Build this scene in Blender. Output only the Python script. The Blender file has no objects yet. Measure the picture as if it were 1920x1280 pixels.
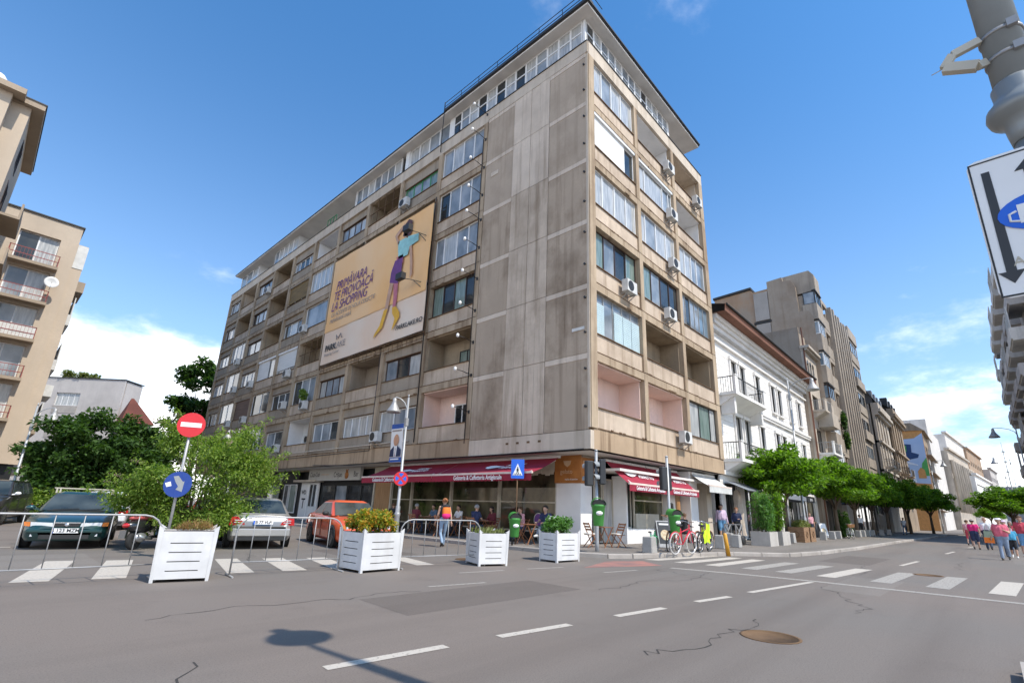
import bpy, bmesh, math, random
from mathutils import Vector, Matrix
PI = math.pi; rad = math.radians
RN = random.Random(11)
sc = bpy.context.scene; COL = sc.collection

# ---------------------------------------------------------------- camera, sky, sun, exposure
cd = bpy.data.cameras.new('camera'); cam = bpy.data.objects.new('camera', cd); COL.objects.link(cam)
_d = Vector((0.70233848, 0.65334312, 0.28260117)); _r = Vector((0.6734441, -0.73847475, 0.03358688)); _u = Vector((-0.23063759, -0.16672673, 0.95864931))
cam.matrix_world = Matrix(((_r.x, _u.x, -_d.x, -15.260), (_r.y, _u.y, -_d.y, -10.368), (_r.z, _u.z, -_d.z, 1.376), (0, 0, 0, 1)))
cd.sensor_width = 36; cd.lens = 920.797 / 1920 * 36
cd.shift_x = -11.18 / 1920; cd.shift_y = 41.92 / 1920
cd.clip_start = 0.05; cd.clip_end = 3000
sc.camera = cam

SUN_EL, SUN_AZ = 55.0, 175.0            # azimuth clockwise from +Y
w = bpy.data.worlds.new("World"); sc.world = w; w.use_nodes = True
nt = w.node_tree; N = nt.nodes; L = nt.links
for n in list(N): N.remove(n)
def nd(t, **k):
    n = N.new(t)
    for a, b in k.items(): setattr(n, a, b)
    return n
def mth(op, a=None, b=None, c=None, clamp=False):
    n = nd('ShaderNodeMath', operation=op); n.use_clamp = clamp
    for i, q in enumerate((a, b, c)):
        if q is None: continue
        if isinstance(q, (int, float)): n.inputs[i].default_value = q
        else: L.new(q, n.inputs[i])
    return n.outputs[0]
sky = nd('ShaderNodeTexSky', sky_type='NISHITA'); sky.sun_disc = False
sky.sun_elevation = rad(SUN_EL); sky.sun_rotation = rad(SUN_AZ); sky.altitude = 100; sky.air_density = 1.0; sky.dust_density = 0.4; sky.ozone_density = 2.6
tint = nd('ShaderNodeMix', data_type='RGBA', blend_type='MULTIPLY'); tint.inputs[0].default_value = 1
L.new(sky.outputs[0], tint.inputs[6]); tint.inputs[7].default_value = (0.34, 0.70, 0.90, 1)
tc = nd('ShaderNodeTexCoord'); sep = nd('ShaderNodeSeparateXYZ'); L.new(tc.outputs['Generated'], sep.inputs[0])
den = mth('ADD', mth('MAXIMUM', sep.outputs[2], 0.0), 0.22)
cmb = nd('ShaderNodeCombineXYZ'); L.new(mth('DIVIDE', sep.outputs[0], den), cmb.inputs[0]); L.new(mth('DIVIDE', sep.outputs[1], den), cmb.inputs[1]); cmb.inputs[2].default_value = 0.35
mp = nd('ShaderNodeMapping'); L.new(cmb.outputs[0], mp.inputs[0]); mp.inputs['Location'].default_value = (2.15, 0.35, 0)
n1 = nd('ShaderNodeTexNoise'); n1.inputs['Scale'].default_value = 1.25; n1.inputs['Detail'].default_value = 14; n1.inputs['Roughness'].default_value = 0.6; L.new(mp.outputs[0], n1.inputs['Vector'])
low = mth('POWER', mth('SUBTRACT', 1.0, mth('MAXIMUM', sep.outputs[2], 0.0)), 3.2)
bias = mth('MULTIPLY', low, 0.46)
cl = nd('ShaderNodeMapRange'); cl.interpolation_type = 'SMOOTHSTEP'; L.new(mth('ADD', n1.outputs[0], bias), cl.inputs[0])
cl.inputs[1].default_value = 0.60; cl.inputs[2].default_value = 0.88
n2 = nd('ShaderNodeTexNoise'); n2.inputs['Scale'].default_value = 3.1; n2.inputs['Detail'].default_value = 6; L.new(mp.outputs[0], n2.inputs['Vector'])
ccol = nd('ShaderNodeMix', data_type='RGBA'); L.new(n2.outputs[0], ccol.inputs[0]); ccol.inputs[6].default_value = (6.4, 6.4, 6.4, 1); ccol.inputs[7].default_value = (11.0, 10.6, 10.2, 1)
hz = nd('ShaderNodeMix', data_type='RGBA'); L.new(mth('MULTIPLY', mth('POWER', mth('SUBTRACT', 1.0, mth('MAXIMUM', sep.outputs[2], 0.0)), 3.0), 0.70), hz.inputs[0]); L.new(tint.outputs[2], hz.inputs[6]); hz.inputs[7].default_value = (3.5, 3.7, 4.0, 1)      # pale summer haze low in the sky
mixc = nd('ShaderNodeMix', data_type='RGBA'); L.new(mth('MULTIPLY', cl.outputs[0], 0.93), mixc.inputs[0]); L.new(hz.outputs[2], mixc.inputs[6]); L.new(ccol.outputs[2], mixc.inputs[7])
bg = nd('ShaderNodeBackground'); bg.inputs[1].default_value = 0.11; L.new(mixc.outputs[2], bg.inputs[0])
wo = nd('ShaderNodeOutputWorld'); L.new(bg.outputs[0], wo.inputs[0])

sl = bpy.data.lights.new('sun', 'SUN'); sl.energy = 2.0; sl.angle = rad(0.55); sl.color = (1, 0.93, 0.82)
sun = bpy.data.objects.new('sun', sl); COL.objects.link(sun)
_h = Vector((math.sin(rad(SUN_AZ)), math.cos(rad(SUN_AZ)), 0)) * math.cos(rad(SUN_EL)); _h.z = math.sin(rad(SUN_EL))
sun.rotation_euler = (-_h).to_track_quat('-Z', 'Y').to_euler(); sun.location = (-10, -40, 60)

vs = sc.view_settings; sc.display_settings.display_device = 'sRGB'
vs.view_transform = 'Standard'; vs.look = 'None'; vs.gamma = 1; vs.use_curve_mapping = False; vs.exposure = 1.35
sc.cycles.max_bounces = 6; sc.cycles.diffuse_bounces = 3; sc.cycles.glossy_bounces = 3; sc.cycles.transparent_max_bounces = 8
sc.cycles.use_denoising = True

# ---------------------------------------------------------------- materials
MATS = {}
def newmat(name):
    m = bpy.data.materials.new(name); m.use_nodes = True; MATS[name] = m
    return m, m.node_tree.nodes, m.node_tree.links, m.node_tree.nodes['Principled BSDF']
def rgb(c): return (c[0], c[1], c[2], 1)
def mat(name, c, rough=0.6, metal=0.0, coat=0.0, spec=0.5, var=0.12, scale=3.0, bump=0.0, bscale=40.0, emis=None, c2=None, stretch=(1, 1, 1)):
    """plain surface: base colour with a soft noise variation (world position) and optional fine relief"""
    m, n, l, b = newmat(name)
    b.inputs['Roughness'].default_value = rough; b.inputs['Metallic'].default_value = metal
    b.inputs['Coat Weight'].default_value = coat; b.inputs['Specular IOR Level'].default_value = spec
    g = n.new('ShaderNodeNewGeometry'); mpn = n.new('ShaderNodeMapping'); mpn.inputs['Scale'].default_value = stretch
    l.new(g.outputs['Position'], mpn.inputs[0])
    t = n.new('ShaderNodeTexNoise'); t.inputs['Scale'].default_value = scale; t.inputs['Detail'].default_value = 5; l.new(mpn.outputs[0], t.inputs['Vector'])
    mx = n.new('ShaderNodeMix'); mx.data_type = 'RGBA'
    r = n.new('ShaderNodeMapRange'); r.inputs[1].default_value = 0.3; r.inputs[2].default_value = 0.7; l.new(t.outputs[0], r.inputs[0]); l.new(r.outputs[0], mx.inputs[0])
    if c2 is None:
        mx.inputs[6].default_value = rgb([q * (1 - var) for q in c]); mx.inputs[7].default_value = rgb([min(1, q * (1 + var)) for q in c])
    else:
        mx.inputs[6].default_value = rgb(c); mx.inputs[7].default_value = rgb(c2)
    l.new(mx.outputs[2], b.inputs['Base Color'])
    if bump:
        t2 = n.new('ShaderNodeTexNoise'); t2.inputs['Scale'].default_value = bscale; t2.inputs['Detail'].default_value = 4; l.new(g.outputs['Position'], t2.inputs['Vector'])
        bp = n.new('ShaderNodeBump'); bp.inputs['Strength'].default_value = bump; bp.inputs['Distance'].default_value = 0.02
        l.new(t2.outputs[0], bp.inputs['Height']); l.new(bp.outputs[0], b.inputs['Normal'])
    if emis: b.inputs['Emission Color'].default_value = rgb(emis[:3]); b.inputs['Emission Strength'].default_value = emis[3]
    return m
def wall(name, c, dirt=(0.09, 0.07, 0.055), streak=0.5, blotch=0.4, rough=0.9, scale=0.5, bump=0.35):
    """weathered render or concrete: cloudy tone, rain streaks running down, dark blotches, fine grain"""
    m, n, l, b = newmat(name); b.inputs['Roughness'].default_value = rough; b.inputs['Specular IOR Level'].default_value = 0.2
    g = n.new('ShaderNodeNewGeometry')
    def noise(sx, sc_, det, ro=0.55):
        mpn = n.new('ShaderNodeMapping'); mpn.inputs['Scale'].default_value = sx; l.new(g.outputs['Position'], mpn.inputs[0])
        t = n.new('ShaderNodeTexNoise'); t.inputs['Scale'].default_value = sc_; t.inputs['Detail'].default_value = det; t.inputs['Roughness'].default_value = ro
        l.new(mpn.outputs[0], t.inputs['Vector']); return t.outputs[0]
    def rng(s, a, b_, hi=1.0):
        r = n.new('ShaderNodeMapRange'); r.inputs[1].default_value = a; r.inputs[2].default_value = b_; r.inputs[4].default_value = hi; l.new(s, r.inputs[0]); return r.outputs[0]
    def mix(f, a, b_, bt='MIX'):
        x = n.new('ShaderNodeMix'); x.data_type = 'RGBA'; x.blend_type = bt
        if isinstance(f, float): x.inputs[0].default_value = f
        else: l.new(f, x.inputs[0])
        for i, q in ((6, a), (7, b_)):
            if isinstance(q, tuple): x.inputs[i].default_value = rgb(q)
            else: l.new(q, x.inputs[i])
        return x.outputs[2]
    tone = mix(rng(noise((1, 1, 1), scale, 6), 0.3, 0.7), tuple(q * 0.82 for q in c), tuple(min(1, q * 1.12) for q in c))
    tone = mix(rng(noise((1, 1, 1), 9.0, 6, 0.7), 0.35, 0.75), tone, tuple(q * 0.9 for q in c))
    tone = mix(rng(noise((2.6, 2.6, 0.16), 1.0, 5, 0.6), 0.50, 0.74, streak), tone, dirt)
    tone = mix(rng(noise((1, 1, 0.8), 0.42, 7, 0.62), 0.46, 0.70, blotch), tone, dirt)
    l.new(tone, b.inputs['Base Color'])
    bp = n.new('ShaderNodeBump'); bp.inputs['Strength'].default_value = bump; bp.inputs['Distance'].default_value = 0.02
    l.new(noise((1, 1, 1), 28.0, 6, 0.7), bp.inputs['Height']); l.new(bp.outputs[0], b.inputs['Normal'])
    return m
def glass(name, c, rough=0.04, folds=0.0, c2=None, ior=1.55):
    """window pane: dark room, curtain folds or sky reflection painted into a glossy sheet"""
    m, n, l, b = newmat(name); b.inputs['Roughness'].default_value = rough; b.inputs['IOR'].default_value = ior
    b.inputs['Coat Weight'].default_value = 1.0 if folds else 0.0; b.inputs['Coat Roughness'].default_value = 0.03
    g = n.new('ShaderNodeNewGeometry')
    mpn = n.new('ShaderNodeMapping'); mpn.inputs['Scale'].default_value = (1, 1, 0.12) if folds else (1, 1, 0.7); l.new(g.outputs['Position'], mpn.inputs[0])
    t = n.new('ShaderNodeTexNoise'); t.inputs['Scale'].default_value = 9.0 if folds else 1.1; t.inputs['Detail'].default_value = 3; l.new(mpn.outputs[0], t.inputs['Vector'])
    r = n.new('ShaderNodeMapRange'); r.inputs[1].default_value = 0.35; r.inputs[2].default_value = 0.65; l.new(t.outputs[0], r.inputs[0])
    mx = n.new('ShaderNodeMix'); mx.data_type = 'RGBA'; l.new(r.outputs[0], mx.inputs[0])
    mx.inputs[6].default_value = rgb(c); mx.inputs[7].default_value = rgb(c2 or [q * 2.2 for q in c]); l.new(mx.outputs[2], b.inputs['Base Color'])
    if folds: b.inputs['Roughness'].default_value = 0.5
    return m
def leafmat(name, cols, trans=0.25):
    m, n, l, b = newmat(name); b.inputs['Roughness'].default_value = 0.55; b.inputs['Specular IOR Level'].default_value = 0.3
    g = n.new('ShaderNodeNewGeometry'); cr = n.new('ShaderNodeValToRGB'); l.new(g.outputs['Random Per Island'], cr.inputs[0])
    while len(cr.color_ramp.elements) < len(cols): cr.color_ramp.elements.new(0.5)
    for i, c in enumerate(cols): cr.color_ramp.elements[i].position = i / (len(cols) - 1); cr.color_ramp.elements[i].color = rgb(c)
    l.new(cr.outputs[0], b.inputs['Base Color'])
    tr = n.new('ShaderNodeBsdfTranslucent'); mxs = n.new('ShaderNodeMixShader'); mxs.inputs[0].default_value = trans
    br = n.new('ShaderNodeMix'); br.data_type = 'RGBA'; br.blend_type = 'MULTIPLY'; br.inputs[0].default_value = 1; l.new(cr.outputs[0], br.inputs[6]); br.inputs[7].default_value = (1.8, 2.0, 0.8, 1)
    l.new(br.outputs[2], tr.inputs[0]); o = n['Material Output']; l.new(b.outputs[0], mxs.inputs[1]); l.new(tr.outputs[0], mxs.inputs[2]); l.new(mxs.outputs[0], o.inputs[0])
    return m

# ---------------------------------------------------------------- mesh builder
class MB:
    def __init__(s): s.v = []; s.f = []; s.mi = []; s.sm = []
    def add(s, vs_, fs, m=0, smooth=False):
        o = len(s.v); s.v += [tuple(q) for q in vs_]
        for f in fs: s.f.append(tuple(i + o for i in f)); s.mi.append(m); s.sm.append(smooth)
        return s
    def box(s, x0, x1, y0, y1, z0, z1, m=0):
        return s.add([(x0, y0, z0), (x1, y0, z0), (x1, y1, z0), (x0, y1, z0), (x0, y0, z1), (x1, y0, z1), (x1, y1, z1), (x0, y1, z1)],
                     [(0, 3, 2, 1), (4, 5, 6, 7), (0, 1, 5, 4), (1, 2, 6, 5), (2, 3, 7, 6), (3, 0, 4, 7)], m)
    def fb(s, F, a0, a1, d0, d1, z0, z1, m=0):      # box in facade coordinates (along, depth, height)
        x0, y0, _ = F(a0, d0, 0); x1, y1, _ = F(a1, d1, 0)
        return s.box(min(x0, x1), max(x0, x1), min(y0, y1), max(y0, y1), z0, z1, m)
    def bar(s, p, q, w_, h_=None, m=0, up=(0, 0, 1)):
        p = Vector(p); q = Vector(q); h_ = h_ or w_; d = (q - p).normalized(); a = d.cross(Vector(up))
        if a.length < 1e-4: a = d.cross(Vector((0, 1, 0)))
        a.normalize(); b = a.cross(d); a = a * w_ / 2; b = b * h_ / 2
        vs_ = [p - a - b, p + a - b, p + a + b, p - a + b, q - a - b, q + a - b, q + a + b, q - a + b]
        return s.add(vs_, [(0, 3, 2, 1), (4, 5, 6, 7), (0, 1, 5, 4), (1, 2, 6, 5), (2, 3, 7, 6), (3, 0, 4, 7)], m)
    def tube(s, pts, r, n=8, m=0, cap=True, smooth=True, closed=False):
        pts = [Vector(p) for p in pts]; k = len(pts); rs = r if isinstance(r, (list, tuple)) else [r] * k
        up = Vector((0, 0, 1)); ref = None; vs_ = []
        for i, p in enumerate(pts):
            if closed: d = (pts[(i + 1) % k] - pts[i - 1]).normalized()
            else: d = (pts[min(i + 1, k - 1)] - pts[max(i - 1, 0)]).normalized()
            if ref is None: ref = d.orthogonal() if abs(d.dot(up)) > 0.95 else d.cross(up)
            a = (ref - d * ref.dot(d))
            if a.length < 1e-5: a = d.orthogonal()
            a.normalize(); ref = a; b = d.cross(a)
            for j in range(n):
                t = 2 * PI * j / n; vs_.append(p + (a * math.cos(t) + b * math.sin(t)) * rs[i])
        fs = []; kk = k if closed else k - 1
        for i in range(kk):
            for j in range(n):
                i2 = (i + 1) % k; fs.append((i * n + j, i * n + (j + 1) % n, i2 * n + (j + 1) % n, i2 * n + j))
        s.add(vs_, fs, m, smooth)
        if cap and not closed:
            o = len(s.v) - len(vs_)
            s.f.append(tuple(o + j for j in range(n))[::-1]); s.mi.append(m); s.sm.append(False)
            s.f.append(tuple(o + (k - 1) * n + j for j in range(n))); s.mi.append(m); s.sm.append(False)
        return s
    def lathe(s, prof, c=(0, 0, 0), n=16, m=0, smooth=True, axis='z', cap=True):
        vs_ = []
        for r, z in prof:
            for j in range(n):
                t = 2 * PI * j / n; a, b = r * math.cos(t), r * math.sin(t)
                q = (a, b, z) if axis == 'z' else ((z, a, b) if axis == 'x' else (a, z, b))
                vs_.append((c[0] + q[0], c[1] + q[1], c[2] + q[2]))
        fs = [(i * n + j, i * n + (j + 1) % n, (i + 1) * n + (j + 1) % n, (i + 1) * n + j) for i in range(len(prof) - 1) for j in range(n)]
        s.add(vs_, fs, m, smooth)
        if cap:
            o = len(s.v) - len(vs_)
            for i0, flip in ((0, True), ((len(prof) - 1) * n, False)):
                f = tuple(o + i0 + j for j in range(n)); s.f.append(f[::-1] if flip else f); s.mi.append(m); s.sm.append(False)
        return s
    def prism(s, poly, fn, d0, d1, m=0):              # polygon (a,b) extruded from d0 to d1; fn(a,b,d) -> xyz
        k = len(poly); vs_ = [fn(a, b, d0) for a, b in poly] + [fn(a, b, d1) for a, b in poly]
        fs = [tuple(range(k))[::-1], tuple(range(k, 2 * k))] + [(i, (i + 1) % k, k + (i + 1) % k, k + i) for i in range(k)]
        return s.add(vs_, fs, m)
    def ell(s, c, r, nu=10, nv=7, m=0, M=None):
        vs_ = []
        for i in range(nv + 1):
            t = PI * i / nv
            for j in range(nu):
                p = 2 * PI * j / nu; q = Vector((r[0] * math.sin(t) * math.cos(p), r[1] * math.sin(t) * math.sin(p), r[2] * math.cos(t)))
                if M: q = M @ q
                vs_.append((c[0] + q[0], c[1] + q[1], c[2] + q[2]))
        fs = [(i * nu + j, (i + 1) * nu + j, (i + 1) * nu + (j + 1) % nu, i * nu + (j + 1) % nu) for i in range(nv) for j in range(nu)]
        return s.add(vs_, fs, m, True)
    def mesh(s, name, mats):
        me = bpy.data.meshes.new(name); me.from_pydata(s.v, [], s.f); me.update()
        for mm in (mats if isinstance(mats, (list, tuple)) else [mats]): me.materials.append(MATS[mm] if isinstance(mm, str) else mm)
        me.polygons.foreach_set('material_index', s.mi); me.polygons.foreach_set('use_smooth', s.sm)
        return me
    def build(s, name, mats, parent=None, loc=(0, 0, 0), rz=0.0, bevel=0.0):
        o = obj(name, s.mesh(name, mats), parent, loc, rz)
        if bevel:
            b = o.modifiers.new('edge', 'BEVEL'); b.width = bevel; b.segments = 1; b.limit_method = 'ANGLE'
        return o
def obj(name, data, parent=None, loc=(0, 0, 0), rz=0.0):
    o = bpy.data.objects.new(name, data); COL.objects.link(o); o.location = loc; o.rotation_euler = (0, 0, rz)
    if parent: o.parent = parent
    return o
def tag(o, label, cat, group=None):
    o['label'] = label; o['category'] = cat
    if group: o['group'] = group
    return o
def thing(name, label, cat, loc=(0, 0, 0), rz=0.0, group=None):
    return tag(obj(name, None, None, loc, rz), label, cat, group)
def struct(o): o['kind'] = 'structure'; return o
def dup(root, loc, rz=None, label=None, group=None, scale=None):
    KIDS = {}
    for o in COL.objects:
        if o.parent: KIDS.setdefault(o.parent, []).append(o)
    def cp(o, par):
        c = o.copy(); COL.objects.link(c)
        if par: c.parent = par
        for ch in KIDS.get(o, []): cp(ch, c)
        return c
    r = cp(root, None); r.location = loc
    if rz is not None: r.rotation_euler = (0, 0, rz)
    if label: r['label'] = label
    if group: r['group'] = group
    if scale: r.scale = scale if isinstance(scale, tuple) else (scale,) * 3
    return r
def text(body, size, m, parent, loc, rot, name='lettering', align='CENTER', shear=0.0, ext=0.002, bold=0.0, sx=1.0):
    c = bpy.data.curves.new(name, 'FONT'); c.body = body; c.size = size; c.align_x = align; c.align_y = 'CENTER'; c.shear = shear; c.extrude = ext; c.offset = bold
    c.materials.append(MATS[m]); o = obj(name, c, parent, loc); o.rotation_euler = rot; o.scale = (sx, 1, 1)
    return o
FX = lambda a, d, z: (a, d, z)          # a facade that faces -y, running along x
FY = lambda a, d, z: (d, a, z)          # a facade that faces -x, running along y
def rotF(F): return (PI / 2, 0, 0) if F is FX else (PI / 2, 0, -PI / 2)
# ---------------------------------------------------------------- materials used by the setting
def asphalt(name, c1, c2, dark):
    m, n, l, b = newmat(name); b.inputs['Roughness'].default_value = 0.82; b.inputs['Specular IOR Level'].default_value = 0.35
    g = n.new('ShaderNodeNewGeometry')
    def noise(sx, s_, det, ro=0.55):
        mpn = n.new('ShaderNodeMapping'); mpn.inputs['Scale'].default_value = sx; l.new(g.outputs['Position'], mpn.inputs[0])
        t = n.new('ShaderNodeTexNoise'); t.inputs['Scale'].default_value = s_; t.inputs['Detail'].default_value = det; t.inputs['Roughness'].default_value = ro
        l.new(mpn.outputs[0], t.inputs['Vector']); return t.outputs[0]
    def mix(f, a, b_, lo, hi, mx_=1.0):
        r = n.new('ShaderNodeMapRange'); r.inputs[1].default_value = lo; r.inputs[2].default_value = hi; r.inputs[4].default_value = mx_; l.new(f, r.inputs[0])
        x = n.new('ShaderNodeMix'); x.data_type = 'RGBA'; l.new(r.outputs[0], x.inputs[0])
        for i, q in ((6, a), (7, b_)):
            if isinstance(q, tuple): x.inputs[i].default_value = rgb(q)
            else: l.new(q, x.inputs[i])
        return x.outputs[2]
    c = mix(noise((1, 1, 1), 0.11, 4), c1, c2, 0.4, 0.6)
    c = mix(noise((0.05, 0.85, 1), 1.0, 4), c, dark, 0.48, 0.78, 0.75)       # worn wheel tracks along the street
    c = mix(noise((1, 1, 1), 1.3, 6, 0.65), c, dark, 0.55, 0.8, 0.45)
    c = mix(noise((1, 1, 1), 60, 3, 0.7), c, tuple(q * 0.45 for q in c1), 0.5, 0.75, 0.8)
    c = mix(noise((1, 1, 1), 90, 2, 0.7), c, tuple(q * 2.0 for q in c1), 0.62, 0.78, 0.7)
    l.new(c, b.inputs['Base Color'])
    bp = n.new('ShaderNodeBump'); bp.inputs['Strength'].default_value = 0.6; bp.inputs['Distance'].default_value = 0.008
    l.new(noise((1, 1, 1), 90, 4, 0.7), bp.inputs['Height']); l.new(bp.outputs[0], b.inputs['Normal'])
    return m
def paint(name, c, under, wear=0.5):
    m = mat(name, under, 0.75, scale=22, c2=c, bump=0.3, bscale=80); m.node_tree.nodes['Map Range'].inputs[1].default_value = 0.5 - wear * 0.35; m.node_tree.nodes['Map Range'].inputs[2].default_value = 0.52 - wear * 0.2
    m.node_tree.nodes['Noise Texture'].inputs['Roughness'].default_value = 0.75
    return m
asphalt('asphalt', (0.196, 0.163, 0.139), (0.178, 0.160, 0.142), (0.126, 0.104, 0.089))
asphalt('pavement_top', (0.23, 0.20, 0.175), (0.20, 0.18, 0.16), (0.15, 0.13, 0.112))
wall('kerb_concrete', (0.42, 0.38, 0.34), streak=0.1, blotch=0.4)
paint('road_paint', (0.50, 0.45, 0.385), (0.22, 0.19, 0.165), 0.42); paint('road_paint_old', (0.36, 0.33, 0.29), (0.18, 0.165, 0.15), 0.25)
asphalt('patch_dark', (0.150, 0.124, 0.106), (0.138, 0.120, 0.105), (0.10, 0.085, 0.072)); asphalt('patch_light', (0.215, 0.185, 0.16), (0.20, 0.18, 0.16), (0.15, 0.13, 0.11)); mat('crack_tar', (0.045, 0.04, 0.036), 0.9)
mat('red_paint', (0.20, 0.13, 0.12), 0.8, c2=(0.40, 0.17, 0.13), scale=2.0)
wall('earth', (0.25, 0.21, 0.165))
wall('con_tan', (0.48, 0.375, 0.265), (0.13, 0.075, 0.04), 0.85, 0.5, scale=0.8)
wall('con_beige', (0.60, 0.485, 0.375), (0.20, 0.13, 0.08), 0.6, 0.4, scale=0.9)
wall('con_grey', (0.385, 0.32, 0.25), (0.14, 0.105, 0.075), 0.4, 0.3, scale=0.9)
wall('con_wall', (0.50, 0.405, 0.315), (0.24, 0.18, 0.125), 0.45, 0.5, scale=0.35)
wall('con_wall_low', (0.47, 0.375, 0.285), (0.13, 0.085, 0.05), 0.6, 0.8, scale=0.45); wall('con_strip_low', (0.64, 0.53, 0.42), (0.20, 0.14, 0.09), 0.8, 0.55, scale=0.5)
wall('con_strip', (0.70, 0.59, 0.48), (0.30, 0.23, 0.17), 0.6, 0.4, scale=0.5)
wall('con_light', (0.62, 0.53, 0.43), (0.26, 0.20, 0.14), 0.5, 0.3)
wall('con_fascia', (0.47, 0.345, 0.23), (0.13, 0.08, 0.045), 0.9, 0.3)
wall('rust_edge', (0.17, 0.105, 0.06), (0.05, 0.03, 0.02), 0.5, 0.5)
wall('pink_render', (0.84, 0.64, 0.56), (0.45, 0.32, 0.27), 0.15, 0.1); wall('white_render', (0.80, 0.79, 0.78), (0.4, 0.38, 0.36), 0.2, 0.15)
wall('brown_loggia', (0.38, 0.30, 0.21), (0.10, 0.08, 0.06), 0.4, 0.4)
mat('soffit_white', (0.74, 0.70, 0.65), 0.8, scale=0.8); mat('white_pvc', (0.78, 0.78, 0.77), 0.4, var=0.05); mat('brown_frame', (0.045, 0.022, 0.016), 0.5); mat('dark_frame', (0.03, 0.03, 0.03), 0.5)
mat('grey_frame', (0.35, 0.35, 0.34), 0.5); mat('green_frame', (0.05, 0.28, 0.12), 0.5); mat('white_dirty', (0.62, 0.61, 0.58), 0.6)
mat('shutter_white', (0.74, 0.73, 0.70), 0.55, scale=14, var=0.08, stretch=(0.05, 0.05, 1)); mat('blind_brown', (0.19, 0.115, 0.03), 0.7, scale=8, stretch=(0.1, 0.1, 1), var=0.3); mat('shutter_wood', (0.14, 0.08, 0.055), 0.7, scale=8, stretch=(0.1, 0.1, 1), var=0.3)
mat('roof_black', (0.03, 0.028, 0.026), 0.6); mat('black_metal', (0.02, 0.02, 0.022), 0.5)
mat('louvre', (0.50, 0.62, 0.64), 0.35, var=0.1, scale=1)
glass('glass_dark', (0.018, 0.022, 0.026), c2=(0.05, 0.055, 0.055)); glass('glass_sky', (0.16, 0.19, 0.22), c2=(0.34, 0.37, 0.40)); glass('glass_curtain', (0.30, 0.31, 0.31), folds=1, c2=(0.52, 0.52, 0.50))  # glass_sky: pale sky reflection painted into the pane colour
glass('glass_green', (0.10, 0.16, 0.13), folds=1, c2=(0.22, 0.28, 0.25)); glass('glass_shop', (0.018, 0.018, 0.012), c2=(0.13, 0.115, 0.07), ior=1.7); glass('glass_blue', (0.10, 0.15, 0.20), c2=(0.2, 0.27, 0.33))
PANES = ['glass_dark', 'glass_sky', 'glass_curtain', 'glass_sky', 'glass_curtain', 'glass_green']

# ---------------------------------------------------------------- ground, road, pavements, markings
g = MB(); g.add([(-1500, -1500, -0.02), (1500, -1500, -0.02), (1500, 1500, -0.02), (-1500, 1500, -0.02)], [(0, 1, 2, 3)]); struct(g.build('ground', 'earth'))
g = MB(); g.add([(-120, -60, 0), (420, -60, 0), (420, 160, 0), (-120, 160, 0)], [(0, 1, 2, 3)]); road = struct(g.build('road', 'asphalt'))
def slab(name, poly, h, m, kerb=None, krange=None):
    """a pavement: flat top at height h; kerb stones set along the listed edge run"""
    b = MB(); b.prism(poly, lambda a, b_, d: (a, b_, d), -0.01, h); o = struct(b.build(name, m))
    if kerb:
        n = 0
        for i in range(kerb[0], kerb[1]):
            p, q = Vector(poly[i] + (0,)), Vector(poly[i + 1] + (0,)); ln = (q - p).length; k = max(1, round(ln / 1.0)); d = (q - p) / k
            nrm = Vector((d.y, -d.x, 0)).normalized()
            for j in range(k):
                if n > 260: break
                a0 = p + d * (j + 0.012); a1 = p + d * (j + 0.988); n += 1
                s = MB(); zt = h + 0.012 + RN.uniform(-0.004, 0.004); off = RN.uniform(0.0, 0.012)
                s.prism([(off, -0.01), (off, zt - 0.02), (off - 0.02, zt), (-0.16, zt), (-0.16, -0.01)], lambda a, z, t: tuple(a0 + (a1 - a0) * t + nrm * (a + 0.03) + Vector((0, 0, z))), 0, 1)
                s.build('kerb_stone', 'kerb_concrete', o)
    return o
# corner pavement of the big block; polygon runs clockwise seen from above so that kerb normals point to the road
near = [(-1.95, 90), (-1.95, 20), (-1.95, 8), (-1.97, 4.4), (-1.85, 0.6), (-1.72, -0.7), (-1.35, -1.5), (-0.6, -1.92), (0.85, -2.25), (4.2, -3.3), (6.0, -4.7), (8.9, -5.1), (15.7, -5.42), (29.7, -5.6), (40.5, -5.95), (62, -6.6), (62, 6), (13, 6), (13, 90)]
slab('pavement', near, 0.12, 'pavement_top', (0, 15))
slab('far_pavement', [(64, 6), (64, -6.4), (90, -9.5), (125, -12.0), (165, -15.5), (220, -19.5), (300, -24), (300, 6)][::-1], 0.12, 'pavement_top')
slab('opposite_pavement', [(-60, -10.45), (-8, -10.5), (-5.5, -12.3), (-3.5, -14.0), (30, -14.3), (60, -16.5), (100, -19.5), (160, -24), (260, -32), (260, -55), (-60, -55)], 0.12, 'pavement_top', (0, 5))
slab('planting_bed', [(-12.7, 21.5), (-7.6, 21.5), (-7.6, 31), (-12.7, 31)], 0.13, 'earth')
def quad(name, pts, m, parent, z=0.004):
    b = MB(); b.add([(x, y, z) for x, y in pts], [(0, 1, 2, 3)]); return b.build(name, m, parent)
mk = struct(obj('road_markings', None))
old = {3: 1, 4: 1, 6: 1, 7: 1}
for i, (y0, y1) in enumerate([(-2.30, -2.92), (-3.22, -3.72), (-4.10, -4.46), (-5.08, -5.48), (-5.94, -6.45), (-6.92, -7.42), (-8.05, -8.45), (-9.08, -9.52), (-10.12, -10.58), (-11.2, -11.62)]):
    w_ = 0.42; quad('crossing_stripe', [(-0.55 + 0.12 * min(i, 3), y0), (-0.40 + 0.06 * min(i, 3), y0 - w_), (3.35, y1 - w_ + 0.22), (3.3, y1 + 0.22)], 'road_paint_old' if i in old else 'road_paint', mk)
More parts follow.
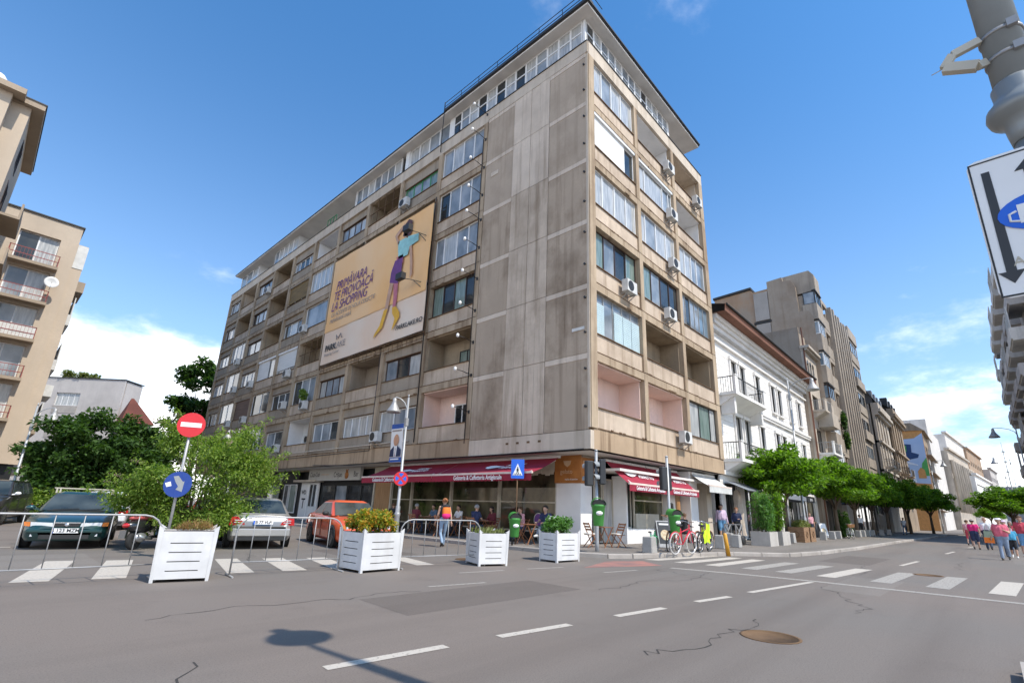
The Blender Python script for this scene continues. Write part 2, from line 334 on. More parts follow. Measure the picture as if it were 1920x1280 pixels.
for i in range(8):
    x = -14.45 + i * 0.985 + (0.0 if i < 3 else 0.02); y = 1.08 - 0.17 * i; L_ = 3.15 - 0.16 * i
    quad('crossing_stripe', [(x, y), (x + 0.46, y - 0.1), (x + 0.46 + 0.22 * L_, y - 0.1 + L_), (x + 0.22 * L_, y + L_)], 'road_paint', mk)
b = MB()
pts = [(-2.05, -3.9), (-1.72, -5.5), (-1.52, -7.2), (-1.5, -9.0), (-1.5, -13.0)]
for (x0, y0), (x1, y1) in zip(pts, pts[1:]): b.add([(x0 - 0.12, y0, 0.004), (x0 + 0.12, y0, 0.004), (x1 + 0.12, y1, 0.004), (x1 - 0.12, y1, 0.004)], [(0, 1, 2, 3)])
b.build('stop_line', 'road_paint_old', mk)
for x0, y0, x1, y1 in [(-4.75, -6.80, -1.75, -7.17), (-6.66, -6.58, -5.60, -6.74), (-8.78, -6.36, -7.64, -6.5), (-10.85, -6.12, -9.72, -6.26), (-12.8, -5.93, -11.55, -6.05), (-15.0, -5.7, -13.7, -5.83), (6.2, -8.0, 9.3, -8.2), (17.0, -8.62, 20.1, -8.82), (27.5, -9.2, 30.5, -9.45), (38, -9.9, 41, -10.2), (50, -10.8, 53, -11.0)]:
    d = Vector((x1 - x0, y1 - y0)); d.normalize(); nx, ny = -d.y * 0.065, d.x * 0.065
    quad('lane_dash', [(x0 - nx, y0 - ny), (x1 - nx, y1 - ny), (x1 + nx, y1 + ny), (x0 + nx, y0 + ny)], 'road_paint', mk)
quad('red_patch', [(-4.2, -2.6), (-1.7, -3.5), (-1.0, -2.5), (-2.2, -2.0)], 'red_paint', mk, 0.003)
for i, (x0, y0, x1, y1, m) in enumerate([(-11.0, -4.6, -7.2, -3.3, 'patch_dark'), (-3.0, -8.6, 0.5, -7.6, 'patch_light'), (5.0, -7.3, 9.5, -5.9, 'patch_dark'), (-15.5, 2.6, -13.0, 5.8, 'patch_light'), (-8.0, 2.2, -5.8, 4.6, 'patch_dark'), (12, -12.5, 20, -10.9, 'patch_light')]):
    quad('asphalt_patch', [(x0, y0), (x1, y0 - 0.05), (x1 + 0.05, y1), (x0 + 0.1, y1 + 0.06)], m, mk, 0.0015)
rk = random.Random(3)
for i, (x, y, a, n) in enumerate([(-13.5, -3.0, 0.1, 26), (-10.2, -7.6, -0.2, 22), (-7.0, -4.9, 0.05, 34), (-3.5, -5.6, 1.2, 14), (1.0, -7.5, 0.0, 30), (-14.0, -6.8, 1.3, 12), (-5.5, -8.6, 0.25, 24), (6, -9.2, 0, 30), (-10.5, 2.2, 1.4, 16)]):
    b = MB(); p = Vector((x, y, 0.002))                 # tarred and open cracks
    for j in range(n):
        a2 = a + rk.gauss(0, 0.5); q = p + Vector((math.cos(a2), math.sin(a2), 0)) * 0.16; w_ = rk.uniform(0.003, 0.011); nn = Vector((-math.sin(a2), math.cos(a2), 0)) * w_; b.add([p - nn, q - nn, q + nn, p + nn], [(0, 1, 2, 3)]); p = q
    b.build('crack', 'crack_tar', mk)
quad('parking_line', [(-16.2, 8.4), (-14.1, 8.15), (-14.1, 8.3), (-16.2, 8.55)], 'road_paint', mk)
for x0, y0, x1, y1 in [(-7.6, -1.75, -6.4, -1.95), (-5.7, -2.05, -4.6, -2.3), (-4.6, -3.5, -3.4, -3.7), (-9.3, -2.9, -8.1, -3.1)]:
    quad('faded_dash', [(x0, y0), (x1, y1), (x1, y1 + 0.09), (x0, y0 + 0.09)], 'road_paint_old', mk, 0.003)
for x, y in ((-5.5, 0.35), (-8.3, -8.2), (3.2, -8.9)): b = MB(); b.lathe([(0.001, 0), (0.34, 0), (0.34, 0.006), (0.30, 0.006), (0.30, 0.003), (0.001, 0.003)], (x, y, 0.001), 20); b.build('manhole_cover', 'rust_edge', mk)

# ---------------------------------------------------------------- windows and building helpers
PANE_CACHE = {}
def window(par, F, a0, a1, z0, z1, d, n=3, fm='white_pvc', pm=None, fw=0.055, trans=None, depth=0.07, ajar=None, splits=None, name='window'):
    """frame with mullions (one mesh) and its panes, each pane its own mesh under the frame"""
    b = MB(); b.fb(F, a0, a1, d, d + depth, z0, z0 + fw); b.fb(F, a0, a1, d, d + depth, z1 - fw, z1)
    b.fb(F, a0, a0 + fw, d, d + depth, z0 + fw, z1 - fw); b.fb(F, a1 - fw, a1, d, d + depth, z0 + fw, z1 - fw)
    xs = [a0 + fw * 0.5] + ([a0 + (a1 - a0) * q for q in splits] if splits else [a0 + (a1 - a0) * i / n for i in range(1, n)]) + [a1 - fw * 0.5]
    for x in xs[1:-1]: b.fb(F, x - fw * 0.55, x + fw * 0.55, d - 0.008, d + depth - 0.004, z0 + fw, z1 - fw)
    if trans: b.fb(F, a0 + fw, a1 - fw, d + 0.004, d + depth - 0.008, z0 + (z1 - z0) * trans - fw * 0.4, z0 + (z1 - z0) * trans + fw * 0.4)
    o = b.build(name, fm, par)
    for x0, x1 in zip(xs, xs[1:]):
        q = MB(); q.fb(F, x0, x1, d + 0.03, d + 0.045, z0 + fw * 0.7, z1 - fw * 0.7)
        m = pm if isinstance(pm, str) else RN.choice(pm or PANES); q.build('pane', m, o)
    return o
def ac_unit(F, a, z, label, group='air conditioners on the walls', par=None):
    x, y, _ = F(a, 0, 0)
    t = thing('air_conditioner', label, 'air conditioner', (x, y, z), 0 if F is FX else -PI / 2, group)
    if 'ac' not in PANE_CACHE:
        b = MB(); b.box(-0.41, 0.41, -0.42, -0.12, -0.28, 0.28); PANE_CACHE['ac'] = b.mesh('casing', 'white_dirty')
        b = MB(); b.lathe([(0.24, 0), (0.24, 0.012), (0.20, 0.014), (0.20, 0.004), (0.001, 0.004)], (-0.12, -0.434, 0.0), 18, axis='y')
        for k in range(-4, 5):
            q = 0.21 * math.sqrt(max(0, 1 - (k / 5) ** 2)); b.box(-0.12 - q, -0.12 + q, -0.436, -0.43, k * 0.045 - 0.006, k * 0.045 + 0.006)
        PANE_CACHE['fan'] = b.mesh('fan_grille', 'dark_frame')
        b = MB()
        for s in (-0.28, 0.28): b.box(s - 0.02, s + 0.02, -0.45, 0.0, -0.33, -0.29); b.bar((s, -0.40, -0.31), (s, -0.02, -0.55), 0.03)
        PANE_CACHE['brk'] = b.mesh('bracket', 'grey_frame')
    obj('casing', PANE_CACHE['ac'], t); obj('fan_grille', PANE_CACHE['fan'], t); obj('bracket', PANE_CACHE['brk'], t)
    return t

# ---------------------------------------------------------------- the corner apartment block
blk = thing('apartment_block', 'long brown concrete apartment block on the corner, red cafe awnings at its foot', 'building')
H = 3.034; S = [3.598 + 0.456] + [7.088 + H * k for k in range(6)]      # S[k] = ceiling of floor k
ZF, ZP, LX, LY = 3.598, 23.019, 13.067, 47.66
b = MB(); b.box(1.9, LX - 0.3, 1.9, LY - 0.3, ZF, 23.0); b.build('core', 'con_grey', blk)
b = MB(); b.box(0.02, LX - 0.02, 0.02, LY - 0.02, ZF, ZF + 0.12); b.build('overhang_ceiling', 'soffit_white', blk)
b = MB(); b.box(LX - 0.28, LX, 0.34, LY, ZF + 0.1, ZP - 0.02); b.box(0.4, LX - 0.3, LY - 0.3, LY, ZF + 0.1, ZP - 0.02); b.build('rear_wall', 'con_grey', blk)
# fascia above the shops, floor bands, parapet fascia
def band(nm, F, a0, a1, z0, z1, m, d0=-0.04, d1=0.34):
    q = MB(); q.fb(F, a0, a1, d0, d1, z0, z1); return q.build(nm, m, blk)
band('shop_fascia', FX, 0.215, LX, ZF, 4.40, 'con_fascia', 0.0); band('shop_fascia', FY, 6.7, LY, ZF, 4.40, 'con_fascia', 0.0)
for a in (1.0, 3.3, 6.2, 9.4): band('fascia_joint', FX, a, a + 0.015, ZF + 0.02, 4.38, 'rust_edge', -0.003, 0.05)
for F, a0, a1 in ((FX, 0.43, LX - 0.0), (FY, 6.7, LY)):
    for k in range(1, 6):
        band('floor_band', F, a0, a1, S[k], S[k] + 0.34, 'con_tan'); band('drip_edge', F, a0 + 0.03, a1 - 0.05, S[k] + 0.335, S[k] + 0.372, 'rust_edge', -0.05, 0.1)
    band('drip_edge', F, a0 + 0.03, a1 - 0.05, 4.39, 4.425, 'rust_edge', -0.03, 0.1)
    band('roof_fascia', F, a0 - (0.43 if F is FX else 0), a1, S[6], ZP, 'con_light', -0.05, 0.4)
band('roof_fascia', FY, 0.0, 6.7, S[6] + 0.1, ZP, 'con_light', -0.05, 0.4)
for F, a0, a1 in ((FX, 0.0, LX), (FY, 0.0, LY)): band('ledge_flashing', F, a0, a1, ZP, ZP + 0.04, 'roof_black', -0.09, 0.5)
# pilasters
def pil(F, a0, a1): band('pilaster', F, a0, a1, 4.40, S[6], 'con_tan', -0.05, 1.6)
for a0, a1 in ((0.0, 0.43), (4.2, 4.53), (8.52, 8.86), (12.56, LX)): pil(FX, a0, a1)
EB = [10.9, 15.0, 19.15, 23.3, 27.4, 31.5, 35.7, 39.8, 43.9]
pil(FY, 6.72, 7.02); pil(FY, LY - 0.3, LY)
for e in EB: pil(FY, e - 0.17, e + 0.17)
# spalled concrete and exposed rusty bars along the floor edges
rk = random.Random(17); b = MB()
for F, a0, a1, n in ((FX, 0.6, 12.4, 46), (FY, 7.1, 47, 120)):
    for i in range(n):
        k = rk.randint(0, 5); a = rk.uniform(a0, a1); z = (S[k] + rk.choice((0.02, 0.36, 0.34))) if k else 4.42; w_ = rk.uniform(0.08, 0.5); h = rk.uniform(0.02, 0.07); x0, y0, _ = F(a, -0.056, 0)
        pts = [(a + w_ * (j / 5) , z + h * (0.3 + 0.7 * rk.random())) for j in range(6)] + [(a + w_ * (1 - j / 5), z - h * 0.5 * rk.random()) for j in range(6)]
        b.prism(pts, lambda p, q, d: F(p, d, q), -0.056, -0.03)
b.build('spalled_edges', 'rust_edge', blk)['kind'] = 'stuff'
# blank gable wall of big concrete panels in three columns, joints recessed
b = MB(); b.box(0.06, 0.4, 0.10, 6.72, ZF, S[6] + 0.1); b.build('gable_backing', 'rust_edge', blk)
zj = [4.31, 7.33, 10.30, 13.3, 16.4, 19.5, S[6] + 0.1]
for c_, (y0, y1, m) in enumerate(((0.10, 2.26, 'con_wall'), (2.26, 4.66, 'con_strip'), (4.66, 6.70, 'con_wall'))):
    for k in range(6):
        q = MB(); jt = 0.012
        if c_ == 1:
            for j in range(4):
                a0 = y0 + (y1 - y0) * j / 4; a1 = y0 + (y1 - y0) * (j + 1) / 4
                q.box(-0.045 + (0.012 if j % 2 else 0), 0.2, a0 + 0.012, a1 - 0.006, zj[k] + jt, zj[k + 1] - jt)
        else:
            q.box(-0.02, 0.2, y0 + jt, y1 - jt, zj[k] + jt, zj[k + 1] - 0.24); q.box(-0.035, 0.2, y0 + jt, y1 - jt, zj[k + 1] - 0.235, zj[k + 1] - jt, 1)
        lo_ = '_low' if k < 4 else ''; q.build('wall_panel', [m + lo_, 'con_strip'] if c_ != 1 else m + lo_, blk)
q = MB(); q.box(-0.03, 0.21, -0.006, 6.70, ZF, 4.30); q.build('wall_panel', 'con_light', blk)
q = MB(); q.box(-0.03, 0.04, 0.0, 0.11, ZF + 0.8, S[6]); q.build('corner_bead', 'con_light', blk)
q = MB(); q.box(-0.05, 0.1, 0.25, 0.85, 8.33, 8.46); q.build('street_plate', 'white_dirty', blk)
q = MB(); q.box(-0.045, 0.1, 5.7, 6.25, 18.35, 18.6); q.build('faded_plate', 'con_light', blk)
for k in range(12):
    q = MB(); z = 5.2 + k * 1.5; q.lathe([(0.05, -0.09), (0.05, 0.02)], (-0.0, 0.2, z), 8, axis='x'); q.build('lamp_stub', 'black_metal', blk)
for y in (2.4, 3.0, 3.6, 4.2):
    q = MB(); q.box(-0.05, 0.02, y, y + 0.14, 3.98, 4.06); q.build('drain_hole', 'rust_edge', blk)

def cell(F, a0, a1, k, spec):
    """one bay of one floor. spec: (type, options)"""
    z1 = S[k]; z0 = z1 - 1.88; zb = z1 - 2.67 if k > 1 else 4.40
    ty = spec[0]; o = spec[1] if len(spec) > 1 else {}
    par = MB(); par.fb(F, a0, a1, 0.04, 0.18, zb, z0); par.build('parapet_panel', o.get('par', 'con_beige' if ty in 'WSL' or F is FX else 'con_grey'), blk)
    cp = MB(); cp.fb(F, a0, a1, -0.02, 0.24, z0, z0 + 0.035); cp.build('sill', o.get('sill', 'rust_edge'), blk)
    z0 += 0.035
    if ty == 'W':
        window(blk, F, a0 + 0.02, a1 - 0.02, z0, z1, o.get('d', 0.10), o.get('n', 4), o.get('fm', 'white_pvc'), o.get('pm'), o.get('fw', 0.06), o.get('tr'), splits=o.get('sp'))
    elif ty == 'H':
        hd = o.get('hd', 0.55); i0, i1 = o.get('ins', (0.14, 0.14))
        q = MB(); q.fb(F, a0, a1, 0.10, 0.25, z1 - hd, z1)
        if i0: q.fb(F, a0, a0 + i0, 0.10, 0.25, z0, z1 - hd)
        if i1: q.fb(F, a1 - i1, a1, 0.10, 0.25, z0, z1 - hd)
        q.build('infill_panel', o.get('hm', 'con_grey'), blk)
        q = MB(); q.fb(F, a0 + i0 - 0.05, a1 - i1 + 0.05, 0.06, 0.14, z1 - hd - 0.05, z1 - hd); q.build('lintel', 'rust_edge', blk)
        window(blk, F, a0 + i0, a1 - i1, z0, z1 - hd - 0.05, 0.16, o.get('n', 3), o.get('fm', 'white_pvc'), o.get('pm'), 0.06, splits=o.get('sp'))
    elif ty == 'S':
        m = o.get('m', 'shutter_white'); q = MB(); zt = z1 - 0.16; zz = z0 + (zt - z0) * o.get('open', 0.0); c0, c1 = a0 + (a1 - a0) * o.get('s0', 0.0), a0 + (a1 - a0) * o.get('s1', 1.0)
        nst = 13
        for i in range(nst):
            h0 = zz + (zt - zz) * i / nst; q.fb(F, c0 + 0.05, c1 - 0.05, 0.07, 0.085 + 0.008 * (i % 2), h0 + 0.004, zz + (zt - zz) * (i + 1) / nst)
        q.build('roller_shutter', m, blk); q = MB(); q.fb(F, a0 + 0.03, a1 - 0.03, -0.02, 0.16, zt, z1 - 0.01); q.build('shutter_box', o.get('bm', 'white_pvc'), blk)
        window(blk, F, a0 + 0.02, a1 - 0.02, z0, zt, 0.11, o.get('n', 3), o.get('fm', 'white_pvc'), o.get('pm'), splits=o.get('sp'))
    elif ty == 'V':                                     # glass louvres
        window(blk, F, a0 + 0.02, a1 - 0.02, z0, z1, 0.14, 5, 'grey_frame', 'glass_sky', 0.04)
        for j in range(5):
            if j == 3 - (3 if F is FX else 0) + 1 and False: continue
            x0 = a0 + 0.04 + (a1 - a0 - 0.08) * j / 5; x1 = a0 + 0.04 + (a1 - a0 - 0.08) * (j + 1) / 5
            if j == 1: continue
            q = MB()
            for i in range(15):
                z = z0 + 0.06 + (z1 - z0 - 0.5) * i / 15; q.fb(F, x0 + 0.02, x1 - 0.02, 0.09, 0.11, z, z + 0.075)
            q.build('louvre_panel', 'louvre', blk)
    elif ty == 'L':
        m = o.get('m', 'brown_loggia'); dp = o.get('dp', 1.25); q = MB()
        q.fb(F, a0, a0 + 0.06, 0.20, dp, zb, z1); q.fb(F, a1 - 0.06, a1, 0.20, dp, zb, z1)
        q.fb(F, a0, a1, dp, dp + 0.1, zb, z1); q.fb(F, a0 + 0.06, a1 - 0.06, 0.1, dp, z1 - 0.06, z1); q.fb(F, a0 + 0.06, a1 - 0.06, 0.2, dp, zb, zb + 0.06); q.build('loggia_lining', m, blk)
        for (w0, w1, h0, h1, n_, fm, pm) in o.get('win', [(0.3, 0.75, -0.1, 1.35, 2, 'brown_frame', 'glass_dark')]):
            A = a1 - a0; window(blk, F, a0 + A * w0, a0 + A * w1, z0 + h0, z0 + h1, dp - 0.075, n_, fm, pm)
        if o.get('lat'):
            q = MB()
            for j in range(1, 4): x = a0 + (a1 - a0) * j / 4; q.fb(F, x - 0.02, x + 0.02, 0.05, 0.09, z0, z1)
            q.fb(F, a0, a1, 0.05, 0.09, z0 + 0.9, z0 + 0.93); q.build('lattice', 'rust_edge', blk)
W, Hh, Ss, Lg, Vv = 'W', 'H', 'S', 'L', 'V'
BR = dict(fm='brown_frame', pm=['glass_dark', 'glass_sky', 'glass_green']); PINK = dict(m='pink_render', win=[(0.02, 0.2, -0.55, 1.25, 1, 'white_pvc', 'glass_sky')], par='con_beige')
RX = [(0.43, 4.2), (4.53, 8.52), (8.86, 12.56)]
RIGHT = {1: [(Lg, PINK), (Lg, dict(PINK, win=[(0.02, 0.26, -0.55, 1.2, 1, 'white_pvc', 'glass_dark')])), (W, dict(fm='dark_frame', pm=['glass_green', 'glass_curtain', 'glass_dark'], sp=(0.4, 0.78), par='con_beige'))],
         2: [(Vv,), (Lg, dict(win=[(0.02, 0.35, -0.5, 1.2, 1, 'dark_frame', 'glass_green')])), (Lg, dict(win=[(0.02, 0.3, -0.5, 1.2, 1, 'dark_frame', 'glass_dark')]))],
         3: [(W, dict(BR, d=0.2)), (W, BR), (W, dict(fm='grey_frame', pm=['glass_blue', 'glass_sky', 'glass_dark'], n=6, fw=0.035))],
         4: [(W, dict(sp=(0.2, 0.48, 0.76), pm='glass_curtain')), (W, dict(sp=(0.16, 0.45, 0.74), pm=['glass_curtain', 'glass_sky'])), (W, dict(sp=(0.26, 0.5, 0.7), pm=['glass_sky', 'glass_dark', 'glass_curtain']))],
         5: [(Ss, dict(s1=0.76, sp=(0.2, 0.76), pm='glass_dark')), (Ss, dict(open=0.93, sp=(0.2, 0.72, 0.9), pm=['glass_sky', 'glass_curtain'])), (Lg, dict(m='white_render', win=[]))],
         6: [(W, dict(pm=['glass_curtain', 'glass_sky'], sp=(0.22, 0.46, 0.7))), (Lg, dict(m='white_render', win=[])), (Lg, dict(m='con_light', win=[]))]}
for k, row in RIGHT.items():
    for (a0, a1), sp in zip(RX, row): cell(FX, a0, a1, k, sp)
BY = [(7.02, 10.73)] + [(EB[i] + 0.17, EB[i + 1] - 0.17) for i in range(8)] + [(44.07, 47.36)]
WH = dict(pm=['glass_curtain', 'glass_sky', 'glass_dark']); DK = dict(fm='brown_frame', pm=['glass_dark', 'glass_curtain', 'glass_sky'])
LEFT = {1: [(Lg, dict(m='pink_render', par='con_beige', win=[(0.15, 0.62, -0.1, 1.25, 3, 'white_pvc', 'glass_dark')])), (Hh, dict(WH, sp=(0.3, 0.62))), (Hh, dict(pm='glass_curtain', n=4)), (Hh, dict(WH)), (Lg, dict(m='white_render', win=[(0.05, 0.3, -0.4, 1.2, 1, 'white_pvc', 'glass_sky')])), (Hh, dict(WH, n=2, ins=(0.5, 0.3))), (W, dict(WH, tr=0.0)), (Hh, dict(WH, n=2)), (Hh, WH), (Hh, WH)],
        2: [(Lg, dict(win=[(0.1, 0.6, -0.3, 1.15, 3, 'dark_frame', 'glass_green')], par='con_beige')), (Hh, DK), (Lg, dict(m='con_grey', win=[(0.1, 0.5, -0.3, 1.1, 2, 'dark_frame', 'glass_dark')])), (Hh, dict(DK, n=4)), (W, dict(WH, n=3, tr=0.0)), (Hh, WH), (W, dict(WH, n=2)), (Ss, dict(m='shutter_wood', bm='con_grey', par='con_grey')), (W, dict(WH, n=2)), (Hh, WH)],
        3: [(W, dict(BR, d=0.2, n=4)), None, None, None, (Lg, dict(lat=1, win=[])), (Ss, dict(open=0.15)), (Ss, dict(s0=0.35, s1=1.0, n=2, pm='glass_curtain')), (Hh, WH), (W, dict(WH, n=2)), (Hh, dict(WH, n=4))],
        4: [(W, dict(pm=['glass_sky', 'glass_dark', 'glass_curtain'], sp=(0.24, 0.5, 0.8))), None, None, None, (W, dict(pm='glass_sky', n=1)), (Hh, dict(WH, n=3)), (Lg, dict(win=[])), (Hh, dict(DK, n=2)), (W, dict(WH, n=3)), (Hh, dict(pm='glass_curtain', n=2))],
        5: [(W, dict(pm=['glass_curtain', 'glass_sky', 'glass_dark'], n=4)), None, None, None, (W, dict(pm='glass_curtain', n=5)), (Ss, dict(m='blind_brown', bm='con_grey', par='con_grey', open=0.1)), (Lg, dict(win=[])), (Hh, dict(DK, n=3)), (Lg, dict(win=[])), (Hh, WH)],
        6: [(W, dict(pm=['glass_curtain', 'glass_sky'], n=4)), (Hh, dict(fm='green_frame', pm=['glass_green', 'glass_sky'], n=4, hd=0.75)), (Lg, dict(lat=1, win=[], m='brown_loggia')), (Hh, dict(DK, n=4, hd=0.6)), (Lg, dict(m='white_render', win=[])), (Hh, dict(pm=['glass_sky', 'glass_dark'], n=4, hd=0.75, hm='con_grey')), (Lg, dict(win=[])), (Hh, dict(DK, n=3)), (Lg, dict(m='con_light', win=[])), (Hh, WH)]}
for k, row in LEFT.items():
    for (a0, a1), sp in zip(BY, row):
        if sp: cell(FY, a0, a1, k, sp)
b = MB(); b.box(0.2, 0.5, 11.0, 23.1, S[2] + 0.3, S[5]); b.build('covered_wall', 'con_grey', blk)
for y in (14.9, 19.05):
    for z in (S[5] + 0.0,): band('pilaster', FY, y, y + 0.3, z - 0.3, z, 'con_tan', -0.05, 0.3)
# attic storey set back half a metre, its glazing in white frames, roof slab over it
RZ = 25.32
def attic(F, a0, a1, n, d=0.5, tr=0.68, pm=None): window(blk, F, a0, a1, ZP + 0.04, RZ, d, n, 'white_pvc', pm or ['glass_sky', 'glass_sky', 'glass_curtain', 'glass_dark'], 0.10, tr, depth=0.09)
attic(FX, 0.6, 9.6, 13); attic(FY, 0.62, 10.6, 13); attic(FY, 11.0, 15.4, 4, 0.6, None); attic(FY, 16.4, 22.6, 7, 0.6, None, ['glass_curtain', 'glass_sky']); attic(FY, 33.0, 38.2, 5, 0.55, None, ['glass_curtain', 'glass_sky']); attic(FY, 42.5, 47.3, 3, 0.55, None)
b = MB(); b.box(0.5, 0.64, 0.5, 0.64, ZP + 0.04, RZ); b.box(0.5, 0.62, 10.6, 11.0, ZP + 0.04, RZ); b.box(0.5, 0.62, 15.4, 15.8, ZP, RZ); b.build('attic_post', 'white_pvc', blk)
b = MB(); b.box(2.0, LX - 0.4, 2.0, LY - 0.4, 22.9, RZ); b.box(9.6, 9.75, 0.5, 2.0, ZP, RZ)
for y in (22.6, 33.0, 38.2, 42.3): b.box(0.55, 2.0, y - 0.06, y + 0.06, ZP, RZ)
b.build('attic_wall', 'white_render', blk)
b = MB(); b.box(0.4, 2.1, 0.4, LY - 0.3, 22.95, 23.0); b.box(0.4, LX - 0.3, 0.4, 2.1, 22.95, 23.0); b.build('terrace_floor', 'con_grey', blk)
b = MB(); b.box(-0.06, LX + 0.02, -0.06, LY, RZ, RZ + 0.10); b.build('roof_soffit', 'soffit_white', blk)
b = MB(); b.box(-0.12, LX + 0.06, -0.12, LY + 0.03, RZ + 0.10, RZ + 0.17); b.box(-0.16, 0.3, -0.16, 10.9, RZ + 0.14, RZ + 0.32); b.box(0.3, LX + 0.06, -0.16, 0.3, RZ + 0.16, RZ + 0.25); b.build('roof_edge', 'roof_black', blk)
b = MB()
for z in (0.55, 0.85): b.tube([(-0.1, -0.1, RZ + z), (-0.1, 10.9, RZ + z)], 0.022, 6); 
b.tube([(-0.1, -0.1, RZ + 0.85), (1.2, -0.1, RZ + 0.8)], 0.02, 6)
for i in range(8): b.tube([(-0.1, -0.1 + i * 1.57, RZ + 0.2), (-0.1, -0.1 + i * 1.57, RZ + 0.85)], 0.02, 6)
b.tube([(-0.12, 10.9, RZ + 0.9), (-0.12, 10.9, 22.4)], 0.025, 6); b.build('roof_rail', 'black_metal', blk)
b = MB(); b.box(0.7, 0.75, 26.0, 27.6, ZP, ZP + 0.06)
for y in (26.0, 26.5, 27.05, 27.55): b.bar((0.72, y, ZP), (0.72, y, ZP + 1.7), 0.05)
b.bar((0.72, 26, ZP + 1.7), (0.72, 27.6, ZP + 1.7), 0.05); b.build('terrace_lattice', 'green_frame', blk)
# pipes and cables on the facades
b = MB(); b.tube([(-0.07, 15.2, S[2] + 0.4), (-0.07, 15.2, 4.3), (-0.06, 30, 4.25)], 0.02, 5); b.tube([(-0.08, 10.95, S[5]), (-0.08, 10.95, 4.5)], 0.03, 6); b.tube([(-0.08, 7.0, S[5] + 2), (-0.08, 7.0, 4.2)], 0.02, 6)
b.tube([(-0.06, 45, 4.62), (-0.06, 11.5, 4.62)], 0.035, 6, 1); b.tube([(-0.05, 22.0, 3.66), (-0.1, 17, 3.52), (-0.05, 12, 3.62), (-0.08, 6, 3.58), (-0.03, 0.3, 3.6)], 0.02, 5)
b.build('cable_run', ['black_metal', 'con_light'], blk)

# ground floor: recessed shop fronts
def gwall(nm, F, a0, a1, d0, d1, z0, z1, m): q = MB(); q.fb(F, a0, a1, d0, d1, z0, z1); return q.build(nm, m, blk)
mat('cafe_white', (0.84, 0.82, 0.79), 0.6, var=0.05, scale=1.5); mat('corten', (0.36, 0.13, 0.03), 0.5, c2=(0.50, 0.20, 0.05), scale=2.5); mat('logo_tan', (0.62, 0.42, 0.26), 0.5)
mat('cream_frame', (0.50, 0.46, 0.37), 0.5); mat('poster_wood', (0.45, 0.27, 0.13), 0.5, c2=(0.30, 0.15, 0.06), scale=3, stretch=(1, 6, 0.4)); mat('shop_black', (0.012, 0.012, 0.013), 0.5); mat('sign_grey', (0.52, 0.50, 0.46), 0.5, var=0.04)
mat('ink', (0.02, 0.02, 0.02), 0.6); mat('white_ink', (0.8, 0.8, 0.8), 0.6); mat('red_cloth', (0.30, 0.016, 0.04), 0.8, var=0.12, scale=1.2); mat('cream_bar', (0.72, 0.60, 0.52), 0.5); mat('curtain_cream', (0.55, 0.50, 0.40), 0.8)
q = MB(); q.box(1.62, 2.42, 1.62, 2.87, 0.1, 2.47); q.build('corner_pillar', 'cafe_white', blk)
q = MB(); q.box(1.56, 2.50, 1.56, 2.92, 2.47, ZF); sg = q.build('shop_sign', 'corten', blk)
q = MB(); q.prism([(2.05, 3.38), (2.45, 3.38), (2.4, 3.22), (2.25, 3.12), (2.1, 3.22)], lambda a, z, d: (1.555 - d, a, z), 0, 0.01); q.prism([(1.7, 3.38), (2.1, 3.38), (2.05, 3.22), (1.9, 3.12), (1.75, 3.22)], lambda a, z, d: (a, 1.555 - d, z), 0, 0.01); q.build('cup_logo', 'logo_tan', sg)
text('gelato', 0.26, 'logo_tan', sg, (1.553, 2.3, 2.93), rotF(FY)); text('made of passion', 0.10, 'white_ink', sg, (1.553, 2.05, 2.62), rotF(FY))
gwall('cafe_backwall', FY, 2.9, 16.0, 4.6, 4.7, 0.1, 3.5, 'brown_loggia')
gwall('shop_ceiling', FY, 1.5, LY, 1.6, 4.7, 3.5, 3.58, 'con_grey')
for i, (y0, y1) in enumerate(((2.87, 6.18), (6.26, 9.62), (9.72, 13.0), (13.1, 15.0))):
    o = window(blk, FY, y0, y1, 0.45, 3.0, 1.62, 1, 'cream_frame', 'glass_shop', 0.06, 0.48, name='shop_window')
gwall('window_plinth', FY, 2.87, 15.0, 1.6, 1.8, 0.1, 0.45, 'shop_black'); gwall('window_header', FY, 2.87, 16.9, 1.58, 1.8, 3.0, 3.52, 'cream_frame')
q = MB()
for i in range(46):
    y = 3.0 + i * 0.22; sg_ = 0.16 + 0.05 * math.sin(i * 1.7); q.fb(FY, y, y + 0.22, 1.57 - 0.015 * (i % 2), 1.60, 3.0 - sg_, 3.02)
q.build('scalloped_valance', 'curtain_cream', blk)
for y in (6.22, 9.67, 13.05, 15.05, 16.9): gwall('shop_post', FY, y - 0.07, y + 0.07, 1.56, 1.75, 0.1, 3.5, 'cream_frame')
gwall('wood_poster', FY, 15.15, 16.8, 1.62, 1.72, 0.3, 3.0, 'poster_wood')
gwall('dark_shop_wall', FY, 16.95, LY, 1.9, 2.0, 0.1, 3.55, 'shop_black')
for y0, y1 in ((17.2, 18.6), (18.7, 20.4), (20.5, 22.0), (22.1, 24.0)): window(blk, FY, y0, y1, 0.6, 2.5, 1.8, 1, 'dark_frame', ['glass_dark', 'glass_sky'], 0.05, name='shop_window')
gwall('counter_ledge', FY, 17.0, 24.0, 1.6, 1.9, 0.1, 0.9, 'sign_grey')
q = MB(); q.box(1.35, 1.55, 18.3, 25.3, 2.78, 3.58); cs = q.build('shop_sign', 'sign_grey', blk)
text('Coca-Cola', 0.46, 'ink', cs, (1.345, 24.4, 3.2), rotF(FY), shear=0.3, sx=0.72); text('Crișan', 0.48, 'ink', cs, (1.345, 21.1, 3.15), rotF(FY), sx=0.85); text('Bar', 0.48, 'ink', cs, (1.345, 18.8, 3.15), rotF(FY), sx=0.85); text('cofetărie și patiserie', 0.14, 'logo_tan', cs, (1.345, 22.9, 3.2), rotF(FY))
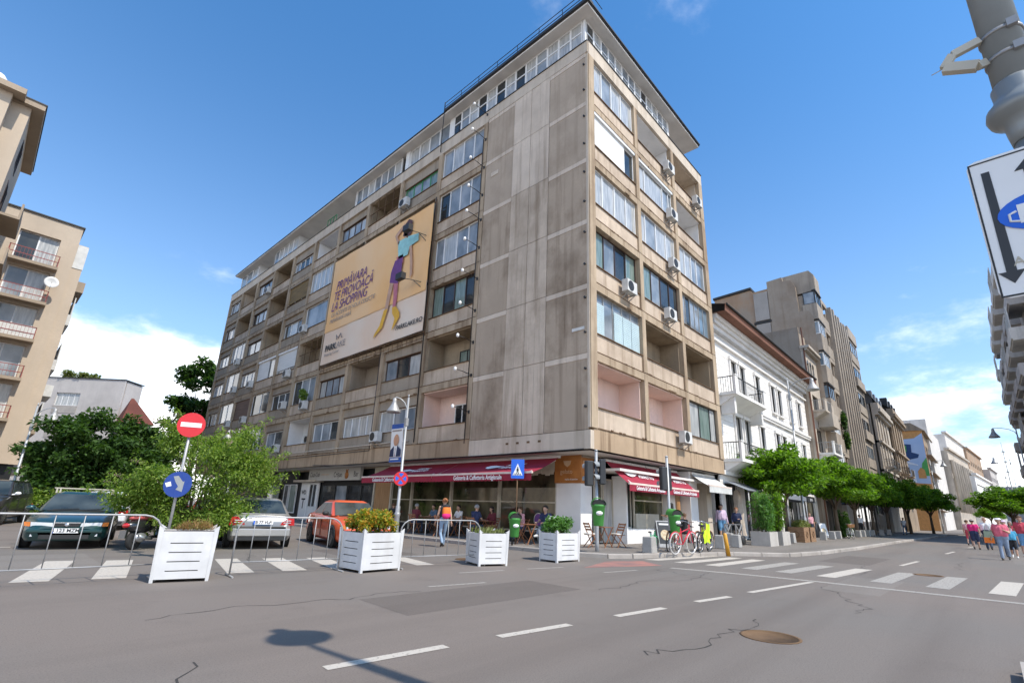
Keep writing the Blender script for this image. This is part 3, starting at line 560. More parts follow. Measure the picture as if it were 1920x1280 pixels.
q = MB(); q.lathe([(0.001, 0), (0.24, 0), (0.24, -0.02), (0.001, -0.02)], (1.35, 19.95, 3.1), 16, axis='x'); q.prism([(19.85, 3.3), (20.05, 3.3), (20.12, 3.5), (19.95, 3.42), (19.78, 3.5)], lambda a, z, d: (1.35 - d, a, z), 0, 0.02); q.build('crest', 'corten', cs)
gwall('white_door_panel', FY, 24.3, 27.0, 1.7, 1.8, 0.1, 2.7, 'cafe_white'); window(blk, FY, 24.5, 25.6, 1.0, 2.6, 1.66, 2, 'white_pvc', 'glass_dark', name='shop_window')
g1 = gwall('graffiti_panel', FY, 25.8, 26.9, 1.66, 1.7, 0.3, 2.6, 'cafe_white'); text('WD', 0.4, 'ink', g1, (1.655, 26.35, 2.0), rotF(FY), shear=-0.2, bold=0.012); text('T', 1.0, 'ink', g1, (1.655, 26.3, 1.2), rotF(FY), bold=0.01)
gwall('door_canopy', FY, 24.0, 27.4, 1.2, 1.9, 2.72, 2.86, 'con_light')
dk = gwall('shop_sign', FY, 27.4, 34.0, 1.6, 1.9, 2.75, 3.55, 'shop_black'); text('BUT', 0.62, 'white_ink', dk, (1.595, 30.6, 3.15), rotF(FY), bold=0.02, sx=0.8); text('PUB', 0.2, 'white_ink', dk, (1.595, 30.6, 2.85), rotF(FY))
for y0, y1 in ((28.0, 29.2), (29.4, 30.2), (31.0, 33.5)): window(blk, FY, y0, y1, 0.5, 2.6, 1.8, 1, 'white_pvc' if y0 < 30 else 'dark_frame', ['glass_dark', 'glass_green'], 0.07, name='shop_window')
# right-hand shop front under the second awning
for a0, a1 in ((2.5, 3.1), (3.15, 3.95)): window(blk, FX, a0, a1, 0.15, 2.75, 1.55, 1, 'cream_frame', ['glass_curtain' if a0 > 3 else 'glass_shop'], 0.07, name='shop_door')
gwall('entrance_ceiling', FX, 2.5, LX, 0.3, 1.9, 3.0, 3.1, 'soffit_white')
gwall('white_plinth', FX, 4.0, 7.6, 0.95, 1.6, 0.1, 0.72, 'cafe_white'); gwall('white_jamb', FX, 3.95, 4.05, 0.9, 1.6, 0.1, 2.9, 'cafe_white')
window(blk, FX, 4.08, 4.7, 0.72, 2.7, 1.1, 1, 'cream_frame', 'glass_dark', 0.07, name='shop_window'); window(blk, FX, 4.75, 7.5, 0.72, 2.7, 1.0, 1, 'cream_frame', 'glass_shop', 0.07, 0.6, name='shop_window')
gwall('serving_counter', FX, 4.8, 6.9, 0.93, 1.0, 0.74, 1.35, 'cream_frame')
gwall('white_pier', FX, 7.6, 8.2, 0.7, 1.5, 0.1, 3.1, 'cafe_white'); gwall('timber_panel', FX, 8.3, 9.4, 1.0, 1.2, 0.1, 3.0, 'poster_wood'); gwall('white_pier', FX, 9.5, 10.4, 0.5, 1.5, 0.1, 3.5, 'cafe_white'); gwall('grey_door', FX, 10.45, 11.2, 0.9, 1.0, 0.1, 2.2, 'grey_frame')
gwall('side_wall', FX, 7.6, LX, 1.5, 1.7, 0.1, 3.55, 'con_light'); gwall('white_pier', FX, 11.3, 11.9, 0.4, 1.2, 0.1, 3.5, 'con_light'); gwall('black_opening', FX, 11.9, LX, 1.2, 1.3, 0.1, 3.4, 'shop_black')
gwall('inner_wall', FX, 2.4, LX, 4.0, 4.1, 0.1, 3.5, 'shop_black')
# ---------------------------------------------------------------- things fixed to or hung on the block: awnings, banner, floodlights, air conditioners
def awning(nm, label, F, a0, a1, d0, z0, d1, z1, val, m, txt=None, logo=None, grp=None):
    """sloping canopy with folding arms, front bar, valance; d0/z0 at the wall, d1/z1 at the front bar"""
    x, y, _ = F((a0 + a1) / 2, 0, 0); t = thing(nm, label, 'awning', (x, y, 0), 0, grp); ac_ = (a0 + a1) / 2; f = lambda a, d, z: tuple(Vector(F(a, d, z)) - Vector((x, y, 0)))
    b = MB(); n = 14; vs_ = []; fs = []
    for i in range(n + 1):
        a = a0 + (a1 - a0) * i / n
        for j in range(5):
            u = j / 4; sag = -0.05 * math.sin(PI * u) - 0.012 * math.sin(i * 2.4) * u
            vs_.append(f(a, d0 + (d1 - d0) * u, z0 + (z1 - z0) * u + sag))
    for i in range(n):
        for j in range(4): fs.append((i * 5 + j, i * 5 + j + 1, (i + 1) * 5 + j + 1, (i + 1) * 5 + j))
    b.add(vs_, fs, 0, True); cv = b.build('canopy', m, t)
    b = MB()
    for i in range(n * 2):
        p = a0 + (a1 - a0) * i / (2 * n); q = a0 + (a1 - a0) * (i + 1) / (2 * n); w1 = 0.015 * math.sin(i * 1.1); w2 = 0.015 * math.sin((i + 1) * 1.1)
        b.add([f(p, d1 - 0.03, z1), f(q, d1 - 0.03, z1), f(q, d1 - 0.02 + w2, z1 - val), f((p + q) / 2, d1 - 0.02, z1 - val - 0.025), f(p, d1 - 0.02 + w1, z1 - val)], [(0, 1, 2, 3, 4)])
    vl = b.build('valance', m, t)
    b = MB(); b.bar(f(a0 - 0.02, d1, z1 + 0.02), f(a1 + 0.02, d1, z1 + 0.02), 0.07, 0.08); b.build('front_bar', 'cream_bar', t)
    b = MB(); b.bar(f(a0, d0, z0 + 0.02), f(a1, d0, z0 + 0.02), 0.12, 0.1); b.build('roller_case', 'white_dirty', t)
    for a in (a0 + 0.25, a1 - 0.25):
        b = MB(); b.bar(f(a, d0, z0 - 0.12), f(a + 0.15, (d0 + d1) / 2, (z0 + z1) / 2 - 0.14), 0.05); b.bar(f(a + 0.15, (d0 + d1) / 2, (z0 + z1) / 2 - 0.14), f(a, d1, z1), 0.05); b.build('folding_arm', 'white_dirty', t)
    rz = rotF(F)[2]
    for (a, s) in (txt or []): text('Gelateria & Caffetteria Artigianale', s, 'white_ink', vl, f(a, d1 - 0.07, z1 - val * 0.55), (PI / 2, 0, rz), bold=0.004, sx=0.82)
    tilt = math.atan2(z0 - z1, d0 - d1)
    for a in (logo or []):
        sgn = 1 if F is FX else -1
        um = 0.52; zc = z0 + (z1 - z0) * um + 0.025; dc = d0 + (d1 - d0) * um - 0.02
        for k, (tx, du) in enumerate((('AMORE', -0.16), ('PERFETTO', 0.12))):
            uu = um + du / 1.6; text(tx, 0.30, 'white_ink', cv, f(a + sgn * 0.75, d0 + (d1 - d0) * uu - 0.03, z0 + (z1 - z0) * uu + 0.0), (tilt, 0, rz), shear=0.45, bold=0.004, sx=0.95)
        b = MB(); k = [(-0.95, 0.05), (-0.8, 0.16), (-0.5, 0.17), (-0.1, 0.06), (0.12, 0.10), (-0.02, -0.02), (-0.3, -0.12), (-0.6, -0.2), (-0.85, -0.12)]
        b.add([f(a + sgn * (p + 0.1), d0 + (d1 - d0) * (um - q / 1.6) - 0.03, z0 + (z1 - z0) * (um - q / 1.6) + 0.0) for p, q in k], [tuple(range(len(k)))]); b.build('spoon_logo', 'white_ink', cv)
    return t
awning('cafe_awning', 'long dark red cafe awning over the pavement tables, nearer the corner pillar', FY, 2.1, 8.15, 0.85, 3.45, -0.87, 2.71, 0.27, 'red_cloth', [(5.1, 0.26)], [4.6], 'red awnings of the corner cafe')
awning('cafe_awning', 'dark red cafe awning next to the white bar sign, behind the lamp post', FY, 8.17, 14.2, 0.85, 3.45, -0.87, 2.71, 0.27, 'red_cloth', [(11.6, 0.26)], [10.9], 'red awnings of the corner cafe')
awning('shop_awning', 'sunlit red awning over the serving window, beside the corner traffic light', FX, 2.5, 5.8, 1.0, 3.42, -0.1, 2.48, 0.26, 'red_cloth', [(4.2, 0.22)], [3.9], 'red awnings of the corner cafe')
awning('shop_awning', 'sunlit red awning behind the second traffic light, next to the white awning', FX, 5.85, 9.1, 1.0, 3.42, -0.1, 2.48, 0.26, 'red_cloth', [(7.5, 0.22)], [7.2], 'red awnings of the corner cafe')
awning('white_awning', 'small white awning over the last doorway of the corner block', FX, 9.6, 12.6, 0.45, 3.40, -0.45, 2.80, 0.3, 'white_dirty')

bn = thing('advert_banner', 'huge orange and white advertising banner with a striding woman, tied to the long facade', 'banner', (-0.30, 16.7, 10.55))
mat('banner_orange', (0.88, 0.50, 0.20), 0.75, c2=(0.88, 0.58, 0.32), scale=0.25, var=0.1); mat('banner_white', (0.80, 0.68, 0.56), 0.75, c2=(0.80, 0.58, 0.42), scale=0.3)
mat('print_purple', (0.16, 0.06, 0.22), 0.8); mat('print_skin', (0.55, 0.34, 0.24), 0.8); mat('print_aqua', (0.32, 0.62, 0.62), 0.8); mat('print_yellow', (0.75, 0.42, 0.05), 0.8); mat('print_rose', (0.50, 0.17, 0.22), 0.8); mat('print_grey', (0.33, 0.28, 0.26), 0.8); mat('print_dark', (0.10, 0.05, 0.06), 0.8)
def bflat(nm, pts, m, d): q = MB(); q.prism(pts, lambda a, z, e: (e, a - 16.7, z - 10.55), d, d + 0.006); return q.build(nm, m, bn)
q = MB()
for i in range(24):
    for j in range(8):
        y0 = 10.78 + 11.84 * i / 24; y1 = 10.78 + 11.84 * (i + 1) / 24; z0 = 10.57 + 8.08 * j / 8; z1 = 10.57 + 8.08 * (j + 1) / 8
        rip = lambda y, z: 0.03 * math.sin(y * 2.1) * math.cos(z * 1.3)
        q.add([(rip(y0, z0), y0 - 16.7, z0 - 10.55), (rip(y1, z0), y1 - 16.7, z0 - 10.55), (rip(y1, z1), y1 - 16.7, z1 - 10.55), (rip(y0, z1), y0 - 16.7, z1 - 10.55)], [(0, 1, 2, 3)], 0 if j > 2 or (j == 2 and False) else 1)
q.build('sheet', ['banner_orange', 'banner_white'], bn)
bflat('printed_floor', [(10.8, 13.0), (22.6, 12.95), (22.6, 13.65), (10.8, 13.62)], 'banner_orange', -0.042)
for nm, pts, m in (('printed_hair', [(13.6, 17.4), (13.5, 18.2), (13.0, 18.45), (12.5, 18.2), (12.45, 17.4), (12.8, 17.2)], 'print_dark'), ('printed_face', [(13.45, 17.35), (13.45, 17.95), (13.15, 18.1), (12.9, 17.8), (12.95, 17.35), (13.2, 17.15)], 'print_skin'),
                   ('printed_scarf', [(12.9, 17.2), (11.5, 17.0), (11.45, 16.5), (12.6, 16.4)], 'print_aqua'), ('printed_top', [(14.2, 17.2), (13.2, 17.2), (12.4, 16.9), (12.7, 15.9), (13.9, 15.9), (14.1, 16.6)], 'print_aqua'),
                   ('printed_arm', [(14.75, 17.75), (14.55, 17.9), (13.5, 18.35), (13.5, 18.15), (14.4, 17.6), (14.0, 17.1), (14.2, 16.95)], 'print_skin'), ('printed_arm', [(12.6, 16.5), (12.3, 16.6), (11.95, 15.2), (11.85, 14.4), (12.1, 14.2), (12.25, 15.2)], 'print_skin'),
                   ('printed_bag', [(14.2, 16.1), (13.3, 16.1), (13.2, 15.5), (13.9, 15.4)], 'print_rose'), ('printed_skirt', [(14.3, 15.9), (13.3, 15.9), (13.3, 14.9), (13.6, 14.2), (14.75, 14.5), (14.7, 15.2)], 'print_purple'),
                   ('printed_leg', [(14.7, 14.5), (14.2, 14.4), (14.5, 13.2), (14.6, 12.6), (15.05, 12.6), (14.95, 13.4)], 'print_skin'), ('printed_leg', [(14.2, 14.4), (13.6, 14.3), (13.5, 13.2), (13.6, 12.6), (13.95, 12.6), (14.0, 13.4)], 'print_rose'),
                   ('printed_boot', [(15.1, 12.75), (14.6, 12.75), (14.95, 11.9), (15.1, 11.6), (16.2, 11.1), (16.1, 11.35), (15.5, 11.8)], 'print_yellow'), ('printed_boot', [(14.0, 12.7), (13.5, 12.7), (12.95, 12.2), (12.9, 11.9), (13.6, 11.25), (13.75, 11.2), (13.5, 11.9), (13.9, 12.3)], 'print_yellow')):
    pts = [(13.7 + (a - 13.7) * 0.80, z) for a, z in pts]; bflat(nm, pts, m, -0.05 - 0.004 * len(m) - 0.001 * len(nm))
def btxt(s, y, z, size, m, sh=0.2, bold=0.0, sx=1.0): text(s, size, m, bn, (-0.06, y - 16.7, z - 10.55), rotF(FY), align='LEFT', shear=sh, bold=bold, sx=sx)
btxt('PRIMĂVARA', 21.75, 16.35, 0.98, 'print_purple', 0.22, 0.0, 0.78); btxt('TE PROVOACĂ', 21.95, 15.55, 0.98, 'print_purple', 0.22, 0.0, 0.78); btxt('LA SHOPPING', 22.05, 14.75, 0.98, 'print_purple', 0.22, 0.0, 0.78)
btxt('CU ACCENTE DE NOUĂ COLECȚIE', 21.9, 14.12, 0.42, 'print_grey', 0.2, 0, 0.85); btxt('PRIMĂVARĂ-VARĂ', 22.0, 13.65, 0.42, 'print_grey', 0.2, 0, 0.85)
btxt('PARK', 22.1, 11.65, 0.62, 'ink', 0, 0.015); btxt('LAKE', 20.75, 11.65, 0.62, 'print_grey', 0); btxt('Shopping Center', 22.1, 11.2, 0.3, 'print_grey', 0); btxt('PARKLAKE.RO', 13.4, 11.25, 0.4, 'ink', 0.1, 0.006)
b = MB(); b.tube([(-0.05, -0.5 + 4.4, 1.55), (-0.05, 4.0, 1.9), (-0.05, 3.7, 1.6), (-0.05, 3.4, 1.9), (-0.05, 3.2, 1.55)], 0.03, 5); b.build('leaf_emblem', 'print_grey', bn)
b = MB()
for z in (-0.06, 8.16): b.tube([(0.06, -6.1, z), (0.06, 6.1, z)], 0.035, 6)
for y in (-6.05, 6.05): b.tube([(0.06, y, -0.3), (0.06, y, 8.3)], 0.035, 6)
b.build('tube_frame', 'rust_edge', bn)
b = MB()
for i in range(26):
    y = -5.9 + i * 0.47; b.bar((0.03, y, 0.05), (0.05 + RN.uniform(-.05, .05), y + RN.uniform(-.05, .05), -0.5 - RN.uniform(0, 0.25)), 0.02)
b.tube([(0.05, -5.9, -0.42), (0.05, 5.9, -0.42)], 0.02, 5); b.build('guy_ropes', 'rust_edge', bn)

def floodlight(p, q, label, head, grp):
    p, q = Vector(p), Vector(q); t = thing('floodlight', label, 'floodlight', p, 0, grp); q = q - p
    b = MB(); b.tube([(0, 0, 0), tuple(q * 0.55 + Vector((0, 0, 0.03))), tuple(q)], 0.018, 6); b.box(-0.02, 0.05, -0.05, 0.05, -0.08, 0.08); b.build('arm', 'black_metal', t)
    b = MB()
    if head == 'white': b.lathe([(0.03, -0.10), (0.07, -0.06), (0.075, 0.05), (0.03, 0.10)], tuple(q), 10)
    else:
        b.box(q.x - 0.16, q.x + 0.14, q.y - 0.3, q.y + 0.3, q.z - 0.12, q.z + 0.26)
        b.bar((0, 0, -0.5), tuple(q * 0.5), 0.03)
    b.build('lamp_head', 'white_pvc' if head == 'white' else 'black_metal', t)
FLL = ['small white floodlight beside the gable wall, ' + q for q in ('topmost, at the roof fascia', 'second from the top of the column', 'third from the top of the column', 'fourth from the top of the column', 'fifth from the top of the column', 'sixth, halfway down the column', 'fifth from the bottom of the column', 'fourth from the bottom of the column', 'third from the bottom, by the brown loggia', 'second from the bottom, over the pink loggia', 'lowest, by the pink loggia')]
for z in (22.8, 21.1, 19.25, 17.5, 15.97, 14.33, 12.55, 10.8, 9.12, 7.45, 5.66):
    floodlight((-0.06, 6.82, z), (-1.0, 6.9, z + 0.12), FLL.pop(0), 'white', 'floodlights in a column beside the gable wall')
floodlight((-0.1, 11.2, 16.6), (-1.2, 11.9, 16.85), 'dark box floodlight on a strut over the head of the banner woman', 'black', 'box floodlights lighting the banner')
floodlight((-0.1, 11.1, 13.55), (-1.2, 12.1, 13.8), 'dark box floodlight on a strut at the middle of the banner edge', 'black', 'box floodlights lighting the banner')

for a, z, l in ((7.67, 20.27, 'on the sunny facade, topmost, below the roof terrace'), (11.5, 20.09, 'at the outer end of the sunny facade, near the top'), (7.7, 17.22, 'on the sunny facade, second from the top of its column'), (7.59, 14.15, 'on the sunny facade, third from the top of its column'),
                (2.75, 11.02, 'under the brown windows nearest the corner'), (6.78, 11.01, 'between louvred bay and open dark loggia'), (7.65, 4.94, 'low on the sunny facade beside the pink loggias')):
    ac_unit(FX, a, z, 'white air conditioner ' + l, 'air conditioners on the sunny facade')
for a, z, l in ((14.11, 20.08, 'above the top edge of the banner'), (35.93, 20.21, 'high at the far end of the long facade, under the roof'), (26.58, 14.25, 'just left of the advertising banner'), (28.32, 10.91, 'under a closed roller shutter, left of the banner corner'), (35.97, 11.13, 'on the long facade, third floor far bay'),
                (40.03, 11.19, 'on the long facade, third floor, farthest of its row'), (40.64, 14.04, 'on the long facade, fourth floor far end'), (24.4, 7.95, 'with a green shrub above it on the long facade'), (28.06, 8.35, 'on the long facade under a pair of white windows, second floor'), (36.01, 7.98, 'under the brown wooden shutter'),
                (39.9, 7.96, 'on the long facade, second floor, farthest of its row'), (27.98, 5.08, 'low on the long facade, left of the white loggia'), (14.35, 5.0, 'low on the long facade above the street lamp banner')):
    ac_unit(FY, a, z, 'white air conditioner ' + l, 'air conditioners on the long shaded facade')
t = ac_unit(FY, 25.6, 5.75, 'large white air conditioner inside the white loggia', 'air conditioners on the long shaded facade'); t.location.x = 1.3
t = ac_unit(FY, 40.6, 20.9, 'white air conditioner hanging in the loggia below the far roof end', 'air conditioners on the long shaded facade'); t.location.x = 0.9

# ---------------------------------------------------------------- the other buildings
def wall_grid(b, F, a0, a1, z0, z1, d0, d1, holes, m=0):
    zs = sorted({z0, z1} | {h for o in holes for h in o[2:4] if z0 < h < z1})
    for u, v in zip(zs, zs[1:]):
        cuts = sorted((o[0], o[1]) for o in holes if o[2] <= u + 1e-6 and o[3] >= v - 1e-6); x = a0
        for p, q in cuts:
            if p > x + 1e-4: b.fb(F, x, p, d0, d1, u, v, m)
            x = max(x, q)
        if x < a1 - 1e-4: b.fb(F, x, a1, d0, d1, u, v, m)
def FXY(y): return lambda a, d, z: (a, y + d, z)
def facade(root, F, a0, a1, z0, z1, m, holes, fm='white_pvc', n=2, pm=None, th=0.3, sill='sill', rec=0.18, fw=0.07):
    b = MB(); wall_grid(b, F, a0, a1, z0, z1, 0, th, holes); b.build('wall', m, root)
    for h in holes:
        window(root, F, h[0], h[1], h[2], h[3], rec, n, fm, pm, fw, None)
        if sill: q = MB(); q.fb(F, h[0] - 0.08, h[1] + 0.08, -0.06, 0.1, h[2] - 0.09, h[2]); q.build('sill', m, root)
def blockbox(root, nm, x0, x1, y0, y1, z0, z1, m): q = MB(); q.box(x0, x1, y0, y1, z0, z1); return q.build(nm, m, root)
wall('town_white', (0.84, 0.81, 0.77), (0.6, 0.56, 0.52), 0.12, 0.12, scale=0.8); wall('town_trim', (0.80, 0.77, 0.73), (0.5, 0.47, 0.44), 0.2, 0.15); wall('eave_brown', (0.24, 0.12, 0.085), (0.06, 0.03, 0.02), 0.3, 0.3)
wall('grey_render', (0.42, 0.36, 0.295), (0.15, 0.12, 0.10), 0.55, 0.4); wall('party_wall', (0.37, 0.31, 0.25), (0.20, 0.13, 0.08), 0.35, 0.5, scale=0.4); wall('party_pale', (0.42, 0.385, 0.35), (0.3, 0.26, 0.22), 0.2, 0.2); wall('brick_old', (0.40, 0.27, 0.18), (0.36, 0.33, 0.28), 0.3, 0.7)
wall('stone_pale', (0.56, 0.49, 0.41), (0.20, 0.17, 0.14), 0.5, 0.4); wall('stone_brown', (0.36, 0.275, 0.195), (0.10, 0.08, 0.06), 0.5, 0.45); wall('slate', (0.22, 0.235, 0.26), (0.12, 0.12, 0.13), 0.3, 0.3); wall('far_white', (0.70, 0.66, 0.61), (0.36, 0.34, 0.32), 0.4, 0.3)
wall('beige_render', (0.56, 0.46, 0.355), (0.40, 0.33, 0.26), 0.15, 0.15, scale=0.3); wall('beige_dark', (0.40, 0.32, 0.24), (0.28, 0.22, 0.17), 0.2, 0.2); wall('red_tile', (0.17, 0.06, 0.045), (0.08, 0.035, 0.03), 0.2, 0.4); mat('rail_red', (0.28, 0.05, 0.04), 0.5)
wall('grey_far', (0.54, 0.50, 0.47), (0.3, 0.28, 0.27), 0.2, 0.2); mat('mural_blue', (0.36, 0.50, 0.72), 0.8, c2=(0.52, 0.62, 0.80), scale=0.3); mat('mural_navy', (0.03, 0.07, 0.18), 0.8); mat('mural_green', (0.10, 0.38, 0.10), 0.8); mat('mural_orange', (0.62, 0.30, 0.10), 0.8); mat('mural_pale', (0.75, 0.77, 0.82), 0.8)

# white townhouse
tw = thing('townhouse', 'white rusticated townhouse with tall paired windows and a brown eave, next to the corner block', 'building', (0, 0, 0))
F = FXY(0.3); X0, X1 = 13.35, 35.4
ups = [(16.5, 17.5), (18.1, 19.1), (21.3, 22.2), (24.9, 25.8), (26.6, 27.5), (29.6, 30.5), (32.4, 33.3)]
hol = [(a, c, 9.15, 11.15) for a, c in ups] + [(a, c, 5.3, 7.45) for a, c in ups[:2]] + [(a, c, 5.9, 7.45) for a, c in ups[2:]] + [(14.0, 16.2, 0.15, 3.2), (17.2, 20.0, 0.15, 3.2), (21.5, 24.5, 0.5, 3.2), (26.5, 29.5, 0.15, 3.2), (31, 34.5, 0.5, 3.2)]
b = MB(); wall_grid(b, F, X0, X1, 0.1, 12.6, 0.1, 0.45, hol); b.build('wall', 'town_white', tw)
nb = 0
b = MB(); zz = 3.9
while zz < 12.4:                                        # rusticated courses: each a little proud with open joints
    wall_grid(b, F, X0 + 0.02, X1 - 0.02, zz, zz + 0.355, 0.075, 0.12, [(h[0] - 0.18, h[1] + 0.18, h[2] - 0.15, h[3] + 0.25) for h in hol]); zz += 0.38
b.build('rusticated_courses', 'town_white', tw)['kind'] = 'stuff'
for h in hol:
    low = h[2] < 1; window(tw, F, h[0], h[1], h[2], h[3], 0.3, 2, 'dark_frame' if low else ('brown_frame' if h[2] < 9 else 'white_dirty'), ['glass_dark', 'glass_shop'] if low else ['glass_sky', 'glass_dark'], 0.07, None if low else 0.7)
    if not low:
        q = MB(); q.fb(F, h[0] - 0.16, h[0], -0.02, 0.2, h[2] - 0.1, h[3]); q.fb(F, h[1], h[1] + 0.16, -0.02, 0.2, h[2] - 0.1, h[3]); q.fb(F, h[0] - 0.22, h[1] + 0.22, -0.08, 0.2, h[3], h[3] + 0.22); q.fb(F, h[0] - 0.2, h[1] + 0.2, -0.1, 0.2, h[2] - 0.22, h[2] - 0.1); q.build('window_surround', 'town_trim', tw)
q = MB()
for d, z0, z1 in ((-0.12, 8.32, 8.5), (-0.06, 8.15, 8.32), (-0.1, 3.65, 3.9), (-0.1, 11.8, 11.95), (-0.2, 12.45, 12.75), (-0.35, 12.75, 13.0), (-0.5, 13.0, 13.3)): q.fb(F, X0, X1, d, 0.3, z0, z1)
q.build('cornice', 'town_trim', tw)
q = MB(); q.add([(X0 - 0.1, -0.75, 13.3), (X1 + 0.2, -0.75, 13.3), (X1 + 0.2, -0.8, 13.75), (X0 - 0.1, -0.8, 13.75), (X0 - 0.1, 0.5, 13.3), (X1 + 0.2, 0.5, 13.3)], [(0, 1, 2, 3), (0, 4, 5, 1)]); q.build('eave', 'eave_brown', tw)
q = MB(); q.add([(X0, -0.8, 13.75), (X1 + 0.2, -0.8, 13.75), (X1 + 0.2, 6, 15.6), (X0, 6, 15.6), (X0, 12, 13), (X1, 12, 13)], [(0, 1, 2, 3), (3, 2, 5, 4)]); q.tube([(X0, -0.85, 13.72), (X1, -0.85, 13.72)], 0.08, 6); q.build('roof', 'roof_black', tw)
blockbox(tw, 'side_wall', X0, X0 + 0.3, 0.5, 10, 0.1, 13.2, 'town_white'); blockbox(tw, 'side_wall', X1 - 0.3, X1, 0.8, 10, 0.1, 13.2, 'town_white')
def balcony(root, x0, x1, yf, yb, zf, m, rail='black_metal', solid=0.45):
    q = MB(); q.box(x0, x1, yf, yb, zf - 0.18, zf); q.prism([(yf + 0.05, zf - 0.18), (yb, zf - 0.18), (yb, zf - 0.75)], lambda a, z, d: (d, a, z), x0 + 0.1, x1 - 0.1); q.build('balcony_slab', m, root)
    for p_ in (x0, x1 - solid): q = MB(); q.box(p_, p_ + solid, yf, yf + 0.12, zf, zf + 0.95); q.box(p_ - 0.03, p_ + solid + 0.03, yf - 0.03, yf + 0.15, zf + 0.95, zf + 1.02); q.build('balcony_pier', m, root)
    q = MB(); k = int((x1 - x0 - 2 * solid) / 0.17)
    for i in range(k + 1): x = x0 + solid + (x1 - x0 - 2 * solid) * i / max(k, 1); q.bar((x, yf + 0.06, zf), (x, yf + 0.06, zf + 0.9), 0.012)
    q.bar((x0 + solid, yf + 0.06, zf + 0.92), (x1 - solid, yf + 0.06, zf + 0.92), 0.05)
    for s in (x0 + 0.04, x1 - 0.04):
        for i in range(6): q.bar((s, yf + 0.15 + (yb - yf - 0.2) * i / 6, zf), (s, yf + 0.15 + (yb - yf - 0.2) * i / 6, zf + 0.9), 0.02)
        q.bar((s, yf, zf + 0.92), (s, yb, zf + 0.92), 0.05)
    q.build('balcony_railing', rail, root)
balcony(tw, 13.9, 19.6, -0.75, 0.3, 8.45, 'town_white'); balcony(tw, 13.9, 19.6, -0.75, 0.3, 4.55, 'town_white')
for x in (14.2, 19.1): blockbox(tw, 'balcony_bracket', x, x + 0.3, -0.5, 0.3, 7.2, 8.2, 'town_trim')
# narrow house with three arched windows
nh = thing('narrow_house', 'narrow pale grey house with three small arched windows and a stack of white balconies', 'building')
F = FXY(-0.15); b = MB(); hol = [(36.0, 36.7, 14.2, 15.6), (37.0, 37.7, 14.2, 15.6), (38.0, 38.7, 14.2, 15.6), (36.4, 38.6, 11.0, 12.6), (36.2, 38.8, 7.2, 9.4), (36.2, 38.8, 3.9, 6.0), (36, 39.2, 0.2, 3.0)]
facade(nh, F, 35.45, 40.05, 0.1, 16.9, 'stone_pale', hol, 'dark_frame', 1, ['glass_dark', 'glass_sky'])
for a in (36.0, 37.0, 38.0):
    q = MB(); q.prism([(a + 0.35 + 0.35 * math.cos(PI * i / 8), 15.6 + 0.35 * math.sin(PI * i / 8)) for i in range(9)], lambda x, z, d: (x, -0.17 + d, z), 0, 0.04); q.build('arch_head', 'glass_dark', nh)
q = MB(); q.fb(F, 35.3, 40.1, -0.5, 0.3, 16.9, 17.15); q.fb(F, 35.4, 40.1, -0.3, 0.3, 16.7, 16.9); q.build('cornice', 'stone_pale', nh); blockbox(nh, 'side_wall', 35.42, 35.7, 0.1, 4.0, 0.1, 19.1, 'party_wall'); blockbox(nh, 'rear_mass', 35.8, 40.0, 0.5, 9, 0.1, 19.2, 'party_wall'); blockbox(nh, 'downpipe', 35.4, 35.5, -0.22, -0.1, 0.2, 19, 'eave_brown')
balcony(nh, 35.8, 39.4, -1.4, -0.15, 7.1, 'town_white', 'grey_frame'); balcony(nh, 35.8, 39.4, -1.2, -0.15, 11.0, 'stone_pale', 'grey_frame', 0.9); blockbox(nh, 'balcony_box', 37.2, 39.8, -1.4, -0.2, 9.6, 10.9, 'stone_pale')
# tall grey concrete block with corner windows
gb = thing('grey_apartment_block', 'tall grey rendered apartment block with corner windows and long vertical ribs', 'building')
blockbox(gb, 'mass', 40.3, 63.8, 0.2, 11, 0.1, 24.2, 'grey_render')
q = MB(); q.prism([(9.4, 0.1), (9.4, 26.0), (5.3, 26.15), (5.1, 25.8), (3.5, 25.85), (3.5, 0.1)], lambda a, z, d: (40.1 + d, a, z), 0, 0.5); q.build('party_wall', 'brick_old', gb)
q = MB(); q.prism([(3.5, 0.1), (3.5, 26.6), (1.95, 26.7), (1.9, 26.2), (1.1, 26.1), (0.75, 25.2), (0.7, 22.4), (-0.2, 22.2), (-0.55, 21.5), (-0.6, 0.1)], lambda a, z, d: (39.95 + d, a, z), 0, 0.6); q.build('stepped_wall', 'party_wall', gb)
q = MB(); q.prism([(2.0, 24.0), (2.0, 26.85), (-0.6, 26.9), (-1.0, 26.3), (-1.0, 24.55), (2.0, 24.4)], lambda a, z, d: (40.4 + d, a, z), 0, 2.2); q.build('roof_volume', 'grey_render', gb)
q = MB(); q.box(39.9, 40.2, 3.55, 5.0, 22.2, 25.5); q.box(39.9, 40.2, 3.55, 5.0, 19.3, 21.8); q.build('blocked_opening', 'party_pale', gb)
q = MB(); q.box(39.88, 40.25, 3.4, 5.2, 21.85, 22.1); q.build('coping', 'roof_black', gb); q = MB(); q.box(39.85, 40.3, 1.5, 4.3, 19.1, 19.22); q.build('coping', 'roof_black', gb); q = MB(); q.prism([(9.5, 26.0), (9.5, 26.25), (5.2, 26.45), (5.2, 26.2)], lambda a, z, d: (39.9 + d, a, z), 0, 4); q.build('coping', 'roof_black', gb)
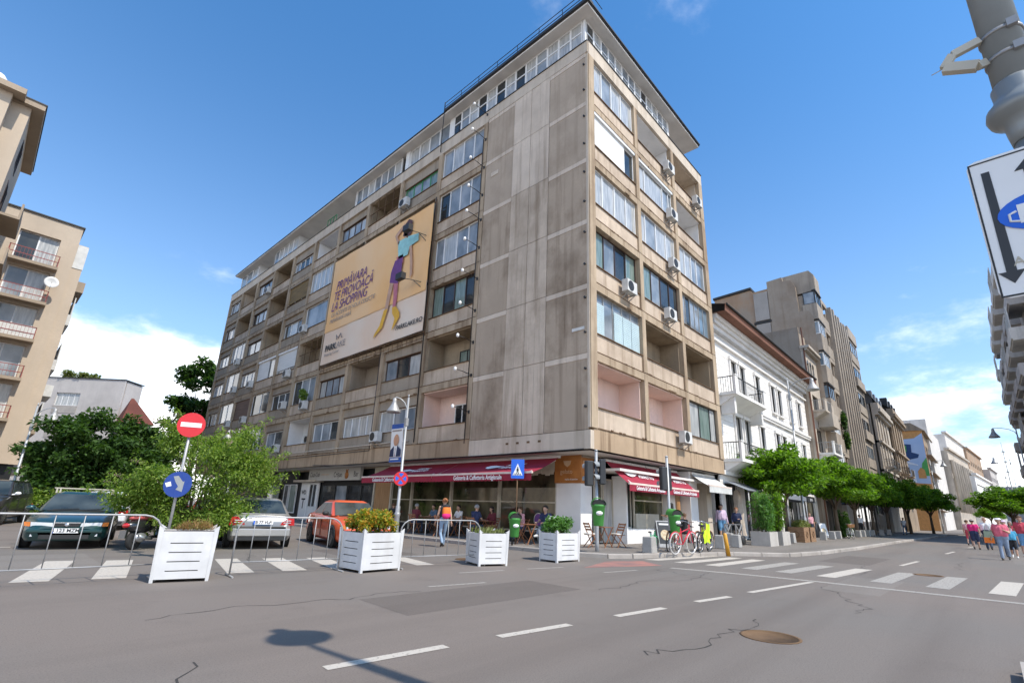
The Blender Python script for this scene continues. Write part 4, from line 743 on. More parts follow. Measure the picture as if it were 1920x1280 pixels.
for k in range(7):                                       # corner bay: rounded band, then a window that turns the corner
    z = 24.45 - 3.37 * k
    if z < 3: break
    blockbox(gb, 'corner_band', 39.97, 42.6, -1.0, 0.3, z - 3.25, z - 1.5, 'grey_render')
    fm = ['dark_frame', 'white_pvc', 'white_pvc', 'brown_frame', 'white_pvc', 'white_pvc', 'brown_frame'][k]
    window(gb, FXY(-0.95), 40.05, 42.5, z - 1.5, z - 0.12, 0.0, 3, fm, ['glass_sky', 'glass_dark'], 0.08)
    window(gb, lambda a, d, zz_: (40.02 + d, a, zz_), -0.92, 0.2, z - 1.5, z - 0.12, 0.0, 1, fm, ['glass_sky', 'glass_blue'], 0.08)
    q = MB(); q.fb(FXY(-1.0), 39.9, 42.65, -0.05, 0.3, z - 0.12, z); q.build('window_hood', 'roof_black', gb)
    hz = z - 2.9
    q = MB(); q.fb(FXY(-0.75), 43.0, 46.8, 0, 0.4, hz, hz + 1.3); q.fb(FXY(-0.75), 43.0, 46.8, 0.02, 0.4, hz + 2.9, hz + 3.37); q.build('balcony_front', 'grey_render', gb)
    q = MB(); q.fb(FXY(-0.75), 43.0, 46.8, 0.5, 0.9, hz + 1.3, hz + 2.9); q.build('recess', 'stone_brown', gb)
    window(gb, FXY(-1.0), 58.2, 62.6, z - 2.1, z - 0.7, 0.05, 3, ['dark_frame', 'brown_frame'][k % 2], ['glass_dark', 'glass_sky'], 0.09)
    blockbox(gb, 'bay_band', 58.0, 63.5, -0.95 - (0.2 if k % 2 else 0), 0.3, z - 3.3, z - 2.15, 'grey_render')
blockbox(gb, 'front_wall', 42.6, 43.0, -0.95, 0.3, 0.1, 24.6, 'grey_render'); blockbox(gb, 'front_wall', 57.5, 63.8, -0.85, 0.3, 0.1, 24.3, 'grey_render'); blockbox(gb, 'front_wall', 46.8, 57.5, -0.5, 0.4, 3.5, 24.0, 'grey_render'); blockbox(gb, 'parapet', 57.8, 63.6, -1.0, 0.3, 24.3, 25.8, 'grey_render')
for i in range(7): blockbox(gb, 'rib', 47.1 + i * 1.5, 47.75 + i * 1.5, -1.05, -0.5, 3.6, 24.8 + 0.25 * (i % 2), 'grey_render')
for x0, x1 in ((40.5, 44.5), (45, 50), (51, 56), (57, 62.5)): window(gb, FXY(-0.95), x0, x1, 0.3, 3.0, 0.1, 3, 'dark_frame', 'glass_shop', 0.1, name='shop_window')
blockbox(gb, 'shop_band', 40, 63.8, -0.9, 0.3, 3.0, 3.6, 'stone_brown')
# two ornate houses
for (nm, lab, x0, x1, y, m, rm, zt, zr) in (('ornate_house', 'pale ornate old house with a grey mansard roof beyond the tall grey block', 64.2, 76.5, -1.6, 'stone_pale', 'slate', 17.0, 20.8), ('ornate_house', 'dark brown ornate old house with a heavy cornice, beside the painted gable', 76.8, 91.0, -2.0, 'stone_brown', 'roof_black', 18.3, 19.4)):
    r = thing(nm, lab, 'building', (0, 0, 0), 0, 'ornate houses along the street'); F = FXY(y); hol = []
    for k, zz in enumerate((4.6, 8.4, 12.0)):
        for i in range(4): a = x0 + 1.2 + i * (x1 - x0 - 1.5) / 4; hol.append((a, a + 1.2, zz, zz + 2.4))
    facade(r, F, x0, x1, 0.1, zt - 2, m, hol, 'white_dirty', 2, ['glass_dark', 'glass_sky']); q = MB()
    for d, z0, z1 in ((-0.3, 7.6, 7.9), (-0.35, 11.3, 11.6), (-0.4, zt - 2.0, zt - 1.6), (-0.7, zt - 1.6, zt - 1.2), (-0.5, zt - 1.2, zt - 0.4)): q.fb(F, x0, x1, d, 0.3, z0, z1)
    q.build('cornice', m, r)
    for i in range(4):
        a = x0 + 1.0 + i * (x1 - x0 - 1.5) / 4
        if i % 2 == 0: balcony(r, a - 0.3, a + 2.0, y - 1.0, y, 8.3, m, 'black_metal', 0.1); balcony(r, a - 0.3, a + 2.0, y - 1.0, y, 4.5, m, 'black_metal', 0.1)
        q = MB(); q.fb(F, a - 0.35, a - 0.05, -0.15, 0.1, 4, zt - 2); q.build('pilaster', m, r)
        q = MB(); q.fb(F, a, a + 1.1, 0.1, 1.0, zt - 0.3, zt + 1.5); q.build('dormer', rm, r)
    q = MB(); q.add([(x0, y - 0.4, zt - 0.4), (x1, y - 0.4, zt - 0.4), (x1, y + 1.8, zr), (x0, y + 1.8, zr), (x0, y + 9, zr), (x1, y + 9, zr)], [(0, 1, 2, 3), (3, 2, 5, 4)]); q.build('roof', rm, r)
    blockbox(r, 'rear_mass', x0 + 0.05, x1 - 0.05, y + 0.5, y + 9, 0.1, zt - 0.5, m)
# house with the painted gable
mh = thing('painted_gable_house', 'brown house whose side gable carries a big blue painted advert', 'building')
blockbox(mh, 'gable_wall', 99.3, 99.6, -4.2, 0.5, 0.1, 17.6, 'mural_orange'); blockbox(mh, 'mass', 99.6, 118, -3.6, 6, 0.1, 17.2, 'stone_brown'); q = MB(); q.prism([(-4.6, 17.4), (1.0, 17.6), (1.0, 18.8), (-2.8, 18.9)], lambda a, z, d: (99.1 + d, a, z), 0, 19); q.build('roof', 'stone_brown', mh)
def mf(nm, pts, m, d): q = MB(); q.prism(pts, lambda a, z, e: (99.3 - e, a, z), d, d + 0.03); return q.build(nm, m, mh)
mf('painted_sky', [(-4.15, 8.0), (0.4, 8.4), (0.4, 15.9), (-2.9, 16.1), (-4.15, 17.0)], 'mural_blue', 0.02); mf('painted_shape', [(-0.3, 15.3), (-2.3, 15.0), (-2.2, 13.6), (-3.2, 13.2), (-3.0, 12.6), (-1.2, 12.2), (-0.3, 13.0)], 'mural_navy', 0.06); mf('painted_shape', [(-0.8, 14.9), (-1.6, 14.8), (-1.5, 13.7), (-0.8, 13.8)], 'mural_green', 0.10); mf('painted_stripe', [(-1.0, 12.2), (-2.8, 11.4), (-2.8, 11.2), (-0.9, 11.7)], 'mural_pale', 0.10)
mf('painted_hill', [(-3.0, 9.4), (-3.4, 11.6), (-4.14, 12.6), (-4.14, 9.4)], 'mural_green', 0.06); mf('painted_shape', [(-2.6, 9.0), (-3.7, 9.0), (-3.6, 10.4), (-3.1, 10.9), (-2.6, 10.2)], 'mural_orange', 0.10); mf('painted_panel', [(-0.3, 8.5), (-2.2, 8.3), (-2.2, 10.4), (-0.3, 10.8)], 'mural_pale', 0.05)
F = FXY(-4.0); hol = [(100.8 + i * 4.3, 103.8 + i * 4.3, z, z + 1.5) for i in range(4) for z in (4.2, 7.4, 10.6, 13.8)]; facade(mh, F, 99.6, 118, 0.1, 17.4, 'stone_brown', hol, 'dark_frame', 2, ['glass_dark', 'glass_sky'])
for z in (3.6, 6.8, 10.0, 13.2): blockbox(mh, 'balcony_slab', 100.5, 117, -4.9, -4.0, z - 0.1, z + 0.05, 'stone_brown')
# long pale block, columned bank, modern white block and what stands behind
lp = thing('pale_party_wall_block', 'long pale grey block with a blank stepped party wall rising behind the painted gable', 'building')
q = MB(); q.prism([(118.5, 0.1), (112, 0.1), (112, 21.5), (116, 21.9), (128, 20.6), (150, 21.8), (150, 0.1)], lambda a, z, d: (a, -4.4 + d, z), 0, 8); q.build('wall', 'far_white', lp)
def farblock(nm, lab, x0, x1, y0, y1, zt, m, rows, cols, fm='dark_frame', hh=1.8, ww=0.55, z0=4.5, group=None, sk=-0.08):
    r = thing(nm, lab, 'building', ((x0 + x1) / 2, y0, 0), math.atan(sk), group); L_ = (x1 - x0) / 2; F = FXY(0); st = (zt - z0 - 1.2) / rows; cw = 2 * L_ / cols
    hol = [(-L_ + cw * (i + 0.5 - ww / 2), -L_ + cw * (i + 0.5 + ww / 2), z0 + st * j, z0 + st * j + hh) for i in range(cols) for j in range(rows)]
    facade(r, F, -L_, L_, 0.1, zt, m, hol, fm, 1, ['glass_dark', 'glass_blue'], 0.5, None, 0.25)
    blockbox(r, 'mass', -L_, L_, 0.5, y1 - y0, 0.1, zt - 0.2, m); q = MB(); q.fb(F, -L_ - 0.3, L_ + 0.3, -0.5, 0.6, zt, zt + 0.5); q.build('cornice', m, r); return r
bk = farblock('columned_bank', 'grey stone bank with rows of columns between its tall windows', 151, 190, -7.2, 6, 19.5, 'stone_pale', 3, 9, hh=3.4, ww=0.5)
for i in range(10):
    q = MB(); q.lathe([(0.45, 4.2), (0.38, 16.5), (0.55, 16.9)], (-19 + i * 4.2, -0.55, 0), 8); q.build('column', 'stone_pale', bk)
farblock('modern_white_block', 'low modern white block with dark ribbon windows at the end of the street', 180, 224, -11.4, -2, 15.2, 'town_white', 3, 1, hh=2.6, ww=0.92, z0=2.6)
farblock('stepped_brown_block', 'brown and white stepped apartment house rising above the modern white block', 205, 246, -10.5, 8, 25.5, 'brick_old', 5, 8, hh=1.6, ww=0.5)
u = farblock('stepped_white_block', 'white stepped top storeys of a distant apartment house over the bank roof', 168, 205, -6.8, 8, 26, 'far_white', 5, 8, hh=1.5)
farblock('distant_apartment_house', 'distant grey apartment house closing the row on the far side of the street', 246, 275, -15.2, 0, 22, 'grey_far', 5, 7, hh=1.6)
farblock('distant_office', 'bluish glass office far away at the end of the street', 405, 440, -29, 0, 24, 'slate', 6, 9, 'grey_frame', 2.2, 0.85, z0=3)
farblock('distant_office', 'pale office beside the bluish one, far away at the end of the street', 440, 470, -36, -10, 24, 'far_white', 6, 6, 'grey_frame', 1.8, 0.6, z0=3)
for (x, y, h, l) in ((266, -19.6, 34, 'tall thin mast with lamps above the far trees'), (300, -19.5, 26, 'shorter thin mast left of the tall one, above the far trees')):
    t = thing('mast', l, 'mast', (x, y, 0), 0, 'masts at the end of the street'); b = MB(); b.tube([(0, 0, 0), (0, 0, h)], [0.28, 0.12], 6); b.build('pole', 'grey_frame', t); b = MB()
    for z in (h - 4, h - 8, h - 12): b.box(-0.5, 0.5, -0.5, 0.5, z, z + 0.4)
    b.build('lamp_cluster', 'grey_frame', t)
# right-hand balconied block
rb = thing('balconied_block', 'tall grey block with stacked deep balconies at the right edge, under the white sign', 'building')
F = lambda a, d, z: (a, -15.6 - d, z); hol = [(a, a + 2.6, z, z + 1.7) for a in (41, 47, 53, 59, 65) for z in [4.6 + 3.05 * k for k in range(7)]]
b = MB(); wall_grid(b, F, 38, 72, 0.1, 26.3, 0, 0.4, hol); b.build('wall', 'grey_far', rb)
for h in hol: window(rb, F, h[0], h[1], h[2], h[3], 0.2, 2, 'white_dirty', ['glass_dark', 'glass_sky'], 0.08)
blockbox(rb, 'mass', 38, 71.9, -30, -16.1, 0.1, 26, 'grey_far'); blockbox(rb, 'roof_edge', 37.6, 72.3, -30, -15.2, 26.3, 26.6, 'roof_black')
for k in range(7):
    for a in (40.2, 46.2, 52.2, 58.2, 64.2, 69.0):
        z = 4.0 + 3.05 * k; x1 = a + (4.2 if a < 69 else 2.6); yf = -14.4 if (k + int(a)) % 3 else -14.7
        q = MB(); q.box(a, x1, yf, -15.6, z - 0.15, z); q.box(a, x1, yf, yf + 0.1, z, z + 0.95); q.box(a, a + 0.1, yf, -15.6, z, z + 0.95); q.box(x1 - 0.1, x1, yf, -15.6, z, z + 0.95); q.build('balcony', 'grey_far' if (k + int(a)) % 2 else 'far_white', rb)
        if (k * 3 + int(a)) % 4 == 0: window(rb, lambda aa, d, zz_, yf=yf: (aa, yf - d, zz_), a, x1, z + 0.95, z + 2.8, 0.0, 4, 'white_dirty', ['glass_sky', 'glass_dark'], 0.08)
# left side: tower with an overhanging eave, beige block, balconied wing, grey block, brick house
lt = thing('beige_tower', 'beige tower with an overhanging flat eave cut off by the left picture edge', 'building')
blockbox(lt, 'wall', -34, -17.75, 28.3, 37.0, 0.1, 23.6, 'beige_render'); blockbox(lt, 'corner_projection', -34, -18.6, 27.5, 28.4, 0.1, 23.6, 'beige_render')
q = MB(); q.box(-34, -18.1, 27.0, 28.0, 23.6, 23.95); q.box(-34, -17.2, 27.9, 37.3, 23.6, 23.95); q.build('eave', 'beige_dark', lt); q = MB(); q.box(-34, -17.15, 27.85, 37.35, 23.95, 24.02); q.build('roof_edge', 'roof_black', lt)
Fl = lambda a, d, z: (-17.75 - d, a, z)
for k in range(7):
    z = 20.9 - 2.95 * k
    window(lt, Fl, 30.5, 32.6, z, z + 1.7, -0.03, 2, 'brown_frame', ['glass_dark', 'glass_sky'], 0.08)
    if k: q = MB(); q.box(-17.75, -16.7, 29.6, 33.2, z - 0.95, z - 0.8); q.box(-16.8, -16.7, 29.6, 33.2, z - 0.8, z + 0.1); q.build('balcony', 'beige_dark', lt)
q = MB(); q.lathe([(0.6, 24.0), (0.6, 25.2), (0.3, 25.6)], (-19.6, 29.5, 0), 10); q.build('water_tank', 'white_dirty', lt)
bb = thing('beige_block', 'beige rendered apartment block with red balcony rails, left of the trees', 'building')
F = FXY(40.06); hol = [(-16.85, -14.55, 20.5 - 1.75 - 2.93 * k, 20.5 - 2.93 * k) for k in range(6)] + [(-22.5, -20.0, 20.5 - 1.75 - 2.93 * k, 20.5 - 2.93 * k) for k in range(6)]
b = MB(); wall_grid(b, F, -34, -13.5, 3.2, 22.0, 0, 0.5, [(h[0], h[1], h[2] - 0.7, h[3]) for h in hol]); b.box(-13.5, -12.85, 40.5, 41.2, 3.2, 20.75); b.build('wall', 'beige_render', bb); blockbox(bb, 'mass', -34, -13.55, 40.9, 60, 0.1, 21.8, 'beige_render'); blockbox(bb, 'roof_edge', -34, -13.4, 39.95, 60, 22.0, 22.1, 'roof_black'); blockbox(bb, 'ground_recess', -34, -13.2, 40.6, 40.9, 0.1, 3.3, 'shop_black'); blockbox(bb, 'white_panel', -13.48, -12.82, 40.46, 40.52, 18.7, 20.7, 'white_dirty')  # ground_recess: shade under the overhang painted as a near-black wall
for i, h in enumerate(hol):
    window(bb, F, h[0], h[1], h[2] - 0.7, h[3], 0.3, 2, 'white_pvc', ['glass_sky', 'glass_curtain', 'glass_dark'], 0.08, None); z = h[2] - 0.75
    q = MB(); q.fb(F, h[0] - 0.3, h[1] + 0.3, -0.75, 0.2, z - 0.22, z); q.build('balcony_slab', 'beige_dark', bb)
    q = MB()
    for zz in (0.35, 0.85): q.fb(F, h[0] - 0.25, h[1] + 0.25, -0.72, -0.68, z + zz, z + zz + 0.05)
    for s in (h[0] - 0.25, h[1] + 0.2): q.fb(F, s, s + 0.05, -0.72, 0, z + 0.82, z + 0.9); q.fb(F, s, s + 0.05, -0.72, -0.66, z, z + 0.9)
    for j in range(14): a = h[0] - 0.2 + (h[1] - h[0] + 0.4) * j / 14; q.fb(F, a, a + 0.015, -0.71, -0.69, z, z + 0.85)
    q.build('balcony_railing', 'rail_red', bb)
    if i == 2: q = MB(); q.fb(F, h[0] - 0.2, h[1] + 0.2, -0.70, -0.67, z + 0.02, z + 0.85); q.build('balcony_screen', 'white_dirty', bb)
t = thing('satellite_dish', 'round white satellite dish on a red balcony rail of the beige block', 'satellite dish', (-14.35, 39.2, 16.7)); b = MB(); b.lathe([(0.001, 0.12), (0.25, 0.06), (0.42, 0.0), (0.43, 0.01), (0.25, 0.08), (0.001, 0.14)], (0, 0, 0), 16, axis='y'); b.build('dish', 'white_pvc', t); b = MB(); b.tube([(0, 0.1, 0), (0.05, -0.35, -0.12)], 0.015, 5); b.tube([(0, 0.1, 0), (0, 0.3, -0.6)], 0.02, 5); b.build('feed_arm', 'grey_frame', t)
bw = thing('balconied_wing', 'shabby wing of stacked glazed balconies seen edge-on behind the beige block', 'building')
blockbox(bw, 'mass', -18, -13.2, 41.5, 70, 0.1, 20.2, 'grey_far')
for k in range(7):
    for j in range(6):
        z = 18.2 - 2.93 * k; y = 42 + j * 4.6; x1 = -12.3 - 0.25 * ((k + j) % 3)
        if z < 0.5: continue
        q = MB(); q.box(-13.2, x1, y, y + 3.6, z - 0.9, z); q.build('balcony', 'white_dirty' if (k + j) % 2 else 'beige_dark', bw)
        if (k + 2 * j) % 3: window(bw, lambda a, d, zz_, x1=x1: (x1 - d, a, zz_), y, y + 3.6, z, z + 1.5, 0.02, 3, 'white_dirty', ['glass_sky', 'glass_dark'], 0.08)
mg = thing('grey_block', 'plain light grey block with two bands of white windows and shrubs on its flat roof', 'building', (-10.4, 84.3, 0), math.atan2(-7.4, 7.2))
F = FXY(0); hol = [(1.3, 4.6, 13.1, 14.9), (1.3, 4.6, 9.7, 11.6), (1.3, 4.6, 6.2, 8.1)]; facade(mg, F, -2, 10.3, 0.1, 17.0, 'grey_far', hol, 'white_pvc', 4, ['glass_sky', 'glass_curtain'], 0.3); blockbox(mg, 'mass', -2, 10.25, 0.5, 3.6, 0.1, 16.9, 'grey_far'); blockbox(mg, 'roof_edge', -2.1, 10.4, -0.1, 3.7, 17.0, 17.12, 'roof_black')
for z in (12.0, 8.6): blockbox(mg, 'spandrel_panel', 1.3, 4.6, -0.05, 0.05, z, z + 1.0, 'party_pale')
bh = thing('brick_house', 'small brick house with a steep red tiled roof, right behind the grey block', 'building', (-0.95, 73.5, 0)); blockbox(bh, 'wall', -1.5, 1.0, 0, 4, 0.1, 10.9, 'brick_old')
q = MB(); q.add([(-2.2, -0.6, 10.8), (1.55, -0.6, 10.8), (1.55, 4.6, 10.8), (-2.2, 4.6, 10.8), (-1.3, 2.0, 14.4), (-1.0, 2.0, 14.4)], [(0, 1, 5, 4), (1, 2, 5), (2, 3, 4, 5), (3, 0, 4), (0, 3, 2, 1)]); q.build('roof', 'red_tile', bh); window(bh, FX, -0.5, 0.5, 8.6, 10.0, -0.05, 2, 'white_dirty', 'glass_dark', 0.08)
# ---------------------------------------------------------------- street furniture
wall('planter_grey', (0.66, 0.655, 0.65), (0.42, 0.38, 0.33), 0.35, 0.16, 0.45, 2.0, 0.05); mat('slot_dark', (0.02, 0.02, 0.02), 0.8); mat('galv', (0.36, 0.355, 0.35), 0.5, metal=0.35, var=0.12, scale=6); mat('pole_grey', (0.36, 0.37, 0.38), 0.45, metal=0.3, var=0.1, scale=4)
mat('sign_red', (0.62, 0.02, 0.03), 0.4, var=0.04); mat('sign_blue', (0.01, 0.12, 0.62), 0.4, var=0.05); mat('sign_white', (0.80, 0.80, 0.79), 0.4, var=0.04); mat('sign_navy', (0.012, 0.05, 0.26), 0.45, var=0.1); mat('bin_green', (0.06, 0.27, 0.05), 0.45, var=0.1); mat('bollard_yellow', (0.70, 0.34, 0.02), 0.5, c2=(0.55, 0.26, 0.03), scale=6)
wall('stone_box', (0.50, 0.47, 0.43), (0.3, 0.27, 0.23), 0.3, 0.3, scale=2); wall('bollard_stone', (0.40, 0.385, 0.36), (0.22, 0.2, 0.18), 0.3, 0.3, scale=3); mat('crate_wood', (0.33, 0.20, 0.11), 0.7, c2=(0.22, 0.12, 0.06), scale=5, stretch=(1, 1, 5)); mat('chair_wood', (0.36, 0.16, 0.07), 0.5, c2=(0.24, 0.09, 0.04), scale=8); mat('cushion', (0.72, 0.69, 0.62), 0.9)
mat('umbrella_cloth', (0.50, 0.42, 0.34), 0.9, var=0.15, scale=4); mat('lens_dark', (0.015, 0.014, 0.013), 0.15); mat('visor_pale', (0.30, 0.31, 0.31), 0.4); mat('board_dark', (0.03, 0.032, 0.035), 0.5); mat('board_food', (0.70, 0.66, 0.45), 0.6, c2=(0.45, 0.25, 0.12), scale=14); mat('straw', (0.36, 0.22, 0.10), 0.9, var=0.4, scale=30); mat('soil', (0.07, 0.045, 0.03), 0.95, var=0.3, scale=20)

def planter(loc, rz, w_, d_, h, label):
    t = thing('planter', label, 'planter', (loc[0], loc[1], 0), rz, 'white metal planters blocking the side street'); w2, d2 = w_ / 2, d_ / 2; tp = 0.025
    def side(P, L_):                                    # P(a,u,z): a along the side, u outwards
        b = MB(); zs = [0.05] + [q for k in range(4) for q in (0.17 + k * (h - 0.3) / 3.6, 0.17 + k * (h - 0.3) / 3.6 + 0.016)] + [h - 0.02]
        f = lambda a, u, z: P(a * (1 + tp * z / h), u + tp * z / h * 0.5 * 0, z)
        def bx_(a0, a1, z0, z1): b.add([f(a0, 0, z0), f(a1, 0, z0), f(a1, 0, z1), f(a0, 0, z1), f(a0, -0.02, z0), f(a1, -0.02, z0), f(a1, -0.02, z1), f(a0, -0.02, z1)], [(0, 1, 2, 3), (7, 6, 5, 4), (0, 4, 5, 1), (1, 5, 6, 2), (2, 6, 7, 3), (3, 7, 4, 0)])
        for i in range(0, len(zs), 2): bx_(-L_ / 2, L_ / 2, zs[i], zs[i + 1])
        for i in range(1, len(zs) - 1, 2): bx_(-L_ / 2, -L_ * 0.28, zs[i], zs[i + 1]); bx_(L_ * 0.28, L_ / 2, zs[i], zs[i + 1])
        b.build('side_panel', 'planter_grey', t)
    side(lambda a, u, z: (a, -d2 - u, z), w_); side(lambda a, u, z: (a, d2 + u, z), w_); side(lambda a, u, z: (-w2 - u, a, z), d_); side(lambda a, u, z: (w2 + u, a, z), d_)
    for sx in (-1, 1):
        for sy in (-1, 1):
            b = MB(); x, y = sx * w2, sy * d2; k = 1 + tp
            b.add([(x, y, 0), (x - sx * 0.05, y + sy * 0.006, 0.0), (x - sx * 0.05, y + sy * 0.006, h), (x - sx * 0.09, y + sy * 0.006, h), (x * k + sx * 0.012, y * k + sy * 0.012, h + 0.075), (x + sx * 0.006, y - sy * 0.09, h), (x + sx * 0.006, y - sy * 0.05, h), (x + sx * 0.006, y - sy * 0.05, 0)],
                  [(0, 1, 2, 3, 4), (0, 4, 5, 6, 7)]); b.build('corner_post', 'planter_grey', t)
    b = MB(); b.box(-w2 + 0.03, w2 - 0.03, -d2 + 0.03, d2 - 0.03, 0.04, h - 0.10); b.build('dark_inner_box', 'slot_dark', t)  # shade behind the slots put in as a near-black box
    b = MB(); b.box(-w2 + 0.022, w2 - 0.022, -d2 + 0.022, d2 - 0.022, h - 0.10, h - 0.04); b.build('soil', 'soil', t)
    return t
planter((-12.36, 0.22), rad(-14), 0.84, 0.70, 0.83, 'white slotted planter with dry straw, leftmost of the four')
planter((-8.92, -0.23), rad(2), 0.98, 0.92, 0.80, 'white slotted planter holding orange and yellow-green leaves')
planter((-5.88, -0.78), rad(-20), 0.78, 0.84, 0.78, 'white slotted planter with sparse thin grass')
planter((-3.42, -1.22), rad(-3), 0.97, 0.66, 0.78, 'white slotted planter with a dense green clump, nearest the corner')

def barrier(p, q, label):
    p = Vector(p + (0,)); q = Vector(q + (0,)); d = q - p; L_ = d.length; t = thing('crowd_barrier', label, 'barrier', p, math.atan2(d.y, d.x), 'crowd barriers across the side street')
    b = MB(); r = 0.28; pts = [(0, 0, 0.02), (0, 0, 1.05 - r)] + [(r - r * math.cos(a), 0, 1.05 - r + r * math.sin(a)) for a in (PI / 8, PI / 4, 3 * PI / 8, PI / 2)]
    pts += [(L_ - q_[0], 0, q_[2]) for q_ in pts[::-1]]; b.tube(pts, 0.016, 8); b.build('hoop', 'galv', t)
    b = MB(); b.tube([(0, 0, 0.24), (L_, 0, 0.24)], 0.012, 6); b.build('bottom_rail', 'galv', t)
    n = 6
    for i in range(1, n + 1):
        x = L_ * i / (n + 1); b = MB(); zt = 1.05 if r < x < L_ - r else 1.0; b.tube([(x, 0, 0.24), (x, 0, zt)], 0.008, 6); b.build('bar', 'galv', t)
    for x in (0.0, L_):
        b = MB(); b.tube([(x, -0.28, 0.015), (x, 0.28, 0.015)], 0.018, 6); b.build('foot', 'galv', t)
barrier((-15.25, 0.55), (-12.72, 0.48), 'bent-tube crowd barrier in front of the dark green car, cut by the left edge')
barrier((-11.58, 0.16), (-9.55, -0.08), 'crowd barrier in front of the silver car, between two planters')
barrier((-8.25, -0.35), (-6.12, -0.76), 'crowd barrier in front of the woman with the orange backpack')

def disc(t, nm, r, c, n_, m, th=0.012, seg=28):      # round plate facing direction n_
    b = MB(); b.lathe([(0.001, 0), (r, 0), (r, th), (0.001, th)], (0, 0, 0), seg, smooth=False); o = b.build(nm, m, t, c); o.rotation_euler = Vector(n_).to_track_quat('Z', 'Y').to_euler(); return o
def plate(t, nm, w_, h, c, n_, m, th=0.012, corner=0.03):
    b = MB(); k = [(sx * (w_ / 2 - corner + corner * math.cos(a)), sy * (h / 2 - corner + corner * math.sin(a))) for sx, sy, a0 in ((1, 1, 0), (-1, 1, 0), (-1, -1, 0), (1, -1, 0)) for a in ((0, PI / 4, PI / 2) if sx * sy > 0 else (PI / 2, PI / 4, 0))]
    b.prism(k, lambda a, z, d: (a, -d, z), 0, th); o = b.build(nm, m, t, c); n_ = Vector(n_); o.rotation_euler = (0, 0, math.atan2(n_.y, n_.x) + PI / 2); return o
# tilted no-entry post in the bush
t = thing('no_entry_sign', 'red no-entry disc over a torn blue disc on a galvanised post in the bush', 'traffic sign', (-11.82, 3.75, 0)); n_ = (-0.42, -0.9, 0.02)
b = MB(); b.tube([(0, 0, 0), (0, 0, 3.3)], 0.032, 10); b.build('post', 'galv', t)
o = disc(t, 'no_entry_disc', 0.30, (-0.02, -0.05, 3.08), n_, 'sign_red'); b = MB(); b.box(-0.22, 0.22, -0.055, 0.055, 0.0125, 0.0165); b.build('white_bar', 'sign_white', o)
o = disc(t, 'blue_disc', 0.30, (-0.03, -0.06, 1.66), (-0.55, -0.83, 0.05), 'sign_navy')
b = MB(); b.prism([(-0.12, 0.18), (-0.02, 0.2), (0.1, 0.06), (0.13, 0.08), (0.12, -0.17), (-0.02, -0.12), (0.02, -0.05), (-0.06, 0.06)], lambda a, z, d: (a, z, d), 0.0125, 0.016); b.build('torn_arrow', 'visor_pale', o); b = MB(); b.prism([(-0.27, 0.02), (-0.16, 0.06), (-0.12, -0.04), (-0.22, -0.07)], lambda a, z, d: (a, z, d), 0.0125, 0.016); b.build('torn_sticker', 'sign_white', o)
# crossing sign
t = thing('crossing_sign', 'square blue pedestrian crossing sign on a thin post in front of the cafe', 'traffic sign', (-1.12, 2.61, 0.1)); n_ = (-0.76, -0.65, 0)
b = MB(); b.tube([(0, 0, 0), (0, 0, 2.75)], 0.025, 8); b.build('post', 'rust_edge', t); o = plate(t, 'blue_plate', 0.5, 0.72, (-0.03, -0.03, 2.74), n_, 'sign_blue')
b = MB(); b.prism([(-0.19, -0.24), (0.19, -0.24), (0.0, 0.2)], lambda a, z, d: (a, -d, z), 0.0125, 0.016); b.build('white_triangle', 'sign_white', o)
b = MB(); b.ell((0, -0.018, 0.05), (0.025, 0.004, 0.025), 8, 5); b.prism([(-0.03, 0.02), (0.03, 0.02), (0.045, -0.08), (0.02, -0.08), (0.055, -0.2), (0.03, -0.2), (0, -0.1), (-0.04, -0.2), (-0.06, -0.2), (-0.02, -0.08), (-0.045, -0.08)], lambda a, z, d: (a, -d, z), 0.0165, 0.02); b.build('walking_figure', 'ink', o)
for i in range(5):
    b = MB(); b.prism([(-0.15 + i * 0.066, -0.235), (-0.12 + i * 0.066, -0.235), (-0.11 + i * 0.055, -0.17), (-0.13 + i * 0.055, -0.17)], lambda a, z, d: (a, -d, z), 0.0165, 0.019); b.build('stripe', 'ink', o)
def litter_bin(label, loc, zb, rz, sc_=1.0):
    t = thing('litter_bin', label, 'litter bin', (loc[0], loc[1], zb), rz, 'green litter bins on poles'); t.scale = (sc_,) * 3
    b = MB(); b.lathe([(0.15, 0), (0.16, 0.02), (0.215, 0.58), (0.235, 0.60), (0.235, 0.66), (0.225, 0.67)], (0, -0.26, 0), 18); b.build('bucket', 'bin_green', t)
    b = MB(); k = 12
    for i in range(k):                                  # hooded lid with an open mouth
        a0, a1 = PI * i / k, PI * (i + 1) / k; b.add([(0.235 * math.cos(a0), -0.46, 0.66 + 0.2 * math.sin(a0)), (0.235 * math.cos(a1), -0.46, 0.66 + 0.2 * math.sin(a1)), (0.225 * math.cos(a1), -0.04, 0.66 + 0.24 * math.sin(a1)), (0.225 * math.cos(a0), -0.04, 0.66 + 0.24 * math.sin(a0))], [(0, 1, 2, 3)], 0, True)
    b.build('hood', 'bin_green', t)
    b = MB(); b.prism([(0.215 * math.cos(PI * i / k), 0.655 + 0.17 * math.sin(PI * i / k)) for i in range(k + 1)], lambda a, z, d: (a, d, z), -0.44, -0.05); b.build('mouth', 'slot_dark', t)
    b = MB(); b.lathe([(0.001, 0.0), (0.11, 0.0), (0.11, 0.012), (0.001, 0.012)], (0, -0.485, 0.4), 20, axis='y'); o = b.build('oval_label', 'sign_white', t); o.scale = (1.0, 1, 0.62); o.location = (0, 0.0, 0.15)
    b = MB(); b.box(-0.05, 0.05, -0.06, 0.02, 0.15, 0.2); b.box(-0.05, 0.05, -0.06, 0.02, 0.5, 0.55); b.build('clamp', 'galv', t)
    return t
CAMA = math.atan2(-0.66, -0.75) + PI / 2
